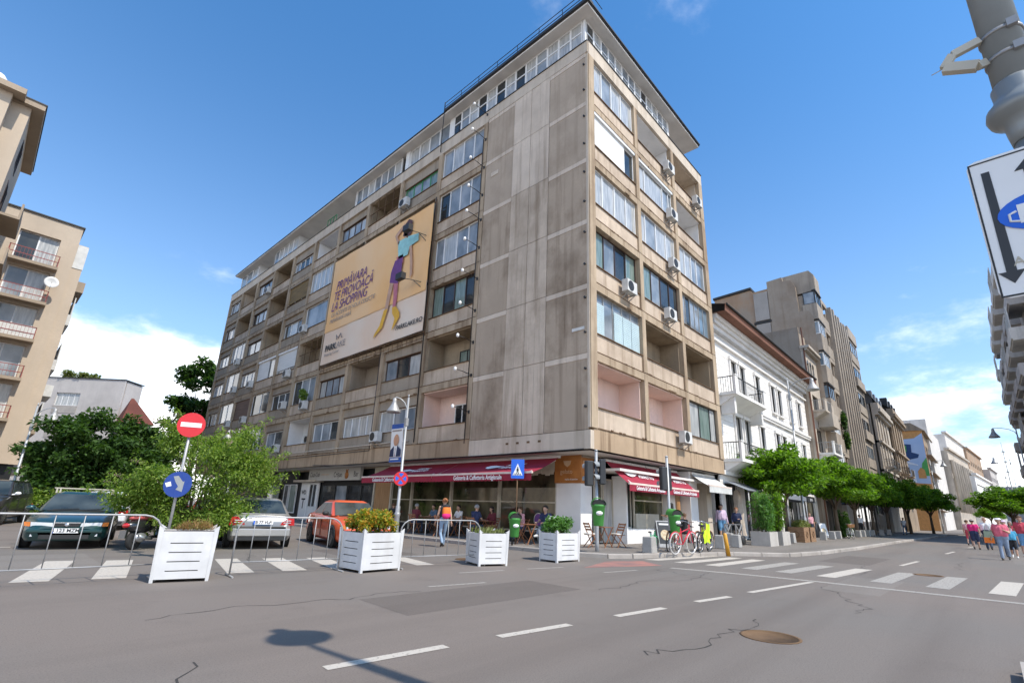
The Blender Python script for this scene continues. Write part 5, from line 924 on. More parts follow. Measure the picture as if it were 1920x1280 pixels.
litter_bin('green litter bin on the traffic light pole beside the white corner pillar', (-0.93, -0.86), 0.93, CAMA); litter_bin('green litter bin between the crossing sign and the man in jeans', (-1.62, 2.28), 0.42, CAMA + 0.25, 0.95); litter_bin('stickered green litter bin under the second traffic light, behind the bicycles', (2.0, -2.0), 0.72, CAMA + 0.35, 0.95)
t = thing('bin_post', 'short dark post carrying the green bin by the crossing sign', 'post', (-1.6, 2.32, 0.12)); b = MB(); b.tube([(0, 0, 0), (0, 0, 1.1)], 0.03, 8); b.build('post', 'dark_frame', t)
def signal(t, c, rz, nm='signal_head'):
    b = MB(); b.box(-0.14, 0.14, -0.10, 0.10, -0.42, 0.42); o = b.build(nm, 'board_dark', t, c, rz, 0.03)
    for k, z in enumerate((0.21, -0.21)):
        b = MB(); b.lathe([(0.001, 0), (0.105, 0), (0.105, 0.012), (0.001, 0.02)], (0, -0.118, z), 16, axis='y'); b.build('lens', 'lens_dark', o)
        b = MB(); n = 12
        for i in range(n):
            a0, a1 = -0.3 + (PI + 0.6) * i / n, -0.3 + (PI + 0.6) * (i + 1) / n; R0 = 0.13
            b.add([(R0 * math.cos(a0), -0.10, z + R0 * math.sin(a0)), (R0 * math.cos(a1), -0.10, z + R0 * math.sin(a1)), (R0 * math.cos(a1), -0.10 - 0.2 * (0.6 + 0.4 * math.sin(max(0, min(PI, a1)))), z + R0 * math.sin(a1)), (R0 * math.cos(a0), -0.10 - 0.2 * (0.6 + 0.4 * math.sin(max(0, min(PI, a0)))), z + R0 * math.sin(a0))], [(0, 1, 2, 3)], 0, True)
        b.build('visor', 'visor_pale', o)
    return o
for (lab, x, y, z0, zt, hs) in (('traffic light pole at the pavement corner in front of the white pillar', -0.75, -0.72, 0.0, 3.4, [(-0.26, 0.12, 2.62, 2.75), (0.06, -0.2, 2.68, 0.75 + PI)]), ('traffic light pole seen from behind, among the parked bicycles', 2.16, -1.9, 0.12, 3.3, [(0.18, 0.1, 2.5, 2.3), (-0.2, 0.06, 2.5, 2.75)])):
    t = thing('traffic_light', lab, 'traffic light', (x, y, z0)); b = MB(); b.tube([(0, 0, 0), (0, 0, 0.4), (0, 0, zt)], [0.075, 0.06, 0.05], 12); b.build('pole', 'pole_grey', t)
    b = MB(); b.lathe([(0.058, zt - 0.02), (0.058, zt + 0.02), (0.001, zt + 0.05)], (0, 0, 0), 12); b.tube([(0, 0, 2.4), (hs[0][0], hs[0][1], 2.4)], 0.025, 6); b.build('bracket', 'pole_grey', t)
    for hx, hy, hz, a in hs: signal(t, (hx, hy, hz), a)
def lamp_post(label, loc, h, arm, adir, sh=1.0, group='bell-shaded street lamps', base=True):
    t = thing('street_lamp', label, 'street lamp', loc, 0, group); ax, ay = math.cos(adir), math.sin(adir)
    b = MB(); b.tube([(0, 0, 0), (0, 0, 1.3), (0, 0, 1.35), (0, 0, h)], [0.11, 0.10, 0.07, 0.045], 12); b.build('pole', 'pole_grey', t)
    b = MB(); b.lathe([(0.15, 0), (0.15, 0.1), (0.12, 0.3), (0.11, 0.9), (0.135, 1.0), (0.10, 1.06)], (0, 0, 0), 14); b.build('base_collar', 'pole_grey', t)
    b = MB(); pts = [(0, 0, h - 0.75)] + [(ax * arm * (1 - math.cos(a)), ay * arm * (1 - math.cos(a)), h - 0.75 + 0.72 * math.sin(a)) for a in (0.4, 0.8, 1.2, PI / 2)]; b.tube(pts + [(ax * (arm + 0.06), ay * (arm + 0.06), h - 0.06)], 0.026, 8); b.tube([(0, 0, h), (0, 0, h + 0.15)], 0.03, 8); b.build('arm', 'pole_grey', t)
    b = MB(); c = (ax * (arm + 0.06), ay * (arm + 0.06), h - 0.72 * sh); b.lathe([(0.001, -0.03), (0.30 * sh, -0.02), (0.33 * sh, 0.0), (0.31 * sh, 0.06 * sh), (0.20 * sh, 0.22 * sh), (0.12 * sh, 0.38 * sh), (0.09 * sh, 0.5 * sh), (0.09 * sh, 0.62 * sh), (0.03, 0.66 * sh)], c, 18); b.build('bell_shade', 'galv', t)
    b = MB(); b.box(-0.07, 0.07, -0.07, 0.07, h - 1.3, h - 0.95); b.build('switch_box', 'pole_grey', t)
    return t
lamp_post('bell street lamp on the cafe pavement, with no-stopping disc and portrait banner', (-2.41, 8.37, 0.0), 6.1, 0.55, rad(148), 1.0)
lamp_post('bell street lamp behind the big bush, in front of the long facade', (-2.3, 30.0, 0), 6.3, 0.6, rad(170)); lamp_post('bell street lamp on a pale pole in front of the beige block', (-13.6, 25.8, 0), 5.75, 0.7, rad(-20))
lamp_post('tall bell street lamp in front of the white townhouse', (18.8, -2.35, 0.12), 9.75, 1.3, rad(-90), 1.15); lamp_post('tall bell street lamp hanging over the road by the right edge', (47.4, -13.6, 0.1), 9.9, 1.45, rad(92), 1.25); lamp_post('farther small bell street lamp over the road, above the walking people', (97, -14.6, 0.1), 12.0, 1.8, rad(92), 1.5)
lamp_post('third bell street lamp far along the left kerb, in front of the painted gable', (74, -5.8, 0.1), 9.6, 1.3, rad(-90), 1.2)
mat('lamp_green_grey', (0.24, 0.26, 0.265), 0.4, metal=0.2, var=0.1, scale=5)
t = lamp_post('near thick grey lamp post with a white alternating-traffic sign, right edge', (-12.07, -10.85, 0.12), 7.9, 0.88, rad(90), 1.0)
b = MB(); b.tube([(0, 0, 0), (0, 0, 3.1)], [0.11, 0.066], 20); b.tube([(0, 0, 3.30), (0, 0, 6.5)], [0.084, 0.075], 20); b.build('outer_tube', 'lamp_green_grey', t)
b = MB(); b.lathe([(0.072, 3.10), (0.08, 3.16), (0.085, 3.22), (0.105, 3.235), (0.132, 3.255), (0.142, 3.285), (0.136, 3.315), (0.108, 3.345), (0.094, 3.38), (0.098, 3.44), (0.084, 3.46)], (0, 0, 0), 26); b.build('ring_moulding', 'lamp_green_grey', t)
for z in (3.60, 3.75):
    b = MB(); b.lathe([(0.084, z), (0.090, z), (0.090, z + 0.018), (0.084, z + 0.018)], (0, 0, 0), 22, cap=False); b.box(-0.103, -0.082, -0.06, -0.02, z - 0.012, z + 0.032); b.build('steel_band', 'galv', t)
b = MB(); b.bar((-0.05, 0.085, 3.76), (-0.08, 0.20, 3.72), 0.028, 0.04); b.bar((-0.05, 0.085, 3.61), (-0.09, 0.12, 3.58), 0.028, 0.04); b.bar((-0.09, 0.12, 3.58), (-0.08, 0.245, 3.655), 0.04, 0.05); b.bar((-0.08, 0.20, 3.72), (-0.08, 0.245, 3.66), 0.028, 0.04); b.tube([(-0.08, 0.25, 3.66), (-0.08, 0.30, 3.65)], 0.003, 4); b.build('camera_bracket', 'cream_frame', t)
sgn = tag(plate(None, 'traffic_plate', 0.50, 0.73, (-12.24, -10.83, 2.735), (-1, 0, 0), 'sign_white', 0.012, 0.035), 'white plate with black arrows and a blue oval, on the near lamp post', 'traffic sign')
fp = lambda a, z, d: (a, -d, z)
b = MB()
b.prism([(-0.245, -0.36), (0.245, -0.36), (0.245, -0.352), (-0.245, -0.352)], fp, 0.0125, 0.014); b.prism([(-0.245, -0.352), (-0.238, -0.352), (-0.238, 0.352), (-0.245, 0.352)], fp, 0.0125, 0.014); b.prism([(-0.238, 0.345), (0.245, 0.345), (0.245, 0.352), (-0.238, 0.352)], fp, 0.0125, 0.014); b.build('black_border', 'ink', sgn)
b = MB(); b.prism([(-0.205, 0.29), (-0.175, 0.29), (-0.172, -0.24), (-0.145, -0.24), (-0.19, -0.30), (-0.235, -0.24), (-0.208, -0.24)], fp, 0.0125, 0.0145); b.build('down_arrow', 'board_dark', sgn)
b = MB(); b.prism([(-0.06, -0.22), (-0.025, -0.22), (-0.02, 0.25), (0.01, 0.25), (-0.042, 0.31), (-0.095, 0.25), (-0.065, 0.25)], fp, 0.0125, 0.0145); b.build('up_arrow', 'board_dark', sgn)
b = MB(); b.prism([(0.0 + 0.19 * math.cos(a), 0.03 + 0.10 * math.sin(a)) for a in [2 * PI * i / 28 for i in range(28)]], fp, 0.0145, 0.0175); b.build('blue_oval', 'sign_blue', sgn)
b = MB(); b.prism([(-0.12, -0.02), (0.15, -0.02), (0.15, 0.075), (-0.12, 0.075)], fp, 0.0175, 0.0195); b.tube([(-0.125, -0.0185, 0.045), (-0.15, -0.0185, 0.035), (-0.15, -0.0185, 0.0), (-0.12, -0.0185, -0.01)], 0.006, 5); b.build('white_car_pictogram', 'sign_white', sgn)
text('ALTERNATIV', 0.062, 'cream_frame', sgn, (0.0, -0.0135, -0.20), (PI / 2, 0, 0)); text('RESTRICȚII', 0.055, 'cream_frame', sgn, (0.02, -0.0135, -0.27), (PI / 2, 0, 0))
t = thing('clamp_bracket', 'small steel clamp holding the white plate to the near lamp post', 'bracket', (-12.12, -10.82, 2.36)); b = MB(); b.box(-0.13, -0.05, -0.05, 0.05, -0.05, 0.05); b.box(-0.09, 0.03, -0.10, 0.10, -0.03, 0.02); b.build('clamp', 'cream_frame', t)
# no-stopping disc and portrait banners on the lamps
t = thing('no_stopping_sign', 'round red and blue no-stopping disc low on the cafe lamp post', 'traffic sign', (-2.47, 8.28, 2.47)); n_ = (-0.6, -0.8, 0)
o = disc(t, 'red_disc', 0.31, (0, 0, 0), n_, 'sign_red')
for a in range(4):
    b = MB(); a0 = a * PI / 2; b.prism([(0.06 * math.cos(a0) , 0.06 * math.sin(a0))] + [(0.235 * math.cos(a0 - 0.5 + i * 0.2), 0.235 * math.sin(a0 - 0.5 + i * 0.2)) for i in range(6)], lambda p, q, d: (p, q, d), 0.0125, 0.016); b.build('blue_sector', 'sign_blue', o)
def pbanner(label, loc, face, rz=-PI / 2 + 0.05):
    t = thing('portrait_banner', label, 'banner', loc, rz, 'portrait banners on the street lamps'); b = MB(); n = 8
    for i in range(n):
        z0, z1 = 1.72 * i / n, 1.72 * (i + 1) / n; y = lambda z: 0.02 * math.sin(z * 3)
        b.add([(-0.92, y(z0), z0), (-0.06, y(z0), z0), (-0.06, y(z1), z1), (-0.92, y(z1), z1)], [(0, 1, 2, 3)], 1 if i in (0, n - 1) else 0)
    b.build('cloth', ['sign_white', 'banner_blue'], t)
    for nm, pts, m in (('printed_suit', [(-0.9, 0.24), (-0.1, 0.24), (-0.12, 0.55), (-0.36, 0.72), (-0.62, 0.72), (-0.86, 0.55)], 'banner_navy'), ('printed_shirt', [(-0.58, 0.24), (-0.42, 0.24), (-0.38, 0.72), (-0.6, 0.72)], 'sign_white'), ('printed_face', [(-0.49 + 0.19 * math.cos(a), 0.98 + 0.27 * math.sin(a)) for a in [2 * PI * i / 14 for i in range(14)]], face), ('printed_text', [(-0.85, 1.38), (-0.15, 1.38), (-0.15, 1.45), (-0.85, 1.45)], 'print_grey'), ('printed_text', [(-0.8, 0.1), (-0.2, 0.1), (-0.2, 0.16), (-0.8, 0.16)], 'sign_white'), ('printed_tie', [(-0.53, 0.24), (-0.46, 0.24), (-0.47, 0.62), (-0.52, 0.62)], 'print_rose')):
        q = MB(); q.prism(pts, lambda a, z, d: (a, -d, z), 0.024 + (0.004 if nm != 'printed_suit' else 0), 0.032 if nm != 'printed_suit' else 0.026); q.build(nm, m, t)
    b = MB(); b.tube([(0.05, 0, 1.73), (-0.95, 0, 1.73)], 0.014, 6); b.tube([(0.05, 0, -0.01), (-0.95, 0, -0.01)], 0.014, 6); b.build('rod', 'galv', t)
mat('banner_blue', (0.03, 0.10, 0.38), 0.7); mat('banner_navy', (0.02, 0.03, 0.08), 0.7); mat('face_tan', (0.55, 0.30, 0.18), 0.8); mat('face_orange', (0.60, 0.26, 0.10), 0.8)
pbanner('tall banner with a suited man, hanging from the cafe lamp post', (-2.45, 8.40, 3.2), 'face_tan'); pbanner('blue and white banner with an orange portrait, half hidden by the bush', (-2.35, 30.0, 3.1), 'face_orange')
# bollards
BL_LAB = [''] * 5 + ['square stone bollard just beyond the wooden crates', 'square stone bollard in front of the food kiosk', 'square stone bollard beside the white sandwich board', 'square stone bollard first beyond the conifer shrubs', 'square stone bollard second beyond the conifer shrubs', 'square stone bollard by the man in white, third beyond the shrubs', 'square stone bollard fourth beyond the conifer shrubs', 'square stone bollard under the fourth street tree', 'farthest square stone bollard of the row along the pavement']
b0 = None
for i, (x, y) in enumerate([(0.5, -1.95), (5.7, -2.3), (7.3, -2.35), (8.7, -1.55), (15.0, -2.5), (22.4, -2.45), (25.0, -2.45), (26.6, -2.5), (33.5, -2.6), (35.5, -2.6), (37.5, -2.65), (39.5, -2.7), (44, -2.8), (48, -2.9)]):
    lab = BL_LAB[i] if i > 4 else ['square stone bollard alone beside the green bicycle', 'square stone bollard behind the yellow post, nearer the bicycles', 'square stone bollard left of the wheeled folding frame', 'square stone bollard against the white stone plant boxes', 'square stone bollard beside the woman seated in black'][i]
    if b0 is None:
        b0 = thing('bollard', lab, 'bollard', (x, y, 0.12), 0, 'square stone bollards along the pavement'); b = MB(); b.prism([(-0.19, -0.19), (0.19, -0.19), (0.19, 0.19), (-0.19, 0.19)], lambda a, c, d: (a * (1 - 0.12 * d), c * (1 - 0.12 * d), d * 0.52), 0, 1); b.build('block', 'bollard_stone', b0, bevel=0.025)
    else: dup(b0, (x, y, 0.12), RN.uniform(-0.1, 0.1), lab)
t = thing('yellow_bollard', 'leaning round yellow post at the edge of the zebra crossing', 'bollard', (3.85, -3.27, 0.0)); b = MB(); b.tube([(0, 0, 0), (-0.04, 0.06, 0.74), (-0.042, 0.063, 0.78)], [0.075, 0.07, 0.03], 14); b.build('post', 'bollard_yellow', t)
# folding chairs and small tables
def chair(label, loc, rz, m='chair_wood', seat='cushion', grp='folding cafe chairs'):
    t = thing('folding_chair', label, 'chair', loc, rz, grp)
    for s in (-0.19, 0.19):
        b = MB(); b.bar((0.20, s, 0), (-0.20, s, 0.86), 0.035, 0.02); b.build('leg', m, t); b = MB(); b.bar((-0.22, s * 0.85, 0), (0.20, s * 0.85, 0.45), 0.035, 0.02); b.build('leg', m, t)
    for k in range(5): b = MB(); x = -0.16 + k * 0.085; b.box(x, x + 0.06, -0.2, 0.2, 0.435, 0.452); b.build('seat_slat', m, t)
    if seat: b = MB(); b.box(-0.19, 0.22, -0.19, 0.19, 0.453, 0.49); b.build('cushion', seat, t, bevel=0.015)
    for z in (0.62, 0.72, 0.82): b = MB(); x = 0.20 - 0.4 * z / 0.86 - 0.012; b.box(x - 0.01, x + 0.008, -0.2, 0.2, z - 0.03, z + 0.03); b.build('back_slat', m, t)
    return t
def table(label, loc, rz, m='chair_wood', w_=0.6, grp='folding cafe tables'):
    t = thing('folding_table', label, 'table', loc, rz, grp); h = w_ / 2
    for k in range(6): b = MB(); x = -h + k * w_ / 6; b.box(x + 0.006, x + w_ / 6 - 0.006, -h, h, 0.70, 0.72); b.build('top_slat', m, t)
    for s in (-h * 0.8, h * 0.8):
        b = MB(); b.bar((-h * 0.8, s, 0), (h * 0.8, s, 0.7), 0.035, 0.02); b.build('leg', m, t); b = MB(); b.bar((h * 0.8, s * 0.9, 0), (-h * 0.8, s * 0.9, 0.7), 0.035, 0.02); b.build('leg', m, t)
    return t
chair('wooden folding chair with pale cushion, left of its table beside the white pillar', (0.55, 0.42, 0.12), rad(-25)); chair('wooden folding chair with pale cushion, right of the table by the glass door', (1.75, -0.02, 0.12), rad(160)); table('small wooden folding table between two chairs by the white pillar', (1.15, 0.2, 0.12), rad(-15), w_=0.5)
for i, (x, y, a, l) in enumerate([(-0.75, 5.35, 0.1, 'cafe chair of the man in the navy shirt'), (0.62, 5.5, PI - 0.1, 'cafe chair of the woman in maroon'), (0.3, 2.3, PI + 0.1, 'cafe chair of the man with crossed legs'), (-0.9, 7.3, 0.3, 'cafe chair behind the barrier near the lamp post'), (0.5, 7.6, PI, 'cafe chair by the glazing, near the lamp post'), (-0.6, 9.6, 0.2, 'cafe chair at the far end of the terrace, roadside'), (0.57, 3.75, PI - 0.4, 'cafe chair of the woman in rose'), (0.77, 9.75, PI, 'cafe chair at the far end, backing the glazing'), (-0.77, 11.3, 0.3, 'cafe chair of the person behind the lamp post')]): chair('wooden ' + l, (x, y, 0.12), a, 'chair_wood', None, 'chairs of the cafe terrace')
for i, (x, y, l) in enumerate([(-0.02, 5.4, 'between the navy man and the maroon woman'), (-0.65, 2.5, 'in front of the man with crossed legs'), (-0.2, 7.4, 'behind the woman with the backpack'), (0.1, 9.7, 'at the far end of the cafe terrace')]): table('small wooden cafe table ' + l, (x, y, 0.12), 0.1, w_=0.62, grp='tables of the cafe terrace')
# round-backed high chairs by the glazing
for x, y, l in ((0.95, 4.5, 'left'), (0.98, 3.4, 'right')):
    t = thing('bistro_chair', 'oval-backed bistro chair against the cafe glazing, ' + ('left of the green bin' if l == 'left' else 'behind the man with crossed legs'), 'chair', (x, y, 0.12), rad(200), 'oval-backed bistro chairs'); b = MB(); b.lathe([(0.001, 0.46), (0.21, 0.46), (0.22, 0.48), (0.20, 0.51), (0.001, 0.52)], (0, 0, 0), 14); b.build('seat', 'cushion', t)
    for a in range(4): b = MB(); q = a * PI / 2 + PI / 4; b.tube([(0.17 * math.cos(q), 0.17 * math.sin(q), 0.46), (0.21 * math.cos(q), 0.21 * math.sin(q), 0)], 0.015, 6); b.build('leg', 'cream_frame', t)
    b = MB(); b.tube([(-0.24, 0.19 * math.cos(q), 0.85 + 0.26 * math.sin(q)) for q in [2 * PI * i / 16 for i in range(16)]], 0.018, 6, closed=True); b.bar((-0.18, 0.12, 0.48), (-0.24, 0.1, 0.62), 0.03); b.bar((-0.18, -0.12, 0.48), (-0.24, -0.1, 0.62), 0.03); b.build('back_frame', 'cream_frame', t); b = MB(); b.prism([(0.17 * math.cos(q), 0.85 + 0.24 * math.sin(q)) for q in [2 * PI * i / 16 for i in range(16)]], lambda a, z, d: (d, a, z), -0.245, -0.225); b.build('backrest', 'print_purple', t)
def aboard(label, loc, rz, face, bw=0.62, bh=1.0):
    t = thing('sandwich_board', label, 'sandwich board', loc, rz, 'sandwich boards on the pavement')
    for s in (-1, 1):
        b = MB(); f = lambda a, z, d: (a, s * (0.28 - 0.26 * z / bh + d), z)
        b.prism([(-bw / 2, 0.03), (bw / 2, 0.03), (bw / 2, bh), (-bw / 2, bh)], f, -0.012, 0.012); o = b.build('frame', 'galv', t)
        b = MB(); b.prism([(-bw / 2 + 0.04, 0.16), (bw / 2 - 0.04, 0.16), (bw / 2 - 0.04, bh - 0.04), (-bw / 2 + 0.04, bh - 0.04)], f, 0.013, 0.016); b.build('poster', face, o)
        if s < 0:
            b = MB(); b.prism([(0.19 * math.cos(q), 0.48 + 0.19 * math.sin(q)) for q in [2 * PI * i / 16 for i in range(16)]], f, 0.017, 0.02); b.build('printed_dish', 'board_food', o); b = MB(); b.prism([(-0.2, bh - 0.16), (0.2, bh - 0.16), (0.2, bh - 0.1), (-0.2, bh - 0.1)], f, 0.017, 0.02); b.build('printed_title', 'sign_white', o)
aboard('dark sandwich board with a printed plate of food behind the bicycles', (3.6, -0.9, 0.12), CAMA + 0.2, 'board_dark'); aboard('white sandwich board beside the white bicycle', (27.3, -1.4, 0.12), CAMA + 0.3, 'sign_white'); aboard('pale poster board standing behind the last planter, by the pillar', (-0.4, 1.2, 0.12), CAMA - 0.1, 'sign_white', 0.7, 1.05)
t = thing('closed_umbrella', 'tall closed beige parasol beside the couple', 'parasol', (14.4, -0.1, 0.12)); b = MB(); n = 20; prof = [(0.30, 0.25), (0.26, 0.5), (0.21, 1.1), (0.23, 1.4), (0.17, 1.9), (0.19, 2.3), (0.14, 2.6), (0.03, 2.75)]
vs_ = [((r * (1 + 0.22 * math.cos(j * PI * 0.8 * 2 + z))) * math.cos(2 * PI * j / n), (r * (1 + 0.22 * math.cos(j * PI * 0.8 * 2 + z))) * math.sin(2 * PI * j / n), z) for r, z in prof for j in range(n)]
b.add(vs_, [(i * n + j, i * n + (j + 1) % n, (i + 1) * n + (j + 1) % n, (i + 1) * n + j) for i in range(len(prof) - 1) for j in range(n)], 0, True); b.build('folded_cloth', 'umbrella_cloth', t); b = MB(); b.tube([(0, 0, 0), (0, 0, 2.85)], 0.03, 8); b.build('mast', 'galv', t); b = MB(); b.lathe([(0.3, 0), (0.3, 0.1), (0.05, 0.12)], (0, 0, 0), 12); b.build('base_weight', 'bollard_stone', t)
for (x, y, l) in ((10.6, -2.5, 'nearer the folded parasol'), (12.4, -2.55, 'farther from the folded parasol')):
    t = thing('stone_planter', 'white stone plant box with tall bamboo-like leaves, ' + l, 'planter', (x, y, 0.12), 0, 'white stone plant boxes'); lx_, ly_ = 0.62, 0.42
    for sx, sy in ((0, -1), (0, 1), (-1, 0), (1, 0)): b = MB(); cx, cy = sx * (lx_ - 0.05), sy * (ly_ - 0.05); ax = lx_ if sy else 0.05; ay = 0.05 if sy else ly_ - 0.105; b.box(cx - ax, cx + ax, cy - ay, cy + ay, 0, 0.62); b.build('side', 'stone_box', t)
    b = MB(); b.box(-lx_ + 0.11, lx_ - 0.11, -ly_ + 0.11, ly_ - 0.11, 0, 0.53); b.build('soil', 'soil', t)
for (x, y, l) in ((17.2, -2.35, 'nearer the seated woman'), (18.6, -2.35, 'farther of the two')):
    t = thing('wooden_planter', 'brown wooden crate planter with a cut-out ring, ' + l, 'planter', (x, y, 0.12), 0, 'brown wooden crate planters')
    for k in range(4): b = MB(); z = k * 0.2; b.box(-0.55, 0.55, -0.4, 0.4, z + 0.004, z + 0.196); b.build('board', 'crate_wood', t)
    b = MB(); b.tube([(0.15 * math.cos(q), -0.41, 0.42 + 0.15 * math.sin(q)) for q in [2 * PI * i / 12 for i in range(12)]], 0.02, 5, closed=True); b.build('ring', 'rust_edge', t); b = MB(); b.tube([(-0.56, 0.15 * math.cos(q), 0.42 + 0.15 * math.sin(q)) for q in [2 * PI * i / 12 for i in range(12)]], 0.02, 5, closed=True); b.build('ring', 'rust_edge', t)
t = thing('wheeled_cart', 'grey wheeled folding frame standing by the parasol', 'cart', (9.2, -1.6, 0.12)); b = MB()
for y in (-0.25, 0.25): b.bar((-0.4, y, 0.25), (0.4, y, 0.9), 0.04); b.bar((-0.4, y, 0.9), (0.4, y, 0.25), 0.04); b.bar((-0.4, y, 0.9), (-0.4, y, 0.2), 0.04); b.bar((0.4, y, 0.9), (0.4, y, 0.2), 0.04)
b.bar((-0.4, -0.25, 0.9), (-0.4, 0.25, 0.9), 0.04); b.bar((0.4, -0.25, 0.9), (0.4, 0.25, 0.9), 0.04); b.bar((-0.4, -0.25, 0.25), (0.4, 0.25, 0.25), 0.04); b.build('frame', 'galv', t)
for x in (-0.35, 0.35):
    b = MB(); b.lathe([(0.001, -0.03), (0.2, -0.03), (0.22, 0), (0.2, 0.03), (0.001, 0.03)], (x, -0.3, 0.22), 16, axis='y'); b.build('wheel', 'dark_frame', t)
# street stalls and awnings in front of the white townhouse
t = thing('grey_canopy', 'grey cloth canopy of the terrace between the first two street trees', 'canopy', (22.0, -0.3, 0.1)); b = MB(); b.add([(-2.4, -1.0, 2.7), (2.4, -1.0, 2.7), (2.4, 0.4, 3.2), (-2.4, 0.4, 3.2)], [(0, 1, 2, 3)]); b.add([(-2.4, -1.0, 2.7), (2.4, -1.0, 2.7), (2.4, -1.0, 2.45), (-2.4, -1.0, 2.45)], [(0, 1, 2, 3)]); b.build('cloth', 'slate', t)
for x in (-2.3, 2.3): b = MB(); b.tube([(x, -0.95, 0), (x, -0.95, 2.7)], 0.04, 8); b.build('post', 'galv', t)
t = thing('black_awning', 'dark canopy over the doorway between the corner block and the white townhouse', 'awning', (14.8, -0.2, 0)); b = MB(); b.add([(-1.5, -0.9, 2.75), (1.7, -0.9, 2.75), (1.7, 0.4, 3.3), (-1.5, 0.4, 3.3)], [(0, 1, 2, 3)]); b.build('cloth', 'slate', t); b = MB(); b.bar((-1.5, -0.9, 2.72), (1.7, -0.9, 2.72), 0.06); b.build('front_bar', 'dark_frame', t)
for x in (-1.4, 1.5): b = MB(); b.tube([(x, -0.85, 0.12), (x, -0.85, 2.72)], 0.035, 8); b.build('post', 'galv', t)
t = thing('food_kiosk', 'small black and yellow food kiosk with a sign, beyond the terrace canopy', 'kiosk', (26.2, -0.6, 0.12)); b = MB(); b.box(-0.9, 0.9, -0.5, 0.5, 0, 1.0); b.build('counter', 'board_dark', t); b = MB(); b.box(-0.95, 0.95, -0.55, 0.55, 1.0, 1.06); b.build('worktop', 'poster_wood', t)
for x in (-0.85, 0.85): b = MB(); b.bar((x, -0.45, 1.06), (x, -0.45, 2.4), 0.05); b.bar((x, 0.45, 1.06), (x, 0.45, 2.4), 0.05); b.build('post', 'dark_frame', t)
b = MB(); b.box(-1.0, 1.0, -0.6, 0.6, 2.4, 2.75); o = b.build('sign_board', 'board_dark', t); text('BISTRO', 0.22, 'white_ink', o, (0, -0.605, 2.57), (PI / 2, 0, 0)); b = MB(); b.box(-0.5, 0.3, -0.4, 0.1, 1.07, 1.45); b.build('display_case', 'glass_sky', t)

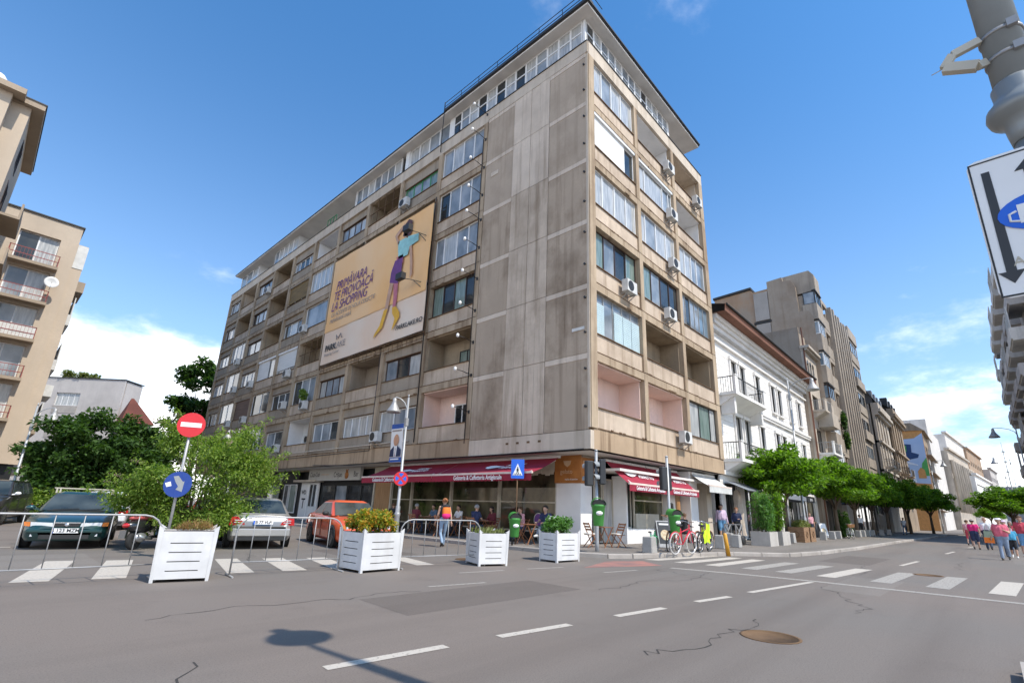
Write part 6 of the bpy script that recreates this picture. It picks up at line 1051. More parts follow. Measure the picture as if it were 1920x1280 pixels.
# ---------------------------------------------------------------- bicycles
mat('tyre', (0.018, 0.018, 0.018), 0.8); mat('tyre_white', (0.55, 0.53, 0.50), 0.7); mat('chrome', (0.55, 0.55, 0.56), 0.25, metal=0.9); mat('bike_red', (0.60, 0.02, 0.05), 0.35); mat('bike_green', (0.05, 0.42, 0.18), 0.35); mat('bike_white', (0.72, 0.72, 0.70), 0.35); mat('hi_vis', (0.62, 0.85, 0.03), 0.8); mat('saddle_black', (0.02, 0.02, 0.02), 0.6); mat('wicker', (0.42, 0.20, 0.08), 0.8, scale=30, var=0.3)
def bike(label, loc, rz, fm, tm='tyre', s=1.0, lean=0.06, basket=None, vest=False):
    t = thing('bicycle', label, 'bicycle', loc, rz, 'bicycles parked on the pavement'); t.scale = (s,) * 3; t.rotation_euler = (lean, 0, rz); r = 0.33; bx_, fx = -0.5, 0.52
    for x in (bx_, fx):
        b = MB(); b.tube([(x + r * math.cos(a), 0, r + r * math.sin(a)) for a in [2 * PI * i / 24 for i in range(24)]], 0.021, 6, closed=True); wh = b.build('wheel', tm, t)
        b = MB(); b.tube([(x + (r - 0.025) * math.cos(a), 0, r + (r - 0.025) * math.sin(a)) for a in [2 * PI * i / 24 for i in range(24)]], 0.011, 5, closed=True); b.build('rim', 'chrome', wh)
        b = MB()
        for i in range(12): a = 2 * PI * i / 12; b.bar((x, 0.02 * (-1) ** i, r), (x + (r - 0.03) * math.cos(a), 0, r + (r - 0.03) * math.sin(a)), 0.004)
        b.tube([(x, -0.04, r), (x, 0.04, r)], 0.025, 8); b.build('spokes', 'chrome', wh)
        b = MB(); b.tube([(x + (r + 0.035) * math.cos(a), 0, r + (r + 0.035) * math.sin(a)) for a in [0.15 + 0.32 * i for i in range(9)]], 0.02, 5); b.build('mudguard', fm, t)
    bb_, st, hd = (-0.05, 0, 0.29), (-0.2, 0, 0.82), (0.36, 0, 0.85)
    b = MB(); b.tube([st, bb_], 0.018, 7); b.tube([bb_, (0.38, 0, 0.72)], 0.022, 7); b.tube([(-0.16, 0, 0.68), (0.36, 0, 0.80)], 0.018, 7); b.tube([(0.33, 0, 0.93), (0.40, 0, 0.66)], 0.022, 7)
    for y in (-0.05, 0.05): b.tube([bb_, (bx_, y, r)], 0.012, 6); b.tube([(-0.17, 0, 0.72), (bx_, y, r)], 0.011, 6)
    b.build('frame', fm, t); b = MB()
    for y in (-0.05, 0.05): b.tube([(0.395, y * 0.6, 0.68), (0.43, y, 0.5), (fx, y, r)], 0.013, 6)
    b.build('fork', fm, t); b = MB(); b.tube([(0.33, 0, 0.93), (0.31, 0, 1.0)], 0.014, 6); b.tube([(0.14, -0.29, 1.02), (0.3, -0.2, 1.03), (0.33, 0, 1.0), (0.3, 0.2, 1.03), (0.14, 0.29, 1.02)], 0.013, 6); b.build('handlebar', 'chrome', t)
    b = MB(); b.ell((-0.24, 0, 0.9), (0.14, 0.075, 0.04), 12, 6); b.tube([(-0.2, 0, 0.8), (-0.225, 0, 0.9)], 0.014, 6); b.build('saddle', 'saddle_black', t); b = MB(); b.lathe([(0.001, -0.006), (0.09, -0.006), (0.09, 0.006), (0.001, 0.006)], (bb_[0], 0.05, bb_[2]), 16, axis='y'); b.bar(bb_, (0.07, -0.08, 0.16), 0.02); b.bar(bb_, (-0.17, 0.08, 0.42), 0.02); b.box(0.03, 0.11, -0.16, -0.08, 0.145, 0.165); b.box(-0.21, -0.13, 0.08, 0.16, 0.41, 0.43); b.build('crank', 'chrome', t)
    if basket: b = MB(); b.prism([(-0.14, -0.17), (0.14, -0.17), (0.14, 0.17), (-0.14, 0.17)], lambda a, c, d: (0.53 + a * (1 + 0.25 * d), c * (1 + 0.25 * d), 0.78 + 0.22 * d), 0, 1); b.build('basket', basket, t)
    if vest:
        v_ = MB()
        for j in range(7):
            for k in range(8):
                f = lambda j, k: (-0.14 + j * 0.046, -0.10 - 0.025 * math.sin(j * 1.9 + k) - 0.01 * k, 0.98 - k * 0.082 - 0.03 * math.sin(j * 1.3))
                if (j in (2, 3) and k < 3) or (j in (0, 6) and k > 5): continue
                v_.add([f(j, k), f(j + 1, k), f(j + 1, k + 1), f(j, k + 1)], [(0, 1, 2, 3)], 0, True)
        tag(v_.build('safety_vest', 'hi_vis', None, loc), 'crumpled neon yellow safety vest draped over a parked bicycle', 'vest').rotation_euler = (0, 0, CAMA + 0.2)
    return t
bike('red and white bicycle with pale tyres, front one in the parked group', (1.45, -2.68, 0.13), rad(-6), 'bike_red', 'tyre_white'); bike('small green bicycle leaning by the lone stone bollard', (1.0, -1.75, 0.12), rad(5), 'bike_green', s=0.72)
bike('dark bicycle under the neon safety vest', (3.1, -2.72, 0.12), rad(6), 'saddle_black', vest=True); bike('brown bicycle behind the neon safety vest', (3.9, -2.35, 0.12), rad(-2), 'chair_wood'); bike('white bicycle with a wicker front basket, farther along the pavement', (28.6, -2.9, 0.12), rad(205), 'bike_white', 'tyre_white', basket='wicker'); bike('dark bicycle behind the red one, its saddle showing', (2.3, -1.9, 0.12), rad(10), 'rust_edge')

# ---------------------------------------------------------------- cars
def carpaint(nm, c, metal=0.35): m = mat(nm, c, 0.32, metal=metal, coat=1.0, var=0.05, scale=1.0); m.node_tree.nodes['Principled BSDF'].inputs['Coat Roughness'].default_value = 0.06; return m
carpaint('paint_green', (0.012, 0.055, 0.055)); carpaint('paint_silver', (0.42, 0.41, 0.39), 0.6); carpaint('paint_orange', (0.72, 0.10, 0.025), 0.1); carpaint('paint_black', (0.02, 0.02, 0.024)); carpaint('paint_white', (0.7, 0.7, 0.7), 0.0); carpaint('paint_red', (0.35, 0.02, 0.02), 0.1); carpaint('paint_suv', (0.045, 0.042, 0.04))
glass('car_glass', (0.02, 0.028, 0.030), 0.03, c2=(0.07, 0.085, 0.085)); mat('lamp_clear', (0.62, 0.64, 0.66), 0.15, coat=1); mat('lamp_amber', (0.75, 0.22, 0.04), 0.2, coat=1); mat('lamp_red', (0.50, 0.012, 0.015), 0.15, coat=1); mat('alloy', (0.42, 0.43, 0.44), 0.3, metal=0.7); mat('trim_black', (0.02, 0.02, 0.02), 0.6)
def car(label, loc, heading, pm, L_=4.5, W_=1.74, Hh_=1.43, kind='sedan', grille=True, plate_txt=None, rear_lights='tri', rack=False, group=None, hood=0.90, mirror=None):
    t = thing('parked_car', label, 'car', (loc[0], loc[1], 0), heading, 'cars parked in the side street'); w2 = W_ / 2; k = L_ / 4.5; g = hood / 0.90; wr = 0.315 * (1.12 if kind == 'suv' else 1); lift = 0.08 if kind == 'suv' else 0
    tailz = 0.97 if kind == 'sedan' else 1.0
    ST = [(2.26, 0.62, 0.34, 0.48, 0.52), (2.22, 0.80, 0.24, 0.56, 0.61), (2.08, 0.92, 0.20, 0.63, 0.69), (1.8, 0.975, 0.19, 0.71, 0.78), (1.3, 1.0, 0.19, 0.80, 0.87), (0.85, 1.0, 0.19, 0.86, 0.93), (0.2, 1.0, 0.19, 0.89, 0.93), (-0.9, 1.0, 0.19, 0.91, 0.95), (-1.5, 0.99, 0.19, 0.92, tailz), (-1.9, 0.96, 0.21, 0.92, tailz + 0.01), (-2.14, 0.92, 0.25, 0.89, tailz - 0.02), (-2.22, 0.86, 0.30, 0.80, 0.84), (-2.26, 0.74, 0.36, 0.62, 0.64)]
    vs_ = []; n = 13
    for x, w_, zl, zs, zt in ST:
        zs, zt = zs * g + lift, zt * g + lift; zl += lift; W1 = w2 * w_
        for y, z in ((-W1 * 0.9, zl), (-W1 * 0.985, zl + 0.10), (-W1, (zl + zs) * 0.5), (-W1 * 0.985, zs * 0.97), (-W1 * 0.93, zs + 0.01), (-W1 * 0.72, zt - 0.012), (0, zt), (W1 * 0.72, zt - 0.012), (W1 * 0.93, zs + 0.01), (W1 * 0.985, zs * 0.97), (W1, (zl + zs) * 0.5), (W1 * 0.985, zl + 0.10), (W1 * 0.9, zl)): vs_.append((x * k, y, z))
    fs = [(i * n + j, i * n + (j + 1) % n, (i + 1) * n + (j + 1) % n, (i + 1) * n + j) for i in range(len(ST) - 1) for j in range(n)] + [tuple(range(n)), tuple(range((len(ST) - 1) * n, len(ST) * n))[::-1]]
    b = MB(); b.add(vs_, fs, 0, True); body = b.build('body', pm, t)
    zb = 0.90 * g + lift; zr = Hh_
    if kind == 'sedan': A = dict(fb=1.0, ft=0.22, rt=-0.95, rb=-1.72)
    elif kind == 'hatch': A = dict(fb=1.05, ft=0.25, rt=-1.7, rb=-2.12)
    else: A = dict(fb=0.95, ft=0.35, rt=-1.95, rb=-2.18)
    A = {q: v * k for q, v in A.items()}; yb, yt = w2 * 0.92, w2 * 0.70; zc = zr - 0.055
    b = MB(); P = {}
    ring0 = [(A['fb'], -yb * 0.80, zb), (A['fb'] - 0.12, -yb, zb), (A['rb'] + 0.12, -yb, zb + 0.02), (A['rb'], -yb * 0.80, zb + 0.03), (A['rb'], yb * 0.80, zb + 0.03), (A['rb'] + 0.12, yb, zb + 0.02), (A['fb'] - 0.12, yb, zb), (A['fb'], yb * 0.80, zb)]
    ring1 = [(A['ft'], -yt * 0.84, zc), (A['ft'] - 0.10, -yt, zc - 0.01), (A['rt'] + 0.10, -yt, zc - 0.01), (A['rt'], -yt * 0.84, zc), (A['rt'], yt * 0.84, zc), (A['rt'] + 0.10, yt, zc - 0.01), (A['ft'] - 0.10, yt, zc - 0.01), (A['ft'], yt * 0.84, zc)]
    ring2 = [((x - (A['ft'] + A['rt']) / 2) * 0.82 + (A['ft'] + A['rt']) / 2, y * 0.78, zr) for x, y, z in ring1]
    vs_ = ring0 + ring1 + ring2; fs = [(i, (i + 1) % 8, 8 + (i + 1) % 8, 8 + i) for i in range(8)] + [(8 + i, 8 + (i + 1) % 8, 16 + (i + 1) % 8, 16 + i) for i in range(8)] + [tuple(range(16, 24))]
    b.add(vs_, fs, 0, False); o = b.build('cabin', pm, t); mo = o.modifiers.new('round', 'BEVEL'); mo.width = 0.035; mo.segments = 3; mo.limit_method = 'ANGLE'; mo.angle_limit = rad(12)
    def gq(nm, P4, off, m='car_glass', par=None, ins=(0.07, 0.93, 0.10, 0.93)):
        p = [Vector(q) for q in P4]; u0, u1, v0, v1 = ins; L2 = lambda u, v: (p[0] * (1 - u) + p[1] * u) * (1 - v) + (p[3] * (1 - u) + p[2] * u) * v
        q = [L2(u0, v0), L2(u1, v0), L2(u1, v1), L2(u0, v1)]; nn = (q[1] - q[0]).cross(q[3] - q[0]).normalized()
        if nn.dot((q[0] + q[2]) / 2 - Vector((-0.3, 0, 0.9))) < 0: nn = -nn
        bb = MB(); bb.add([tuple(a + nn * off) for a in q] + [tuple(a + nn * (off - 0.02)) for a in q], [(0, 1, 2, 3), (0, 4, 5, 1), (1, 5, 6, 2), (2, 6, 7, 3), (3, 7, 4, 0)]); return bb.build(nm, m, par or t)
    gq('windscreen', [ring0[0], ring0[7], ring1[7], ring1[0]], 0.012, ins=(-0.06, 1.06, 0.03, 0.95)); gq('rear_window', [ring0[3], ring0[4], ring1[4], ring1[3]], 0.012, ins=(-0.03, 1.03, 0.12, 0.93))
    for s, (a, bq, c, d) in ((-1, (1, 2, 10, 9)), (1, (6, 5, 13, 14))):
        q4 = [vs_[a], vs_[bq], vs_[c], vs_[d]]
        gq('side_window', q4, 0.012, ins=(0.05, 0.46, 0.10, 0.93)); gq('side_window', q4, 0.012, ins=(0.50, 0.92 if kind == 'sedan' else 0.72, 0.10, 0.93))
        if kind != 'sedan': gq('side_window', q4, 0.012, ins=(0.76, 0.95, 0.12, 0.93))
        for x in (1.0, 0.02, -0.98): b = MB(); b.box(x * k - 0.008, x * k + 0.008, s * w2 * 1.002 - 0.01, s * w2 * 1.002 + 0.004, 0.3 + lift, 0.86 * g + lift); b.build('door_seam', 'trim_black', t)
        for x in (0.15, -0.82): b = MB(); b.box(x * k - 0.09, x * k + 0.09, s * w2 * 0.995 - 0.02, s * w2 * 0.995 + 0.02, 0.76 * g + lift, 0.79 * g + lift); b.build('door_handle', pm, t)
        b = MB(); b.box(-1.0 * k, 1.0 * k, s * w2 - 0.01, s * w2 + 0.012, 0.50 + lift, 0.545 + lift); b.build('side_moulding', pm if kind == 'sedan' else 'trim_black', t)
        b = MB(); b.ell((0.78 * k, s * (w2 + 0.10), 0.97 * g + lift), (0.075, 0.11, 0.07), 12, 8); b.bar((0.80 * k, s * (w2 - 0.08), 0.93 * g + lift), (0.78 * k, s * (w2 + 0.06), 0.95 * g + lift), 0.05); b.build('wing_mirror', mirror or pm, t)
        for x in (1.36 * k, -1.32 * k):
            b = MB(); b.lathe([(0.001, 0), (wr + 0.055, 0), (wr + 0.055, 0.012), (0.001, 0.012)], (x, s * (w2 + 0.0) - (0.008), wr + 0.01), 28, axis='y'); b.build('wheel_arch', 'trim_black', t)
            b = MB(); y0 = s * (w2 - 0.17); y1 = s * (w2 + 0.02); b.lathe([(wr - 0.10, y0), (wr - 0.02, y0), (wr, y0 + s * 0.03), (wr, y1 - s * 0.03), (wr - 0.02, y1), (wr - 0.095, y1)], (x, 0, wr), 28, axis='y'); wh = b.build('tyre', 'tyre', t)
            b = MB(); b.lathe([(wr - 0.09, y1), (wr - 0.10, y1 - s * 0.02), (wr - 0.13, y1 - s * 0.03), (0.06, y1 - s * 0.015), (0.05, y1), (0.001, y1)], (x, 0, wr), 20, axis='y'); b.build('rim', 'alloy', wh)
            b = MB()
            for i in range(7): a = 2 * PI * i / 7; b.bar((x + 0.06 * math.cos(a), y1 - s * 0.012, wr + 0.06 * math.sin(a)), (x + (wr - 0.12) * math.cos(a), y1 - s * 0.012, wr + (wr - 0.12) * math.sin(a)), 0.035, 0.02, up=(0, 1, 0))
            b.build('spokes', 'alloy', wh)
    xf = 2.245 * k; xr = -2.25 * k
    for s in (-1, 1):
        b = MB(); b.prism([(s * w2 * 0.30, 0.545 * g + lift), (s * w2 * 0.78, 0.55 * g + lift), (s * w2 * 0.80, 0.66 * g + lift), (s * w2 * 0.32, 0.645 * g + lift)], lambda a, z, d: (xf - 0.115 - 0.06 * abs(a / w2) + d, a, z), 0.0, 0.13); h_ = b.build('headlight', 'lamp_clear', t)
        b = MB(); b.prism([(s * w2 * 0.79, 0.55 * g + lift), (s * w2 * 0.93, 0.57 * g + lift), (s * w2 * 0.95, 0.66 * g + lift), (s * w2 * 0.81, 0.66 * g + lift)], lambda a, z, d: (xf - 0.22 - 0.35 * max(0, abs(a / w2) - 0.8) + d, a, z), 0.0, 0.17); b.build('indicator', 'lamp_amber', h_)
        b = MB()
        if rear_lights == 'tri': b.prism([(s * w2 * 0.99, 0.66), (s * w2 * 0.54, 0.68), (s * w2 * 0.57, 0.74), (s * w2 * 0.78, 0.90), (s * w2 * 0.95, 0.88)], lambda a, z, d: (xr + 0.10 + 0.10 * max(0, abs(a / w2) - 0.6) - d, a, z), -0.05, 0.11)
        else: b.prism([(s * w2 * 0.97, 0.62), (s * w2 * 0.6, 0.64), (s * w2 * 0.6, 0.82), (s * w2 * 0.93, 0.84)], lambda a, z, d: (xr + 0.10 + 0.10 * max(0, abs(a / w2) - 0.6) - d, a, z), -0.05, 0.11)
        tl = b.build('tail_light', 'lamp_red', t); b = MB()
        for z in (0.73, 0.79): b.box(xr - 0.014, xr + 0.02, min(s * w2 * 0.62, s * w2 * 0.86), max(s * w2 * 0.62, s * w2 * 0.86), z, z + 0.018)
        b.build('reflector_strip', 'lamp_clear', tl); b = MB(); b.prism([(s * w2 * 0.42, 0.32), (s * w2 * 0.74, 0.32), (s * w2 * 0.74, 0.38), (s * w2 * 0.42, 0.38)], lambda a, z, d: (xf - 0.10 + d, a, z + lift), 0, 0.09); b.build('fog_light', 'lamp_clear', t)
    b = MB(); b.prism([(-w2 * 0.27, 0.55), (w2 * 0.27, 0.55), (w2 * 0.29, 0.635), (-w2 * 0.29, 0.635)], lambda a, z, d: (xf - 0.02 + d, a, z * g + lift), -0.06, 0.025); gr = b.build('grille', 'trim_black', t)
    b = MB(); b.box(xf - 0.01, xf + 0.012, -w2 * 0.30, w2 * 0.30, 0.637 * g + lift, 0.66 * g + lift); b.lathe([(0.001, 0), (0.05, 0), (0.05, 0.012), (0.001, 0.012)], (xf + 0.006, 0, 0.595 * g + lift), 14, axis='x'); b.build('chrome_trim', 'chrome', gr)
    b = MB(); b.box(xf - 0.05, xf + 0.02, -w2 * 0.55, w2 * 0.55, 0.26 + lift, 0.36 + lift); b.build('air_intake', 'trim_black', t); b = MB(); b.box(xf - 0.10, xf + 0.035, -w2 * 0.86, w2 * 0.86, 0.395 + lift, 0.50 * g + lift); b.build('front_bumper', pm, t, bevel=0.03); b = MB(); b.box(xr - 0.04, xr + 0.12, -w2 * 0.90, w2 * 0.90, 0.34 + lift, 0.58 + lift); b.build('rear_bumper', pm, t, bevel=0.04); b = MB(); b.box(xr - 0.02, xr + 0.1, -w2 * 0.8, w2 * 0.8, 0.25 + lift, 0.34 + lift); b.build('rear_valance', 'trim_black', t)
    for (x, s, z) in ((xf + 0.038, 1, 0.46 * g + lift), (xr - 0.03, -1, 0.745 if kind == 'sedan' else 0.6)):
        b = MB(); b.box(min(x, x + s * 0.01), max(x, x + s * 0.01), -0.26, 0.26, z - 0.057, z + 0.057); pl = b.build('number_plate', 'sign_white', t); text(plate_txt or 'B 45 KLD', 0.115, 'ink', pl, (x + s * 0.0125, 0, z), (PI / 2, 0, s * PI / 2), bold=0.003, ext=0.001); b = MB(); b.box(min(x, x + s * 0.012), max(x, x + s * 0.012), -s * 0.26, -s * 0.225, z - 0.057, z + 0.057); b.build('blue_band', 'sign_blue', pl)
    b = MB(); b.box(A['fb'] * 0.98 - 0.02, A['fb'] + 0.05, -0.6, 0.6, zb + 0.0, zb + 0.02); b.bar((A['fb'] + 0.01, -0.5, zb + 0.03), (A['fb'] - 0.06, 0.05, zb + 0.07), 0.02); b.bar((A['fb'] + 0.01, 0.05, zb + 0.03), (A['fb'] - 0.06, 0.55, zb + 0.07), 0.02); b.build('wipers', 'trim_black', t)
    if kind == 'sedan' and rear_lights == 'tri' : b = MB(); b.box(xr + 0.12, xr + 0.17, -0.6, 0.6, tailz - 0.005, tailz + 0.022); b.build('boot_lip', pm, t)
    if rack:
        b = MB()
        for x in (0.0, -0.75): b.bar((x, -yt - 0.08, zr + 0.09), (x, yt + 0.08, zr + 0.09), 0.045, 0.03); b.bar((x, -yt - 0.02, zr - 0.05), (x, -yt - 0.02, zr + 0.09), 0.04); b.bar((x, yt + 0.02, zr - 0.05), (x, yt + 0.02, zr + 0.09), 0.04)
        b.build('roof_rack', 'cream_frame', t)
    return t
hd = math.atan2(-0.98, -0.2)
car('dark green old sedan with roof bars and amber indicators, facing the barrier', (-13.08 + 0.2 * 1.42, 7.88 + 0.98 * 1.42), hd, 'paint_green', 4.66, 1.75, 1.42, plate_txt='B 123 MZM', rack=True, rear_lights='box')
car('silver saloon seen from behind, next to the orange car', (-8.86 + 0.26 * 1.32, 6.24 + 0.97 * 1.32), math.atan2(0.97, 0.26), 'paint_silver', 4.53, 1.75, 1.44, plate_txt='B 77 VLP')
car('bright orange saloon facing the second planter', (-5.88, 6.3), math.atan2(-0.98, -0.2), 'paint_orange', 4.45, 1.78, 1.46, plate_txt='B 202 TAX', hood=0.95, mirror='trim_black', rear_lights='box')
car('dark off-road car at the left edge, beyond the green sedan', (-14.35, 21.6), math.atan2(-0.95, -0.30), 'paint_suv', 4.7, 1.88, 1.85, 'suv', hood=1.12, rear_lights='box', mirror='sign_white'); car('small black car behind the off-road car', (-13.2, 31.8), math.atan2(-0.9, -0.2), 'paint_black', 4.1, 1.7, 1.48, 'hatch', rear_lights='box')
car('white car mostly hidden behind the green sedan and the bush', (-10.9, 17.6), math.atan2(0.97, 0.2), 'paint_white', 4.2, 1.72, 1.5, 'hatch', rear_lights='box'); car('dull red car peeping out between the bush and the silver saloon', (-7.9, 14.0), math.atan2(0.97, 0.26), 'paint_red', 4.2, 1.7, 1.42, 'hatch', rear_lights='box')
# scooter
t = thing('scooter', 'dark motor scooter with a dusty red seat, parked beside the green sedan', 'scooter', (-11.42, 6.75, 0), math.atan2(0.62, 0.78)); t.rotation_euler = (rad(-6), 0, math.atan2(0.62, 0.78)); mat('seat_red', (0.42, 0.08, 0.075), 0.6, var=0.2, scale=6); mat('scoot_black', (0.015, 0.015, 0.017), 0.25, coat=1)
for x in (-0.62, 0.62):
    b = MB(); b.lathe([(0.13, -0.05), (0.21, -0.05), (0.235, -0.02), (0.235, 0.02), (0.21, 0.05), (0.13, 0.05)], (x, 0, 0.235), 22, axis='y'); o = b.build('tyre', 'tyre', t); b = MB(); b.lathe([(0.001, -0.055), (0.05, -0.055), (0.14, -0.03), (0.14, 0.03), (0.05, 0.055), (0.001, 0.055)], (x, 0, 0.235), 16, axis='y'); b.build('rim', 'alloy', o)
b = MB(); b.ell((-0.45, 0, 0.60), (0.50, 0.19, 0.19), 16, 10); b.box(-0.2, 0.35, -0.17, 0.17, 0.26, 0.34); b.prism([(0.32, 0.3), (0.40, 0.3), (0.62, 0.92), (0.52, 0.95)], lambda a, z, d: (a, d, z), -0.2, 0.2); b.ell((0.62, 0, 0.48), (0.2, 0.09, 0.12), 12, 8); b.build('bodywork', 'scoot_black', t); b = MB(); b.ell((-0.38, 0, 0.80), (0.46, 0.15, 0.075), 16, 8); b.build('seat', 'seat_red', t)
b = MB(); b.tube([(0.62, 0, 0.235), (0.50, 0, 0.95), (0.46, 0, 1.03)], 0.03, 8); b.tube([(0.38, -0.32, 1.02), (0.46, -0.1, 1.05), (0.46, 0.1, 1.05), (0.38, 0.32, 1.02)], 0.016, 6); b.build('handlebar', 'chrome', t); b = MB(); b.ell((0.53, 0, 1.0), (0.10, 0.13, 0.10), 12, 8); b.build('headlight_cowl', 'scoot_black', t)
for s in (-1, 1): b = MB(); b.tube([(0.42, s * 0.2, 1.05), (0.40, s * 0.30, 1.2)], 0.008, 5); b.ell((0.40, s * 0.31, 1.24), (0.02, 0.07, 0.05), 10, 6); b.build('mirror', 'visor_pale', t)
b = MB(); b.tube([(-0.2, -0.16, 0.25), (-0.7, -0.17, 0.32)], [0.03, 0.065], 10); b.ell((-0.55, -0.13, 0.3), (0.2, 0.07, 0.12), 12, 8); b.build('exhaust', 'alloy', t); b = MB(); b.ell((-0.93, 0, 0.62), (0.05, 0.11, 0.06), 10, 6); b.build('tail_light', 'lamp_red', t); b = MB(); b.prism([(-0.98, 0.5), (-1.02, 0.3), (-0.96, 0.3), (-0.9, 0.5)], lambda a, z, d: (a, d, z), -0.09, 0.09); b.build('rear_mudguard', 'scoot_black', t)
# ---------------------------------------------------------------- trees, bushes and plants
leafmat('leaf_bright', [(0.035, 0.080, 0.008), (0.075, 0.16, 0.010), (0.125, 0.24, 0.014), (0.19, 0.31, 0.025)], 0.42); leafmat('leaf_bush', [(0.055, 0.11, 0.015), (0.12, 0.20, 0.03), (0.20, 0.28, 0.05), (0.27, 0.34, 0.085)], 0.4); leafmat('leaf_dark', [(0.020, 0.052, 0.012), (0.045, 0.095, 0.020), (0.08, 0.15, 0.035)], 0.35)
leafmat('leaf_flower', [(0.10, 0.18, 0.02), (0.20, 0.26, 0.03), (0.50, 0.20, 0.02), (0.40, 0.32, 0.04), (0.15, 0.24, 0.03)], 0.3); leafmat('leaf_grass', [(0.14, 0.17, 0.05), (0.22, 0.23, 0.09), (0.10, 0.15, 0.03)], 0.3); leafmat('leaf_lush', [(0.06, 0.15, 0.03), (0.10, 0.22, 0.05), (0.15, 0.28, 0.08)], 0.35); leafmat('petal_lilac', [(0.45, 0.30, 0.42), (0.6, 0.45, 0.52)], 0.3); leafmat('straw_leaf', [(0.28, 0.15, 0.06), (0.40, 0.25, 0.12), (0.20, 0.11, 0.05)], 0.2)
wall('bark', (0.16, 0.12, 0.085), (0.06, 0.045, 0.03), 0.5, 0.4, scale=4)
def leaves(blobs, n, size, rg, asp=1.9, droop=0.25, shell=0.45, cut=None):
    """many small folded leaf faces spread through ellipsoid clumps"""
    vs_ = []; fs = []; wts = [b[3] * b[4] * b[5] for b in blobs]
    for i in range(n):
        b = rg.choices(blobs, wts)[0]
        while True:
            d = Vector((rg.gauss(0, 1), rg.gauss(0, 1), rg.gauss(0, 1))).normalized(); r = rg.random() ** shell; c = Vector((b[0] + d.x * b[3] * r, b[1] + d.y * b[4] * r, b[2] + d.z * b[5] * r))
            if cut is None or c.z > cut: break
        s = size * rg.uniform(0.6, 1.3); u = (d * 0.7 + Vector((rg.gauss(0, 0.6), rg.gauss(0, 0.6), rg.gauss(0, 0.5) - droop))).normalized(); v = u.cross(Vector((rg.gauss(0, 0.5), rg.gauss(0, 0.5), 1))).normalized(); w_ = u.cross(v)
        o = len(vs_); a = s * asp / 2
        vs_ += [c - u * a, c + v * s * 0.5 - w_ * s * 0.12, c + u * a, c - v * s * 0.5 - w_ * s * 0.12]; fs += [(o, o + 1, o + 2), (o, o + 2, o + 3)]
    return vs_, fs
def crown(par, nm, blobs, n, size, m, seed, **k): b = MB(); b.add(*leaves(blobs, n, size, random.Random(seed), **k), 0, False); return b.build(nm, m, par)
def clumps(rx, ry, rz_, cz, n, rs, seed, zmin=-0.3):
    rg = random.Random(seed); out = []
    while len(out) < n:
        d = Vector((rg.gauss(0, 1), rg.gauss(0, 1), rg.gauss(0, 1))).normalized()
        if d.z < zmin: continue
        q = rg.uniform(0.62, 1.0); s = rs * rg.uniform(0.65, 1.3); out.append((d.x * rx * q, d.y * ry * q, cz + d.z * rz_ * q, s * 1.25, s * 1.25, s * 0.62))
    return out
def trunk(par, h, r, limbs, seed, spread=1.4, top=1.6):
    rg = random.Random(seed); b = MB(); b.tube([(0, 0, 0), (0.02, 0.01, h * 0.5), (0.0, 0.03, h)], [r * 1.25, r, r * 0.85], 9)
    for i in range(limbs):
        a = 2 * PI * i / limbs + rg.uniform(-.3, .3); s = spread * rg.uniform(0.6, 1.0); z = h + top * rg.uniform(0.5, 1.0)
        b.tube([(0, 0.02, h * rg.uniform(0.82, 0.98)), (s * 0.4 * math.cos(a), s * 0.4 * math.sin(a), h + (z - h) * 0.5), (s * math.cos(a), s * math.sin(a), z)], [r * 0.55, r * 0.35, r * 0.12], 6)
    return b.build('trunk', 'bark', par)
# street trees along the pavement: low flat-topped crowns
T1 = thing('street_tree', 'nearest round-topped street tree, in front of the white townhouse', 'tree', (17.3, -1.75, 0.12), 0, 'street trees along the pavement')
trunk(T1, 2.1, 0.13, 7, 3); crown(T1, 'crown', clumps(2.35, 2.2, 1.75, 3.55, 60, 0.52, 5, -0.42) + [(0, 0, 3.6, 1.7, 1.7, 1.1), (0.5, -0.4, 5.15, 0.7, 0.6, 0.55)], 15000, 0.125, 'leaf_bright', 9)
for i, (x, y, s, l) in enumerate([(29.5, -2.0, 1.08, 'second street tree, over the wooden crates and the white bicycle'), (36.5, -2.1, 1.05, 'third street tree along the pavement, in front of the grey block'), (43.5, -2.3, 1.08, 'fourth street tree along the pavement, its crown merging with its neighbours'), (51.0, -2.6, 1.1, 'fifth street tree along the pavement, before the ornate houses'), (60.0, -3.6, 1.1, 'sixth street tree along the pavement, under the painted gable'), (70.0, -5.0, 1.1, 'last street tree of the row, before the driveway gap')]):
    dup(T1, (x, y, 0.12), 1.3 * i + 0.7, l, None, (s, s, s * 1.0))
ft = dup(T1, (80, -12.9, 0.12), 2.1, 'dark street tree at the right edge, above the walking people', None, (1.75, 1.75, 1.15)); dup(T1, (150, -11.0, 0.12), 0.4, 'small far tree in the middle of the street end', None, 1.1); dup(T1, (100, -16.5, 0.12), 3.0, 'farther tree at the right side of the street end', None, (1.8, 1.8, 1.3))
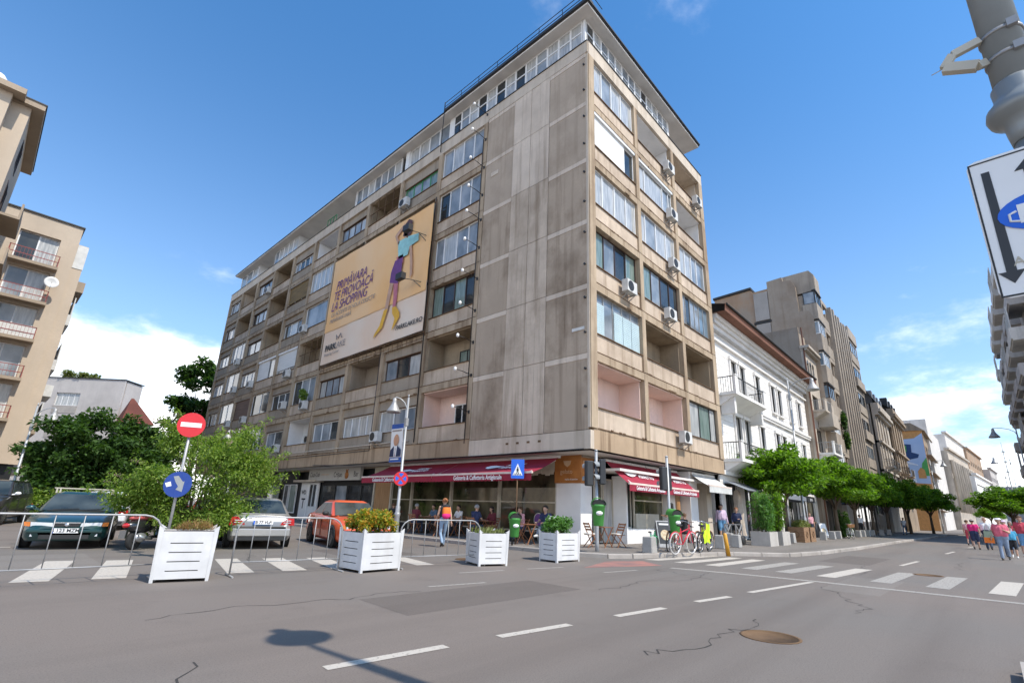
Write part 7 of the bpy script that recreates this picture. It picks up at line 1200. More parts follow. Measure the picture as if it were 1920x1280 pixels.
# butterfly bush around the no-entry post
BB = thing('butterfly_bush', 'big bright green bush with pale lilac flower spikes around the no-entry sign', 'bush', (-10.55, 6.9, 0.0))
rg = random.Random(21); b = MB(); tips = []
for i in range(34):
    a = rg.uniform(0, 2 * PI); s = rg.uniform(0.5, 2.05); z = rg.uniform(1.35, 3.35) * (1.12 - 0.12 * s); p2 = (s * math.cos(a), s * math.sin(a), z); tips.append(p2)
    if i % 2: tips.append((p2[0] * 1.16, p2[1] * 1.16, p2[2] * rg.uniform(1.0, 1.10)))
    b.tube([(0.1 * math.cos(a), 0.1 * math.sin(a), 0), (s * 0.35 * math.cos(a), s * 0.35 * math.sin(a), z * 0.6), p2], [0.03, 0.02, 0.006], 5)
b.build('stems', 'bark', BB)
bl = [(x * 0.85, y * 0.85, z * 0.92, 0.50, 0.50, 0.38) for x, y, z in tips] + clumps(1.6, 1.5, 1.2, 1.65, 30, 0.34, 33, -0.95) + [(x * q, y * q, z * (0.55 + 0.45 * q) + 0.02, 0.17, 0.17, 0.17) for x, y, z in tips for q in (0.95, 1.08, 1.2)] + [(1.35 * math.cos(a), 1.35 * math.sin(a), 0.6 + 0.25 * (i % 3), 0.5, 0.5, 0.4) for i, a in enumerate([-1.5 + 0.42 * q for q in range(10)])] + [(0.8 * math.cos(a), 0.8 * math.sin(a), 0.7 + 0.3 * (i % 2), 0.5, 0.5, 0.45) for i, a in enumerate([0.7 * q for q in range(9)])]
crown(BB, 'foliage', bl, 44000, 0.044, 'leaf_bush', 12, asp=2.3, droop=0.35, shell=0.6, cut=0.15)
b = MB()
for i, (x, y, z) in enumerate(tips):
    if x > 0.5 and i % 3: continue
    q = Vector((x, y, z)) * 1.06; d = Vector((x * 0.5 - 0.25, y * 0.4, 0.12)).normalized()
    for k in range(26): t_ = rg.random(); c = q + d * 0.32 * t_; r = 0.035 * (1 - t_ * 0.7); p = c + Vector((rg.gauss(0, r), rg.gauss(0, r), rg.gauss(0, r))); e = 0.014; b.add([p + Vector((e, 0, 0)), p + Vector((-e, e, 0)), p + Vector((0, -e, e))], [(0, 1, 2)])
b.build('flower_spikes', 'petal_lilac', BB)['kind'] = 'stuff'
# left side greenery
LT = thing('dark_tree', 'dark dense tree in front of the beige block, left of the big bush', 'tree', (-11.4, 26.6, 0.1)); trunk(LT, 1.9, 0.14, 6, 8, 1.5, 1.8); crown(LT, 'crown', clumps(2.5, 2.4, 2.1, 3.4, 46, 0.6, 15, -0.95) + [(0, 0, 2.9, 2.0, 2.0, 1.7), (1.0, -0.8, 1.6, 1.2, 1.2, 0.9), (-1.0, -0.8, 1.6, 1.1, 1.2, 0.9), (0.5, -0.6, 5.4, 0.9, 0.9, 0.7)], 15000, 0.15, 'leaf_dark', 4)
LT2 = thing('dark_tree', 'second dark tree behind the bush, with a thinner top', 'tree', (-8.6, 27.5, 0.1)); trunk(LT2, 1.6, 0.12, 5, 9, 1.3, 1.5); crown(LT2, 'crown', clumps(2.2, 1.9, 2.0, 3.4, 40, 0.55, 16, -0.95) + [(0, 0, 2.9, 1.6, 1.5, 1.5), (0, -0.5, 1.4, 1.6, 1.2, 0.8), (-0.6, 0, 5.3, 0.7, 0.7, 0.8)], 11000, 0.15, 'leaf_dark', 5)
HG = thing('hedge', 'light green hedge under the dark trees, behind the parked cars', 'hedge', (-11.5, 24.5, 0.12)); crown(HG, 'foliage', [(x * 0.7 - 1.6, 0.3 * (x % 2), 0.75, 0.7, 0.7, 0.75) for x in range(9)], 5000, 0.10, 'leaf_bush', 6); b = MB()
for x in range(9): b.tube([(x * 0.7 - 1.6, 0.15, 0), (x * 0.7 - 1.6, 0.15, 0.8)], 0.02, 5)
b.build('stems', 'bark', HG)
TT = thing('tall_tree', 'tall dark tree rising behind the far end of the long facade', 'tree', (1.9, 57.0, 0)); trunk(TT, 7.5, 0.3, 8, 12, 2.6, 6.5); crown(TT, 'crown', clumps(3.0, 3.0, 5.4, 12.6, 60, 0.95, 17, -0.9) + clumps(3.3, 2.5, 2.2, 9.2, 24, 0.9, 18, -0.6), 13000, 0.27, 'leaf_dark', 7)
TM = thing('tall_tree', 'lower dark tree between the brick house and the tall tree', 'tree', (-4.2, 52.0, 0)); trunk(TM, 3.2, 0.2, 7, 13, 2.0, 3); crown(TM, 'crown', clumps(2.8, 2.8, 3.0, 5.6, 44, 0.85, 19, -0.8), 8000, 0.24, 'leaf_dark', 8)
RG_ = thing('roof_shrubs', 'yellow-green shrubs on the flat roof of the grey block', 'shrubs', (-8.8, 83.2, 17.1)); crown(RG_, 'foliage', [(0, 0, 0.5, 0.9, 0.6, 0.7), (1.5, -1.4, 0.4, 1.0, 0.6, 0.6), (2.6, -2.4, 0.3, 0.7, 0.6, 0.5)], 900, 0.22, 'leaf_grass', 9)
wsh = thing('window_shrub', 'green shrub in a window box on the long facade', 'plant', (-0.35, 24.4, 8.35)); crown(wsh, 'foliage', [(0, 0, 0.3, 0.28, 0.42, 0.36), (-0.05, 0.2, 0.6, 0.2, 0.25, 0.25)], 500, 0.09, 'leaf_bush', 10)
t = thing('balcony_creeper', 'green creeper hanging from a balcony of the grey block', 'plant', (45.4, -0.95, 9.0)); crown(t, 'foliage', [(0, 0, 2.4, 0.5, 0.3, 1.0), (0.2, 0, 0.4, 0.5, 0.3, 1.0)], 900, 0.16, 'leaf_dark', 11)
# planter plants
t = thing('dry_plant', 'heap of dry brown stalks in the leftmost planter', 'plant', (-12.3, 0.27, 0.76), rad(-14)); rg = random.Random(4); b = MB()
for i in range(900):
    a = rg.uniform(0, 2 * PI); r = 0.34 * rg.random() ** 0.5; p = Vector((r * math.cos(a) * 0.9 + 0.05, r * math.sin(a) * 0.75, 0.05 + 0.22 * (1 - r * 2.2) * rg.random())); d = Vector((rg.gauss(0, 1), rg.gauss(0, 1), rg.uniform(0.0, 0.7))).normalized() * rg.uniform(0.08, 0.2); w_ = d.cross(Vector((0, 0, 1))).normalized() * 0.004
    b.add([p - w_, p + w_, p + d], [(0, 1, 2)])
b.build('stalks', 'straw_leaf', t)
t = thing('flowering_plant', 'orange-tinged leafy plant in the planter before the orange car', 'plant', (-8.92, -0.23, 0.72)); crown(t, 'foliage', [(x * 0.16 - 0.33, y * 0.2 - 0.25, 0.2 + 0.06 * ((x * 7 + y * 3) % 4), 0.17, 0.17, 0.17) for x in range(5) for y in range(4)] + [(0.35, 0.1, 0.4, 0.1, 0.1, 0.16)], 2600, 0.050, 'leaf_flower', 12, asp=2.0)
t = thing('sparse_grass', 'thin dry grass in the third planter', 'plant', (-5.88, -0.78, 0.70), rad(-20)); b = MB()
for i in range(170):
    p = Vector((rg.uniform(-.33, .33), rg.uniform(-.36, .36), 0.0)); d = Vector((rg.gauss(0, 0.4), rg.gauss(0, 0.4), 1)).normalized() * rg.uniform(0.1, 0.28); w_ = Vector((rg.gauss(0, 1), rg.gauss(0, 1), 0)).normalized() * 0.006; b.add([p - w_, p + w_, p + d * 0.6 + w_ * 0.6, p + d + Vector((0.03, 0, -0.02))], [(0, 1, 2, 3)])
b.build('blades', 'leaf_grass', t)
t = thing('leafy_plant', 'dense fresh green clump in the planter nearest the corner', 'plant', (-3.42, -1.22, 0.70)); crown(t, 'foliage', [(x * 0.15 - 0.3, y * 0.18 - 0.1, 0.17 + 0.09 * ((x * 5 + y * 3) % 3), 0.14, 0.14, 0.17) for x in range(5) for y in range(3)], 2000, 0.042, 'leaf_lush', 13, asp=2.8)
for (x, y, l, sd) in ((10.6, -2.5, 'tall bamboo-like plant in the nearer white stone box', 14), (12.4, -2.55, 'tall bamboo-like plant in the farther white stone box', 15)):
    t = thing('bamboo_plant', l, 'plant', (x, y, 0.6), 0, 'tall plants in the white stone boxes'); rg = random.Random(sd); b = MB(); bl = []
    for i in range(13): a = rg.uniform(0, 2 * PI); r = rg.uniform(0.1, 0.45); h = rg.uniform(1.0, 1.9); b.tube([(r * 0.6 * math.cos(a), r * 0.6 * math.sin(a), 0), (r * 1.3 * math.cos(a), r * 1.3 * math.sin(a), h)], [0.014, 0.006], 5); bl += [(r * (0.6 + 0.7 * q) * math.cos(a), r * (0.6 + 0.7 * q) * math.sin(a), h * q, 0.22, 0.22, 0.22) for q in (0.3, 0.55, 0.8, 1.0)]
    b.build('stems', 'bark', t); crown(t, 'foliage', bl, 2600, 0.05, 'leaf_lush' if sd == 14 else 'leaf_bright', sd, asp=4.0)
for (x, y, l, sd) in ((17.2, -2.35, 'low shrub in the nearer wooden crate', 16), (18.6, -2.35, 'low shrub in the farther wooden crate', 17)):
    t = thing('crate_shrub', l, 'plant', (x, y, 0.85), 0, 'low shrubs in the wooden crates'); crown(t, 'foliage', [(-0.3, 0, 0.15, 0.25, 0.28, 0.22), (0.05, 0, 0.2, 0.25, 0.28, 0.28), (0.35, 0, 0.15, 0.22, 0.28, 0.22)], 700, 0.07, 'leaf_grass', sd)
for (x, y, l, sd) in ((30.6, -2.0, 'dark conifer shrub behind the white bicycle', 18), (32.2, -2.1, 'dark conifer shrub beyond the white bicycle', 19)):
    t = thing('conifer_shrub', l, 'plant', (x, y, 0.12), 0, 'conifer shrubs beyond the white bicycle'); crown(t, 'foliage', [(0, 0, 0.5, 0.45, 0.45, 0.5), (0, 0, 1.1, 0.35, 0.35, 0.5), (0, 0, 1.6, 0.2, 0.2, 0.4)], 1500, 0.09, 'leaf_dark', sd)
for i, (x, y, z) in enumerate([(0.9, 30.0, ZP), (1.0, 44.0, ZP)]):
    t = thing('terrace_plant', 'potted plant on the roof terrace at the far end' if i else 'potted plant on the open roof terrace', 'plant', (x, y, z)); b = MB(); b.lathe([(0.16, 0), (0.2, 0.3), (0.001, 0.3)], (0, 0, 0), 10); b.build('pot', 'rail_red', t); crown(t, 'foliage', [(0, 0, 0.6, 0.4, 0.4, 0.4)], 300, 0.1, 'leaf_bush', 30 + i)

# ---------------------------------------------------------------- people: one continuous body each, clothes by region, hair and extras as children
for nm, c in dict(skin=(0.50, 0.30, 0.21), skin_tan=(0.40, 0.22, 0.14), hair_dark=(0.02, 0.014, 0.01), hair_brown=(0.09, 0.045, 0.02), hair_grey=(0.30, 0.28, 0.26), hair_red=(0.28, 0.11, 0.04), cl_white=(0.74, 0.74, 0.75), cl_black=(0.02, 0.02, 0.022), cl_navy=(0.025, 0.035, 0.09), cl_denim=(0.10, 0.17, 0.28), cl_denim_light=(0.25, 0.34, 0.45), cl_pink=(0.66, 0.14, 0.20), cl_magenta=(0.70, 0.02, 0.18), cl_lilac=(0.66, 0.50, 0.66), cl_maroon=(0.16, 0.025, 0.035), cl_blue=(0.08, 0.40, 0.62), cl_red=(0.52, 0.06, 0.09), cl_short_blue=(0.13, 0.30, 0.50), cl_jeans_dark=(0.04, 0.055, 0.09), cl_steel=(0.10, 0.17, 0.26), cl_khaki=(0.10, 0.11, 0.06), shoe_dark=(0.02, 0.018, 0.016), shoe_white=(0.70, 0.70, 0.68), bag_orange=(0.80, 0.20, 0.03), bag_green=(0.30, 0.36, 0.26), cl_rose_light=(0.68, 0.35, 0.38), cl_greyjean=(0.22, 0.28, 0.38)).items(): mat(nm, c, 0.8 if nm[0] != 's' else 0.6, var=0.14, scale=7, bump=0.15 if nm.startswith('cl_') else 0, bscale=30)
BODIES = []
def person(label, loc, heading, H=1.7, pose='walk', top='cl_white', bottom='cl_denim', sleeves='short', legs='long', shoes='shoe_dark', hair='hair_dark', hairstyle='short', skin='skin', build=1.0, swing=1.0, arms=None, cap=None, group='people in the street', head_turn=0.0, phase=1, skirt=False, look=0.0):
    t = thing('person', label, 'person', loc, heading, group); k = H / 1.70; V = lambda x, y, z: Vector((x, y, z)) * k; bw = build
    if pose == 'sit':
        pel = V(0, 0, 0.50); chest = V(0.02 + look, 0, 0.93); neck = V(0.04 + look, 0, 1.07); head = V(0.08 + look * 1.2, 0, 1.22)
        hips = [V(0, s * 0.10, 0.50) for s in (-1, 1)]; knees = [V(0.42, s * 0.12, 0.52) for s in (-1, 1)]; ankles = [V(0.44, s * 0.13, 0.09) for s in (-1, 1)]
        if swing == 2: knees[0] = V(0.43, 0.02, 0.62); ankles[0] = V(0.74, 0.10, 0.34)
    else:
        pel = V(0, 0, 0.93); chest = V(0.01 + look, 0, 1.29); neck = V(0.015 + look, 0, 1.44); head = V(0.04 + look * 1.3, 0, 1.585)
        sw = [0.0, 0.0] if pose == 'stand' else [swing * phase, -swing * phase]; hips = [V(0, s * 0.09, 0.90) for s in (-1, 1)]; knees = []; ankles = []
        for i, s in enumerate((-1, 1)):
            f = sw[i]
            if f > 0: knees.append(V(0.17 * f, s * 0.10, 0.50)); ankles.append(V(0.27 * f, s * 0.10, 0.09))
            elif f < 0: knees.append(V(0.02, s * 0.10, 0.49)); ankles.append(V(-0.30 * -f, s * 0.10, 0.16))
            else: knees.append(V(0.015, s * 0.105, 0.49)); ankles.append(V(0, s * 0.11, 0.085))
    sh = [chest + V(0, s * (0.175 + 0.02 * (bw - 1)), 0.10) for s in (-1, 1)]; el = []; wr = []
    for i, s in enumerate((-1, 1)):
        if arms: e, w_ = arms[i]; el.append(sh[i] + V(*e)); wr.append(sh[i] + V(*w_))
        else:
            f = 0 if pose == 'stand' else (-sw[i] if pose != 'sit' else 0)
            el.append(sh[i] + V(0.09 * f - 0.02, s * 0.06 * bw, -0.28)); wr.append(sh[i] + V(0.25 * f + 0.05, s * 0.07 * bw, -0.52))
    C_ = []                                             # capsules: a, b, ra, rb, label
    def cap_(a, b_, ra, rb, lb): C_.append((a, b_, ra * k, rb * k, lb))
    belly = (pel + chest) / 2 + V(0.02 * bw, 0, -0.02)
    for s in (-1, 1):
        o = V(0, s * 0.07 * bw, 0); cap_(pel + o * 0.9, belly + o, 0.115 * bw, 0.105 * bw, 'bottom' if not skirt else 'top'); cap_(belly + o + V(0, 0, -0.06), chest + o * 1.15, 0.112 * bw, 0.108 * bw, 'top')
    cap_(chest + V(0, -0.13, 0.08), chest + V(0, 0.13, 0.08), 0.075, 0.075, 'top'); cap_(belly + V(0.03 * bw, 0, 0), chest + V(0.03, 0, -0.03), 0.10 * bw, 0.105 * bw, 'top')
    cap_(neck + V(0, 0, -0.05), head + V(-0.015, 0, -0.06), 0.055, 0.05, 'skin')
    cap_(head + V(-0.015, 0, 0.02), head + V(0.005, 0, 0.025), 0.095, 0.088, 'skin'); cap_(head + V(0.035, 0, -0.07), head + V(0.02, 0, 0.0), 0.05, 0.07, 'skin'); cap_(head + V(0.085, 0, -0.01), head + V(0.108, 0, -0.035), 0.012, 0.016, 'skin')
    for s in (-1, 1): cap_(head + V(-0.005, s * 0.088, -0.01), head + V(0.0, s * 0.092, 0.02), 0.014, 0.018, 'skin')
    lb = {'long': ('bottom', 'bottom'), 'shorts': ('bottom', 'skin'), 'bare': ('skin', 'skin'), 'knee': ('bottom', 'skin')}[legs]
    for i in range(2):
        cap_(hips[i], knees[i], 0.092 * bw, 0.062 * (0.5 + 0.5 * bw), lb[0]); cap_(knees[i], ankles[i] + V(0, 0, 0.03), 0.058 * (0.5 + 0.5 * bw), 0.043 if lb[1] == 'skin' else 0.055 * (0.4 + 0.6 * bw), lb[1])
        if legs == 'shorts': m_ = hips[i] * 0.3 + knees[i] * 0.7; cap_(hips[i], m_, 0.102 * bw, 0.088 * bw, 'bottom')
        f = Vector((1, 0, 0)); a = ankles[i]; toe = a + V(0.16, 0, -0.045); 
        if a.z > 0.14 * k and pose != 'sit': toe = a + V(0.13, 0, -0.11)
        cap_(a + V(-0.04, 0, -0.04), toe, 0.042, 0.036, 'shoe'); cap_(a + V(0, 0, 0.0), a + V(0.07, 0, -0.04), 0.045, 0.04, 'shoe')
        sl = {'short': ('top', 'skin'), 'long': ('top', 'top'), 'none': ('skin', 'skin')}[sleeves]; m_ = sh[i] * 0.45 + el[i] * 0.55
        cap_(sh[i], el[i], 0.054 * (0.5 + 0.5 * bw), 0.041, 'skin' if sl[0] == 'skin' else ('top' if sleeves == 'long' else 'skin'))
        if sleeves == 'short': cap_(sh[i], m_, 0.066 * (0.5 + 0.5 * bw), 0.06, 'top')
        cap_(el[i], wr[i], 0.04, 0.029, sl[1]); d = (wr[i] - el[i]).normalized(); cap_(wr[i], wr[i] + d * 0.08 * k, 0.03, 0.03, 'skin')
    b = MB()
    for a, c, ra, rb, _l in C_:
        n = 8; pts = []; rr = []; d = (c - a); L_ = max(d.length, 1e-4); d = d / L_
        for q in (0.0, 0.35, 0.75, 1.0): an = (1 - q) * PI / 2; pts.append(a - d * ra * math.sin(an)); rr.append(max(ra * math.cos(an), 0.002))
        for q in (0.0, 0.35, 0.75, 1.0): an = q * PI / 2; pts.append(c + d * rb * math.sin(an)); rr.append(max(rb * math.cos(an), 0.002))
        b.tube(pts, rr, n)
    o = b.build('body', 'skin', t); r = o.modifiers.new('r', 'REMESH'); r.mode = 'VOXEL'; r.voxel_size = 0.02 * max(k, 0.8); r.use_smooth_shade = True; s_ = o.modifiers.new('s', 'SMOOTH'); s_.factor = 0.5; s_.iterations = 3
    fing = []
    for i, s in enumerate((-1, 1)):
        d = (wr[i] - el[i]).normalized(); sd = d.cross(Vector((1, 0.2, 0))).normalized(); nf = d.cross(sd); p0 = wr[i] + d * 0.09 * k
        for q, ln in ((-0.027, 0.062), (-0.009, 0.075), (0.009, 0.072), (0.026, 0.055)): a = p0 + nf * q * k; fing.append((a - d * 0.02 * k, a + d * ln * 0.55 * k, a + d * ln * 0.9 * k + sd * 0.02 * k * (1 if s < 0 else -1)))
        a = wr[i] + d * 0.03 * k + nf * 0.025 * k; fing.append((a, a + nf * 0.03 * k + d * 0.02 * k, a + nf * 0.038 * k + d * 0.055 * k))
    BODIES.append((o, C_, dict(top=top, bottom=bottom, skin=skin, shoe=shoes), fing, k))
    hc = head + V(-0.02, 0, 0.035); hb = MB(); nu, nv = 14, 9; vs_ = []; rg = random.Random(len(label))
    depth = {'short': 0.62, 'long': 0.7, 'bun': 0.64, 'bald': 0.3}[hairstyle]
    for i in range(nv + 1):
        th = PI * depth * i / nv
        for j in range(nu):
            ph = 2 * PI * j / nu; front = max(0, math.cos(ph)); th2 = th * (1 - 0.42 * front); R0 = (0.108 + rg.uniform(-0.004, 0.006)) * k; drop = 0.0
            if hairstyle == 'long' and i > nv - 4 and front < 0.3: drop = (i - nv + 4) * 0.045 * k
            vs_.append((hc.x + R0 * 1.04 * math.sin(th2) * math.cos(ph), hc.y + R0 * 0.96 * math.sin(th2) * math.sin(ph), hc.z + R0 * 0.98 * math.cos(th2) - drop))
    hb.add(vs_, [(i * nu + j, (i + 1) * nu + j, (i + 1) * nu + (j + 1) % nu, i * nu + (j + 1) % nu) for i in range(nv) for j in range(nu)], 0, True)
    if hairstyle == 'bun': hb.ell(tuple(hc + V(-0.11, 0, 0.03)), (0.05 * k,) * 3, 8, 6)
    hb.build('hair', hair, t)
    eb = MB()
    for s in (-1, 1): eb.ell(tuple(head + V(0.083, s * 0.033, 0.012)), (0.008 * k, 0.013 * k, 0.007 * k), 8, 5)
    eb.build('eyes', 'hair_dark', t); mb_ = MB(); mb_.ell(tuple(head + V(0.079, 0, -0.068)), (0.008 * k, 0.024 * k, 0.006 * k), 8, 5); mb_.build('mouth', 'cl_maroon', t)
    if cap:
        cb = MB(); q = [(0.116 * math.sin(a) * k, 0.075 * math.cos(a) * k) for a in (0.05, 0.4, 0.8, 1.2, PI / 2)]; cb.lathe(q, tuple(hc + V(0.0, 0, 0.025)), 14, cap=False); cb.prism([(0.16 * math.cos(a) * k + 0.03 * k, 0.1 * math.sin(a) * k) for a in [-1.2 + 0.3 * i for i in range(9)]], lambda a, c, d: (hc.x + a, hc.y + c, hc.z + 0.02 * k + d - 0.1 * max(0, a - 0.1)), 0, 0.012); cb.build('cap', cap, t)
    if skirt:
        sb = MB(); sb.lathe([(0.15 * bw * k, 1.02 * k), (0.19 * bw * k, 0.9 * k), (0.21 * bw * k, skirt * k), (0.20 * bw * k, skirt * k)], (0, 0, 0), 16, cap=False); sb.build('skirt', bottom, t)
    return t, V, chest, wr
A_ = math.atan2
# the group coming and going along the road, right edge
person('woman in a magenta top and dark knee shorts walking away beside a man', (25.1, -9.65, 0), A_(-0.12, 1), 1.66, 'walk', 'cl_magenta', 'cl_navy', 'short', 'shorts', 'shoe_dark', 'hair_dark', 'short', build=1.25, swing=0.5, cap='print_grey', group='people walking on the road')
person('bald man in a white shirt and dark trousers walking away', (25.45, -10.2, 0), A_(-0.12, 1), 1.78, 'walk', 'cl_white', 'cl_jeans_dark', 'short', 'long', 'shoe_dark', 'skin_tan', 'bald', build=1.3, swing=0.55, phase=-1, group='people walking on the road')
t, V, ch, wr = person('woman in a pink shirt, white cap and wide grey-blue trousers walking towards us', (14.72, -10.68, 0), A_(0.06, -1), 1.68, 'walk', 'cl_pink', 'cl_greyjean', 'short', 'long', 'shoe_dark', 'hair_brown', 'short', build=1.32, swing=0.6, cap='cl_white', arms=[((-0.02, -0.12, -0.28), (0.1, -0.14, -0.5)), ((0.02, 0.1, -0.28), (0.2, -0.02, -0.2))], group='people walking on the road')
q = tag(MB().prism([(-0.16, 0), (0.16, 0), (0.13, 0.36), (-0.13, 0.36)], lambda a, z, d: (d, a, z), -0.05, 0.05).build('shoulder_bag', 'bag_green', None, (14.7, -10.28, 0.78)), 'pale green cloth bag with an orange base at the side of the pink-shirted woman', 'bag'); b = MB(); b.prism([(-0.165, -0.12), (0.165, -0.12), (0.16, 0.1), (-0.16, 0.1)], lambda a, z, d: (d, a, z), -0.056, 0.056); b.build('orange_base', 'bag_orange', q); b = MB(); b.tube([(0, -0.1, 0.34), (0.02, 0.0, 0.75), (0, 0.1, 0.34)], 0.012, 5); b.build('strap', 'bag_green', q)
person('child in a light blue shirt and black shorts walking towards us', (17.3, -11.02, 0), A_(0.05, -1), 1.36, 'walk', 'cl_blue', 'cl_black', 'short', 'shorts', 'shoe_white', 'hair_dark', 'short', build=1.1, swing=0.5, phase=-1, group='people walking on the road')
person('man in a red shirt and light blue shorts at the right edge', (19.5, -11.5, 0), A_(0.05, -1), 1.84, 'walk', 'cl_red', 'cl_short_blue', 'short', 'shorts', 'shoe_white', 'hair_brown', 'short', build=1.15, swing=0.4, group='people walking on the road')
person('woman in a purple cap half hidden behind the child in blue', (18.5, -10.88, 0), A_(0.05, -1), 1.62, 'walk', 'cl_lilac', 'cl_navy', 'short', 'long', 'shoe_dark', 'hair_grey', 'short', build=1.1, swing=0.4, cap='cl_lilac', group='people walking on the road')
person('person in dusty pink beyond the magenta-topped woman', (31.5, -9.25, 0), A_(-0.1, 1), 1.66, 'walk', 'cl_rose_light', 'cl_red', 'short', 'knee', 'shoe_dark', 'hair_brown', 'short', swing=0.5, group='people walking on the road')
person('blond person in red far behind the walking group', (27.5, -11.3, 0), A_(0.05, -1), 1.65, 'walk', 'cl_red', 'cl_denim', 'short', 'long', 'shoe_dark', 'hair_grey', 'long', swing=0.4, group='people walking on the road')
# woman with the backpack
t, V, ch, wr = person('woman in jeans and a sleeveless top wearing a backpack, crossing the side street', (-3.45, 3.95, 0), A_(0.95, 0.35), 1.64, 'walk', 'cl_black', 'cl_denim_light', 'none', 'long', 'shoe_dark', 'hair_red', 'bun', build=0.95, swing=0.75, group='people near the cafe')
b = MB(); b.ell((-0.19, 0, 1.2), (0.10, 0.155, 0.24), 14, 9); bp_ = tag(b.build('backpack', 'bag_orange', None, (-3.45, 3.95, 0), A_(0.95, 0.35)), 'orange backpack with a purple base on the back of the woman in jeans', 'backpack'); b = MB(); b.ell((-0.20, 0, 1.06), (0.105, 0.16, 0.12), 14, 7); b.build('base_pocket', 'cl_magenta', bp_); b = MB(); b.ell((-0.19, 0, 1.37), (0.085, 0.13, 0.08), 12, 7); b.build('top_flap', 'cl_black', bp_)
# seated at the cafe
TB = [((0.12, -0.06, -0.26), (0.36, 0.02, -0.28)), ((0.12, 0.06, -0.26), (0.36, -0.02, -0.28))]
person('man in a navy shirt leaning on the cafe table, facing the woman in maroon', (-0.72, 5.35, 0.12), 0.1, 1.72, 'sit', 'cl_navy', 'cl_jeans_dark', 'short', 'long', hair='hair_grey', arms=TB, look=0.08, group='people seated at the cafe')
person('woman in maroon seated opposite the man in the navy shirt', (0.6, 5.5, 0.12), PI - 0.1, 1.66, 'sit', 'cl_maroon', 'poster_wood', 'long', 'long', hair='hair_dark', hairstyle='long', arms=TB, look=0.06, group='people seated at the cafe')
person('man in a dark blue shirt and jeans with crossed legs, beside the last planter', (0.28, 2.3, 0.12), PI + 0.1, 1.78, 'sit', 'cl_navy', 'cl_jeans_dark', 'short', 'long', 'shoe_white', 'hair_dark', arms=TB, swing=2, group='people seated at the cafe')
person('person in a black top seated behind the barrier at the cafe', (-0.88, 7.3, 0.12), 0.3, 1.7, 'sit', 'cl_black', 'cl_jeans_dark', 'short', 'long', arms=TB, look=0.05, group='people seated at the cafe')
person('woman in black seated low between the stone boxes and the wooden crates', (14.3, -1.7, 0.12), 2.6, 1.66, 'sit', 'cl_black', 'cl_navy', 'short', 'knee', hair='hair_brown', arms=TB, look=0.05, group='people seated at the cafe')
for x, y, a, tp_, hr, lab in ((0.55, 3.75, PI - 0.4, 'cl_rose_light', 'hair_brown', 'woman in rose seated under the middle cafe window'), (0.5, 7.6, PI, 'cl_white', 'hair_dark', 'person in white seated by the glazing, near the lamp post'), (-0.6, 9.6, 0.2, 'cl_maroon', 'hair_grey', 'person in dark red seated at the far end of the terrace'), (0.75, 9.75, PI, 'cl_steel', 'hair_dark', 'person in grey-blue seated at the far end of the terrace'), (-0.75, 11.3, 0.3, 'cl_black', 'hair_brown', 'person in black seated behind the cafe lamp post')):
    person(lab, (x, y, 0.12), a, 1.68, 'sit', tp_, 'cl_jeans_dark', 'short', 'long', hair=hr, arms=TB, look=0.05, group='people seated at the cafe')
# at the serving window and by the parasol
person('man in a blue-grey vest and dark shorts standing at the serving window', (6.2, -0.05, 0.12), 1.45, 1.72, 'stand', 'cl_steel', 'cl_khaki', 'none', 'shorts', 'shoe_dark', 'hair_dark', 'long', build=1.0, arms=[((0.1, -0.06, -0.26), (0.3, 0, -0.22)), ((0.1, 0.06, -0.26), (0.3, 0, -0.22))], group='people near the cafe')
person('person in black seated by the wall, left of the stickered bin', (7.6, 0.1, 0.12), -0.3, 1.66, 'sit', 'cl_black', 'cl_black', 'long', 'long', hair='hair_brown', arms=TB, look=0.05, group='people near the cafe')
person('man in a pale pink shirt and blue shorts walking towards us', (12.6, 0.2, 0.12), A_(-0.55, -0.84), 1.84, 'walk', 'cl_lilac', 'cl_short_blue', 'long', 'shorts', 'shoe_dark', 'hair_dark', build=1.08, swing=0.4, group='couple by the parasol')
person('woman in a dark patterned dress beside the man in pale pink', (12.9, -0.5, 0.12), A_(-0.3, -0.95), 1.70, 'walk', 'cl_navy', 'cl_black', 'long', 'bare', 'shoe_dark', 'hair_red', swing=0.35, skirt=0.55, arms=[((0.0, -0.08, -0.27), (0.12, -0.04, -0.45)), ((0.08, 0.06, -0.26), (0.25, -0.04, -0.26))], group='couple by the parasol')
person('woman in a rose shirt standing beyond the wooden crates', (24.6, -1.3, 0.12), A_(-0.4, -0.9), 1.66, 'stand', 'cl_rose_light', 'cl_jeans_dark', 'short', 'long', hair='hair_brown', group='people on the far pavement')
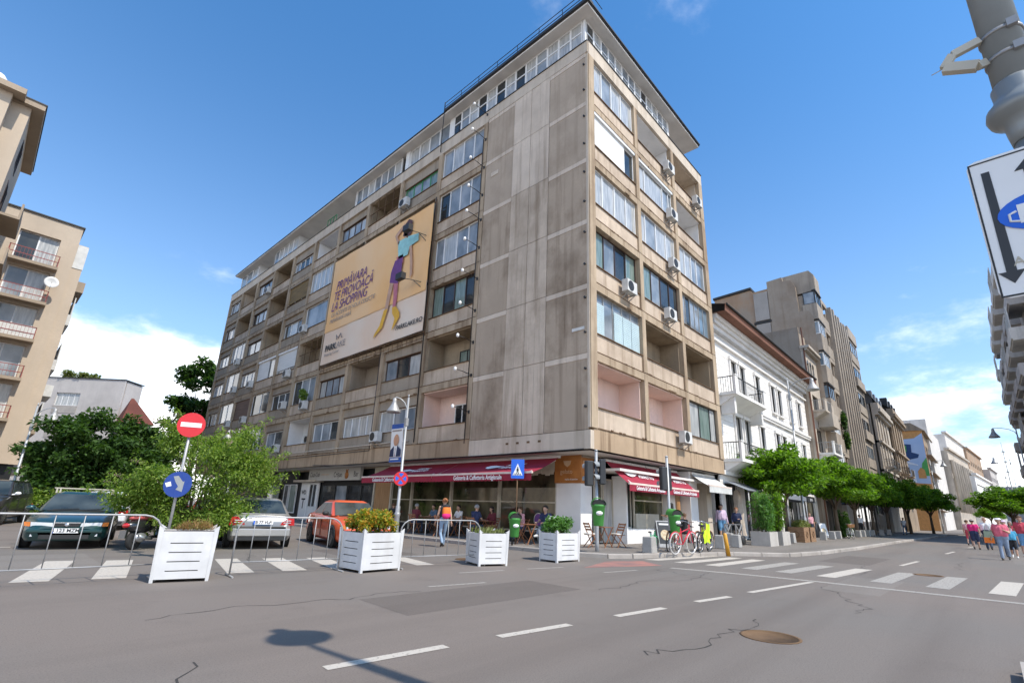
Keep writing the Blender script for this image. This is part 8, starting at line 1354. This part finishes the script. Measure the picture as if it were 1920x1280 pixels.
person('man in a white shirt standing under the far street trees', (37.6, -2.2, 0.12), 0.3, 1.75, 'stand', 'cl_white', 'cl_black', 'short', 'long', hair='hair_dark', group='people on the far pavement'); person('person in a pale top far along the pavement', (52, -3.8, 0.12), 2.8, 1.7, 'walk', 'cl_white', 'cl_denim', 'short', 'long', hair='hair_brown', swing=0.4, group='people on the far pavement')
def finish_bodies():
    import numpy as np
    bpy.context.view_layer.update(); dg = bpy.context.evaluated_depsgraph_get()
    for o, C_, mm, fing, k in BODIES:
        me = bpy.data.meshes.new_from_object(o.evaluated_get(dg)); vs_ = np.empty(len(me.vertices) * 3); me.vertices.foreach_get('co', vs_); vs_ = vs_.reshape(-1, 3)
        polys = [tuple(p.vertices) for p in me.polygons]; cen = np.array([vs_[list(p)].mean(0) for p in polys]); best = np.full(len(cen), 9.0); lab = np.zeros(len(cen), int); keys = ['skin', 'top', 'bottom', 'shoe']
        for a, c, ra, rb, l_ in C_:
            a, c = np.array(a), np.array(c); d = c - a; t_ = np.clip(((cen - a) @ d) / max(d @ d, 1e-9), 0, 1); dist = np.linalg.norm(cen - (a + t_[:, None] * d), axis=1) - (ra + (rb - ra) * t_) - (0.004 if l_ != 'skin' else 0); q = dist < best; best[q] = dist[q]; lab[q] = keys.index(l_)
        b = MB(); b.v = [tuple(v) for v in vs_]; b.f = polys; b.mi = [int(q) for q in lab]; b.sm = [True] * len(polys)
        for f in fing: b.tube(f, [0.0095 * k, 0.009 * k, 0.006 * k], 6, 0)
        nm = b.mesh('body', [mm['skin'], mm['top'], mm['bottom'], mm['shoe']]); o.modifiers.clear(); old = o.data; o.data = nm; bpy.data.meshes.remove(old); bpy.data.meshes.remove(me)
finish_bodies()
# ---------------------------------------------------------------- lettering becomes plain mesh
bpy.context.view_layer.update(); DG = bpy.context.evaluated_depsgraph_get()
for o in [q for q in sc.objects if q.type == 'FONT']:
    me = bpy.data.meshes.new_from_object(o.evaluated_get(DG)); nm = o.name; me.name = nm; par = o.parent; loc = o.location.copy(); rot = o.rotation_euler.copy(); scl = o.scale.copy(); cu = o.data
    if not me.materials: me.materials.append(cu.materials[0])
    bpy.data.objects.remove(o); bpy.data.curves.remove(cu); q = bpy.data.objects.new(nm, me); COL.objects.link(q); q.parent = par; q.location = loc; q.rotation_euler = rot; q.scale = scl
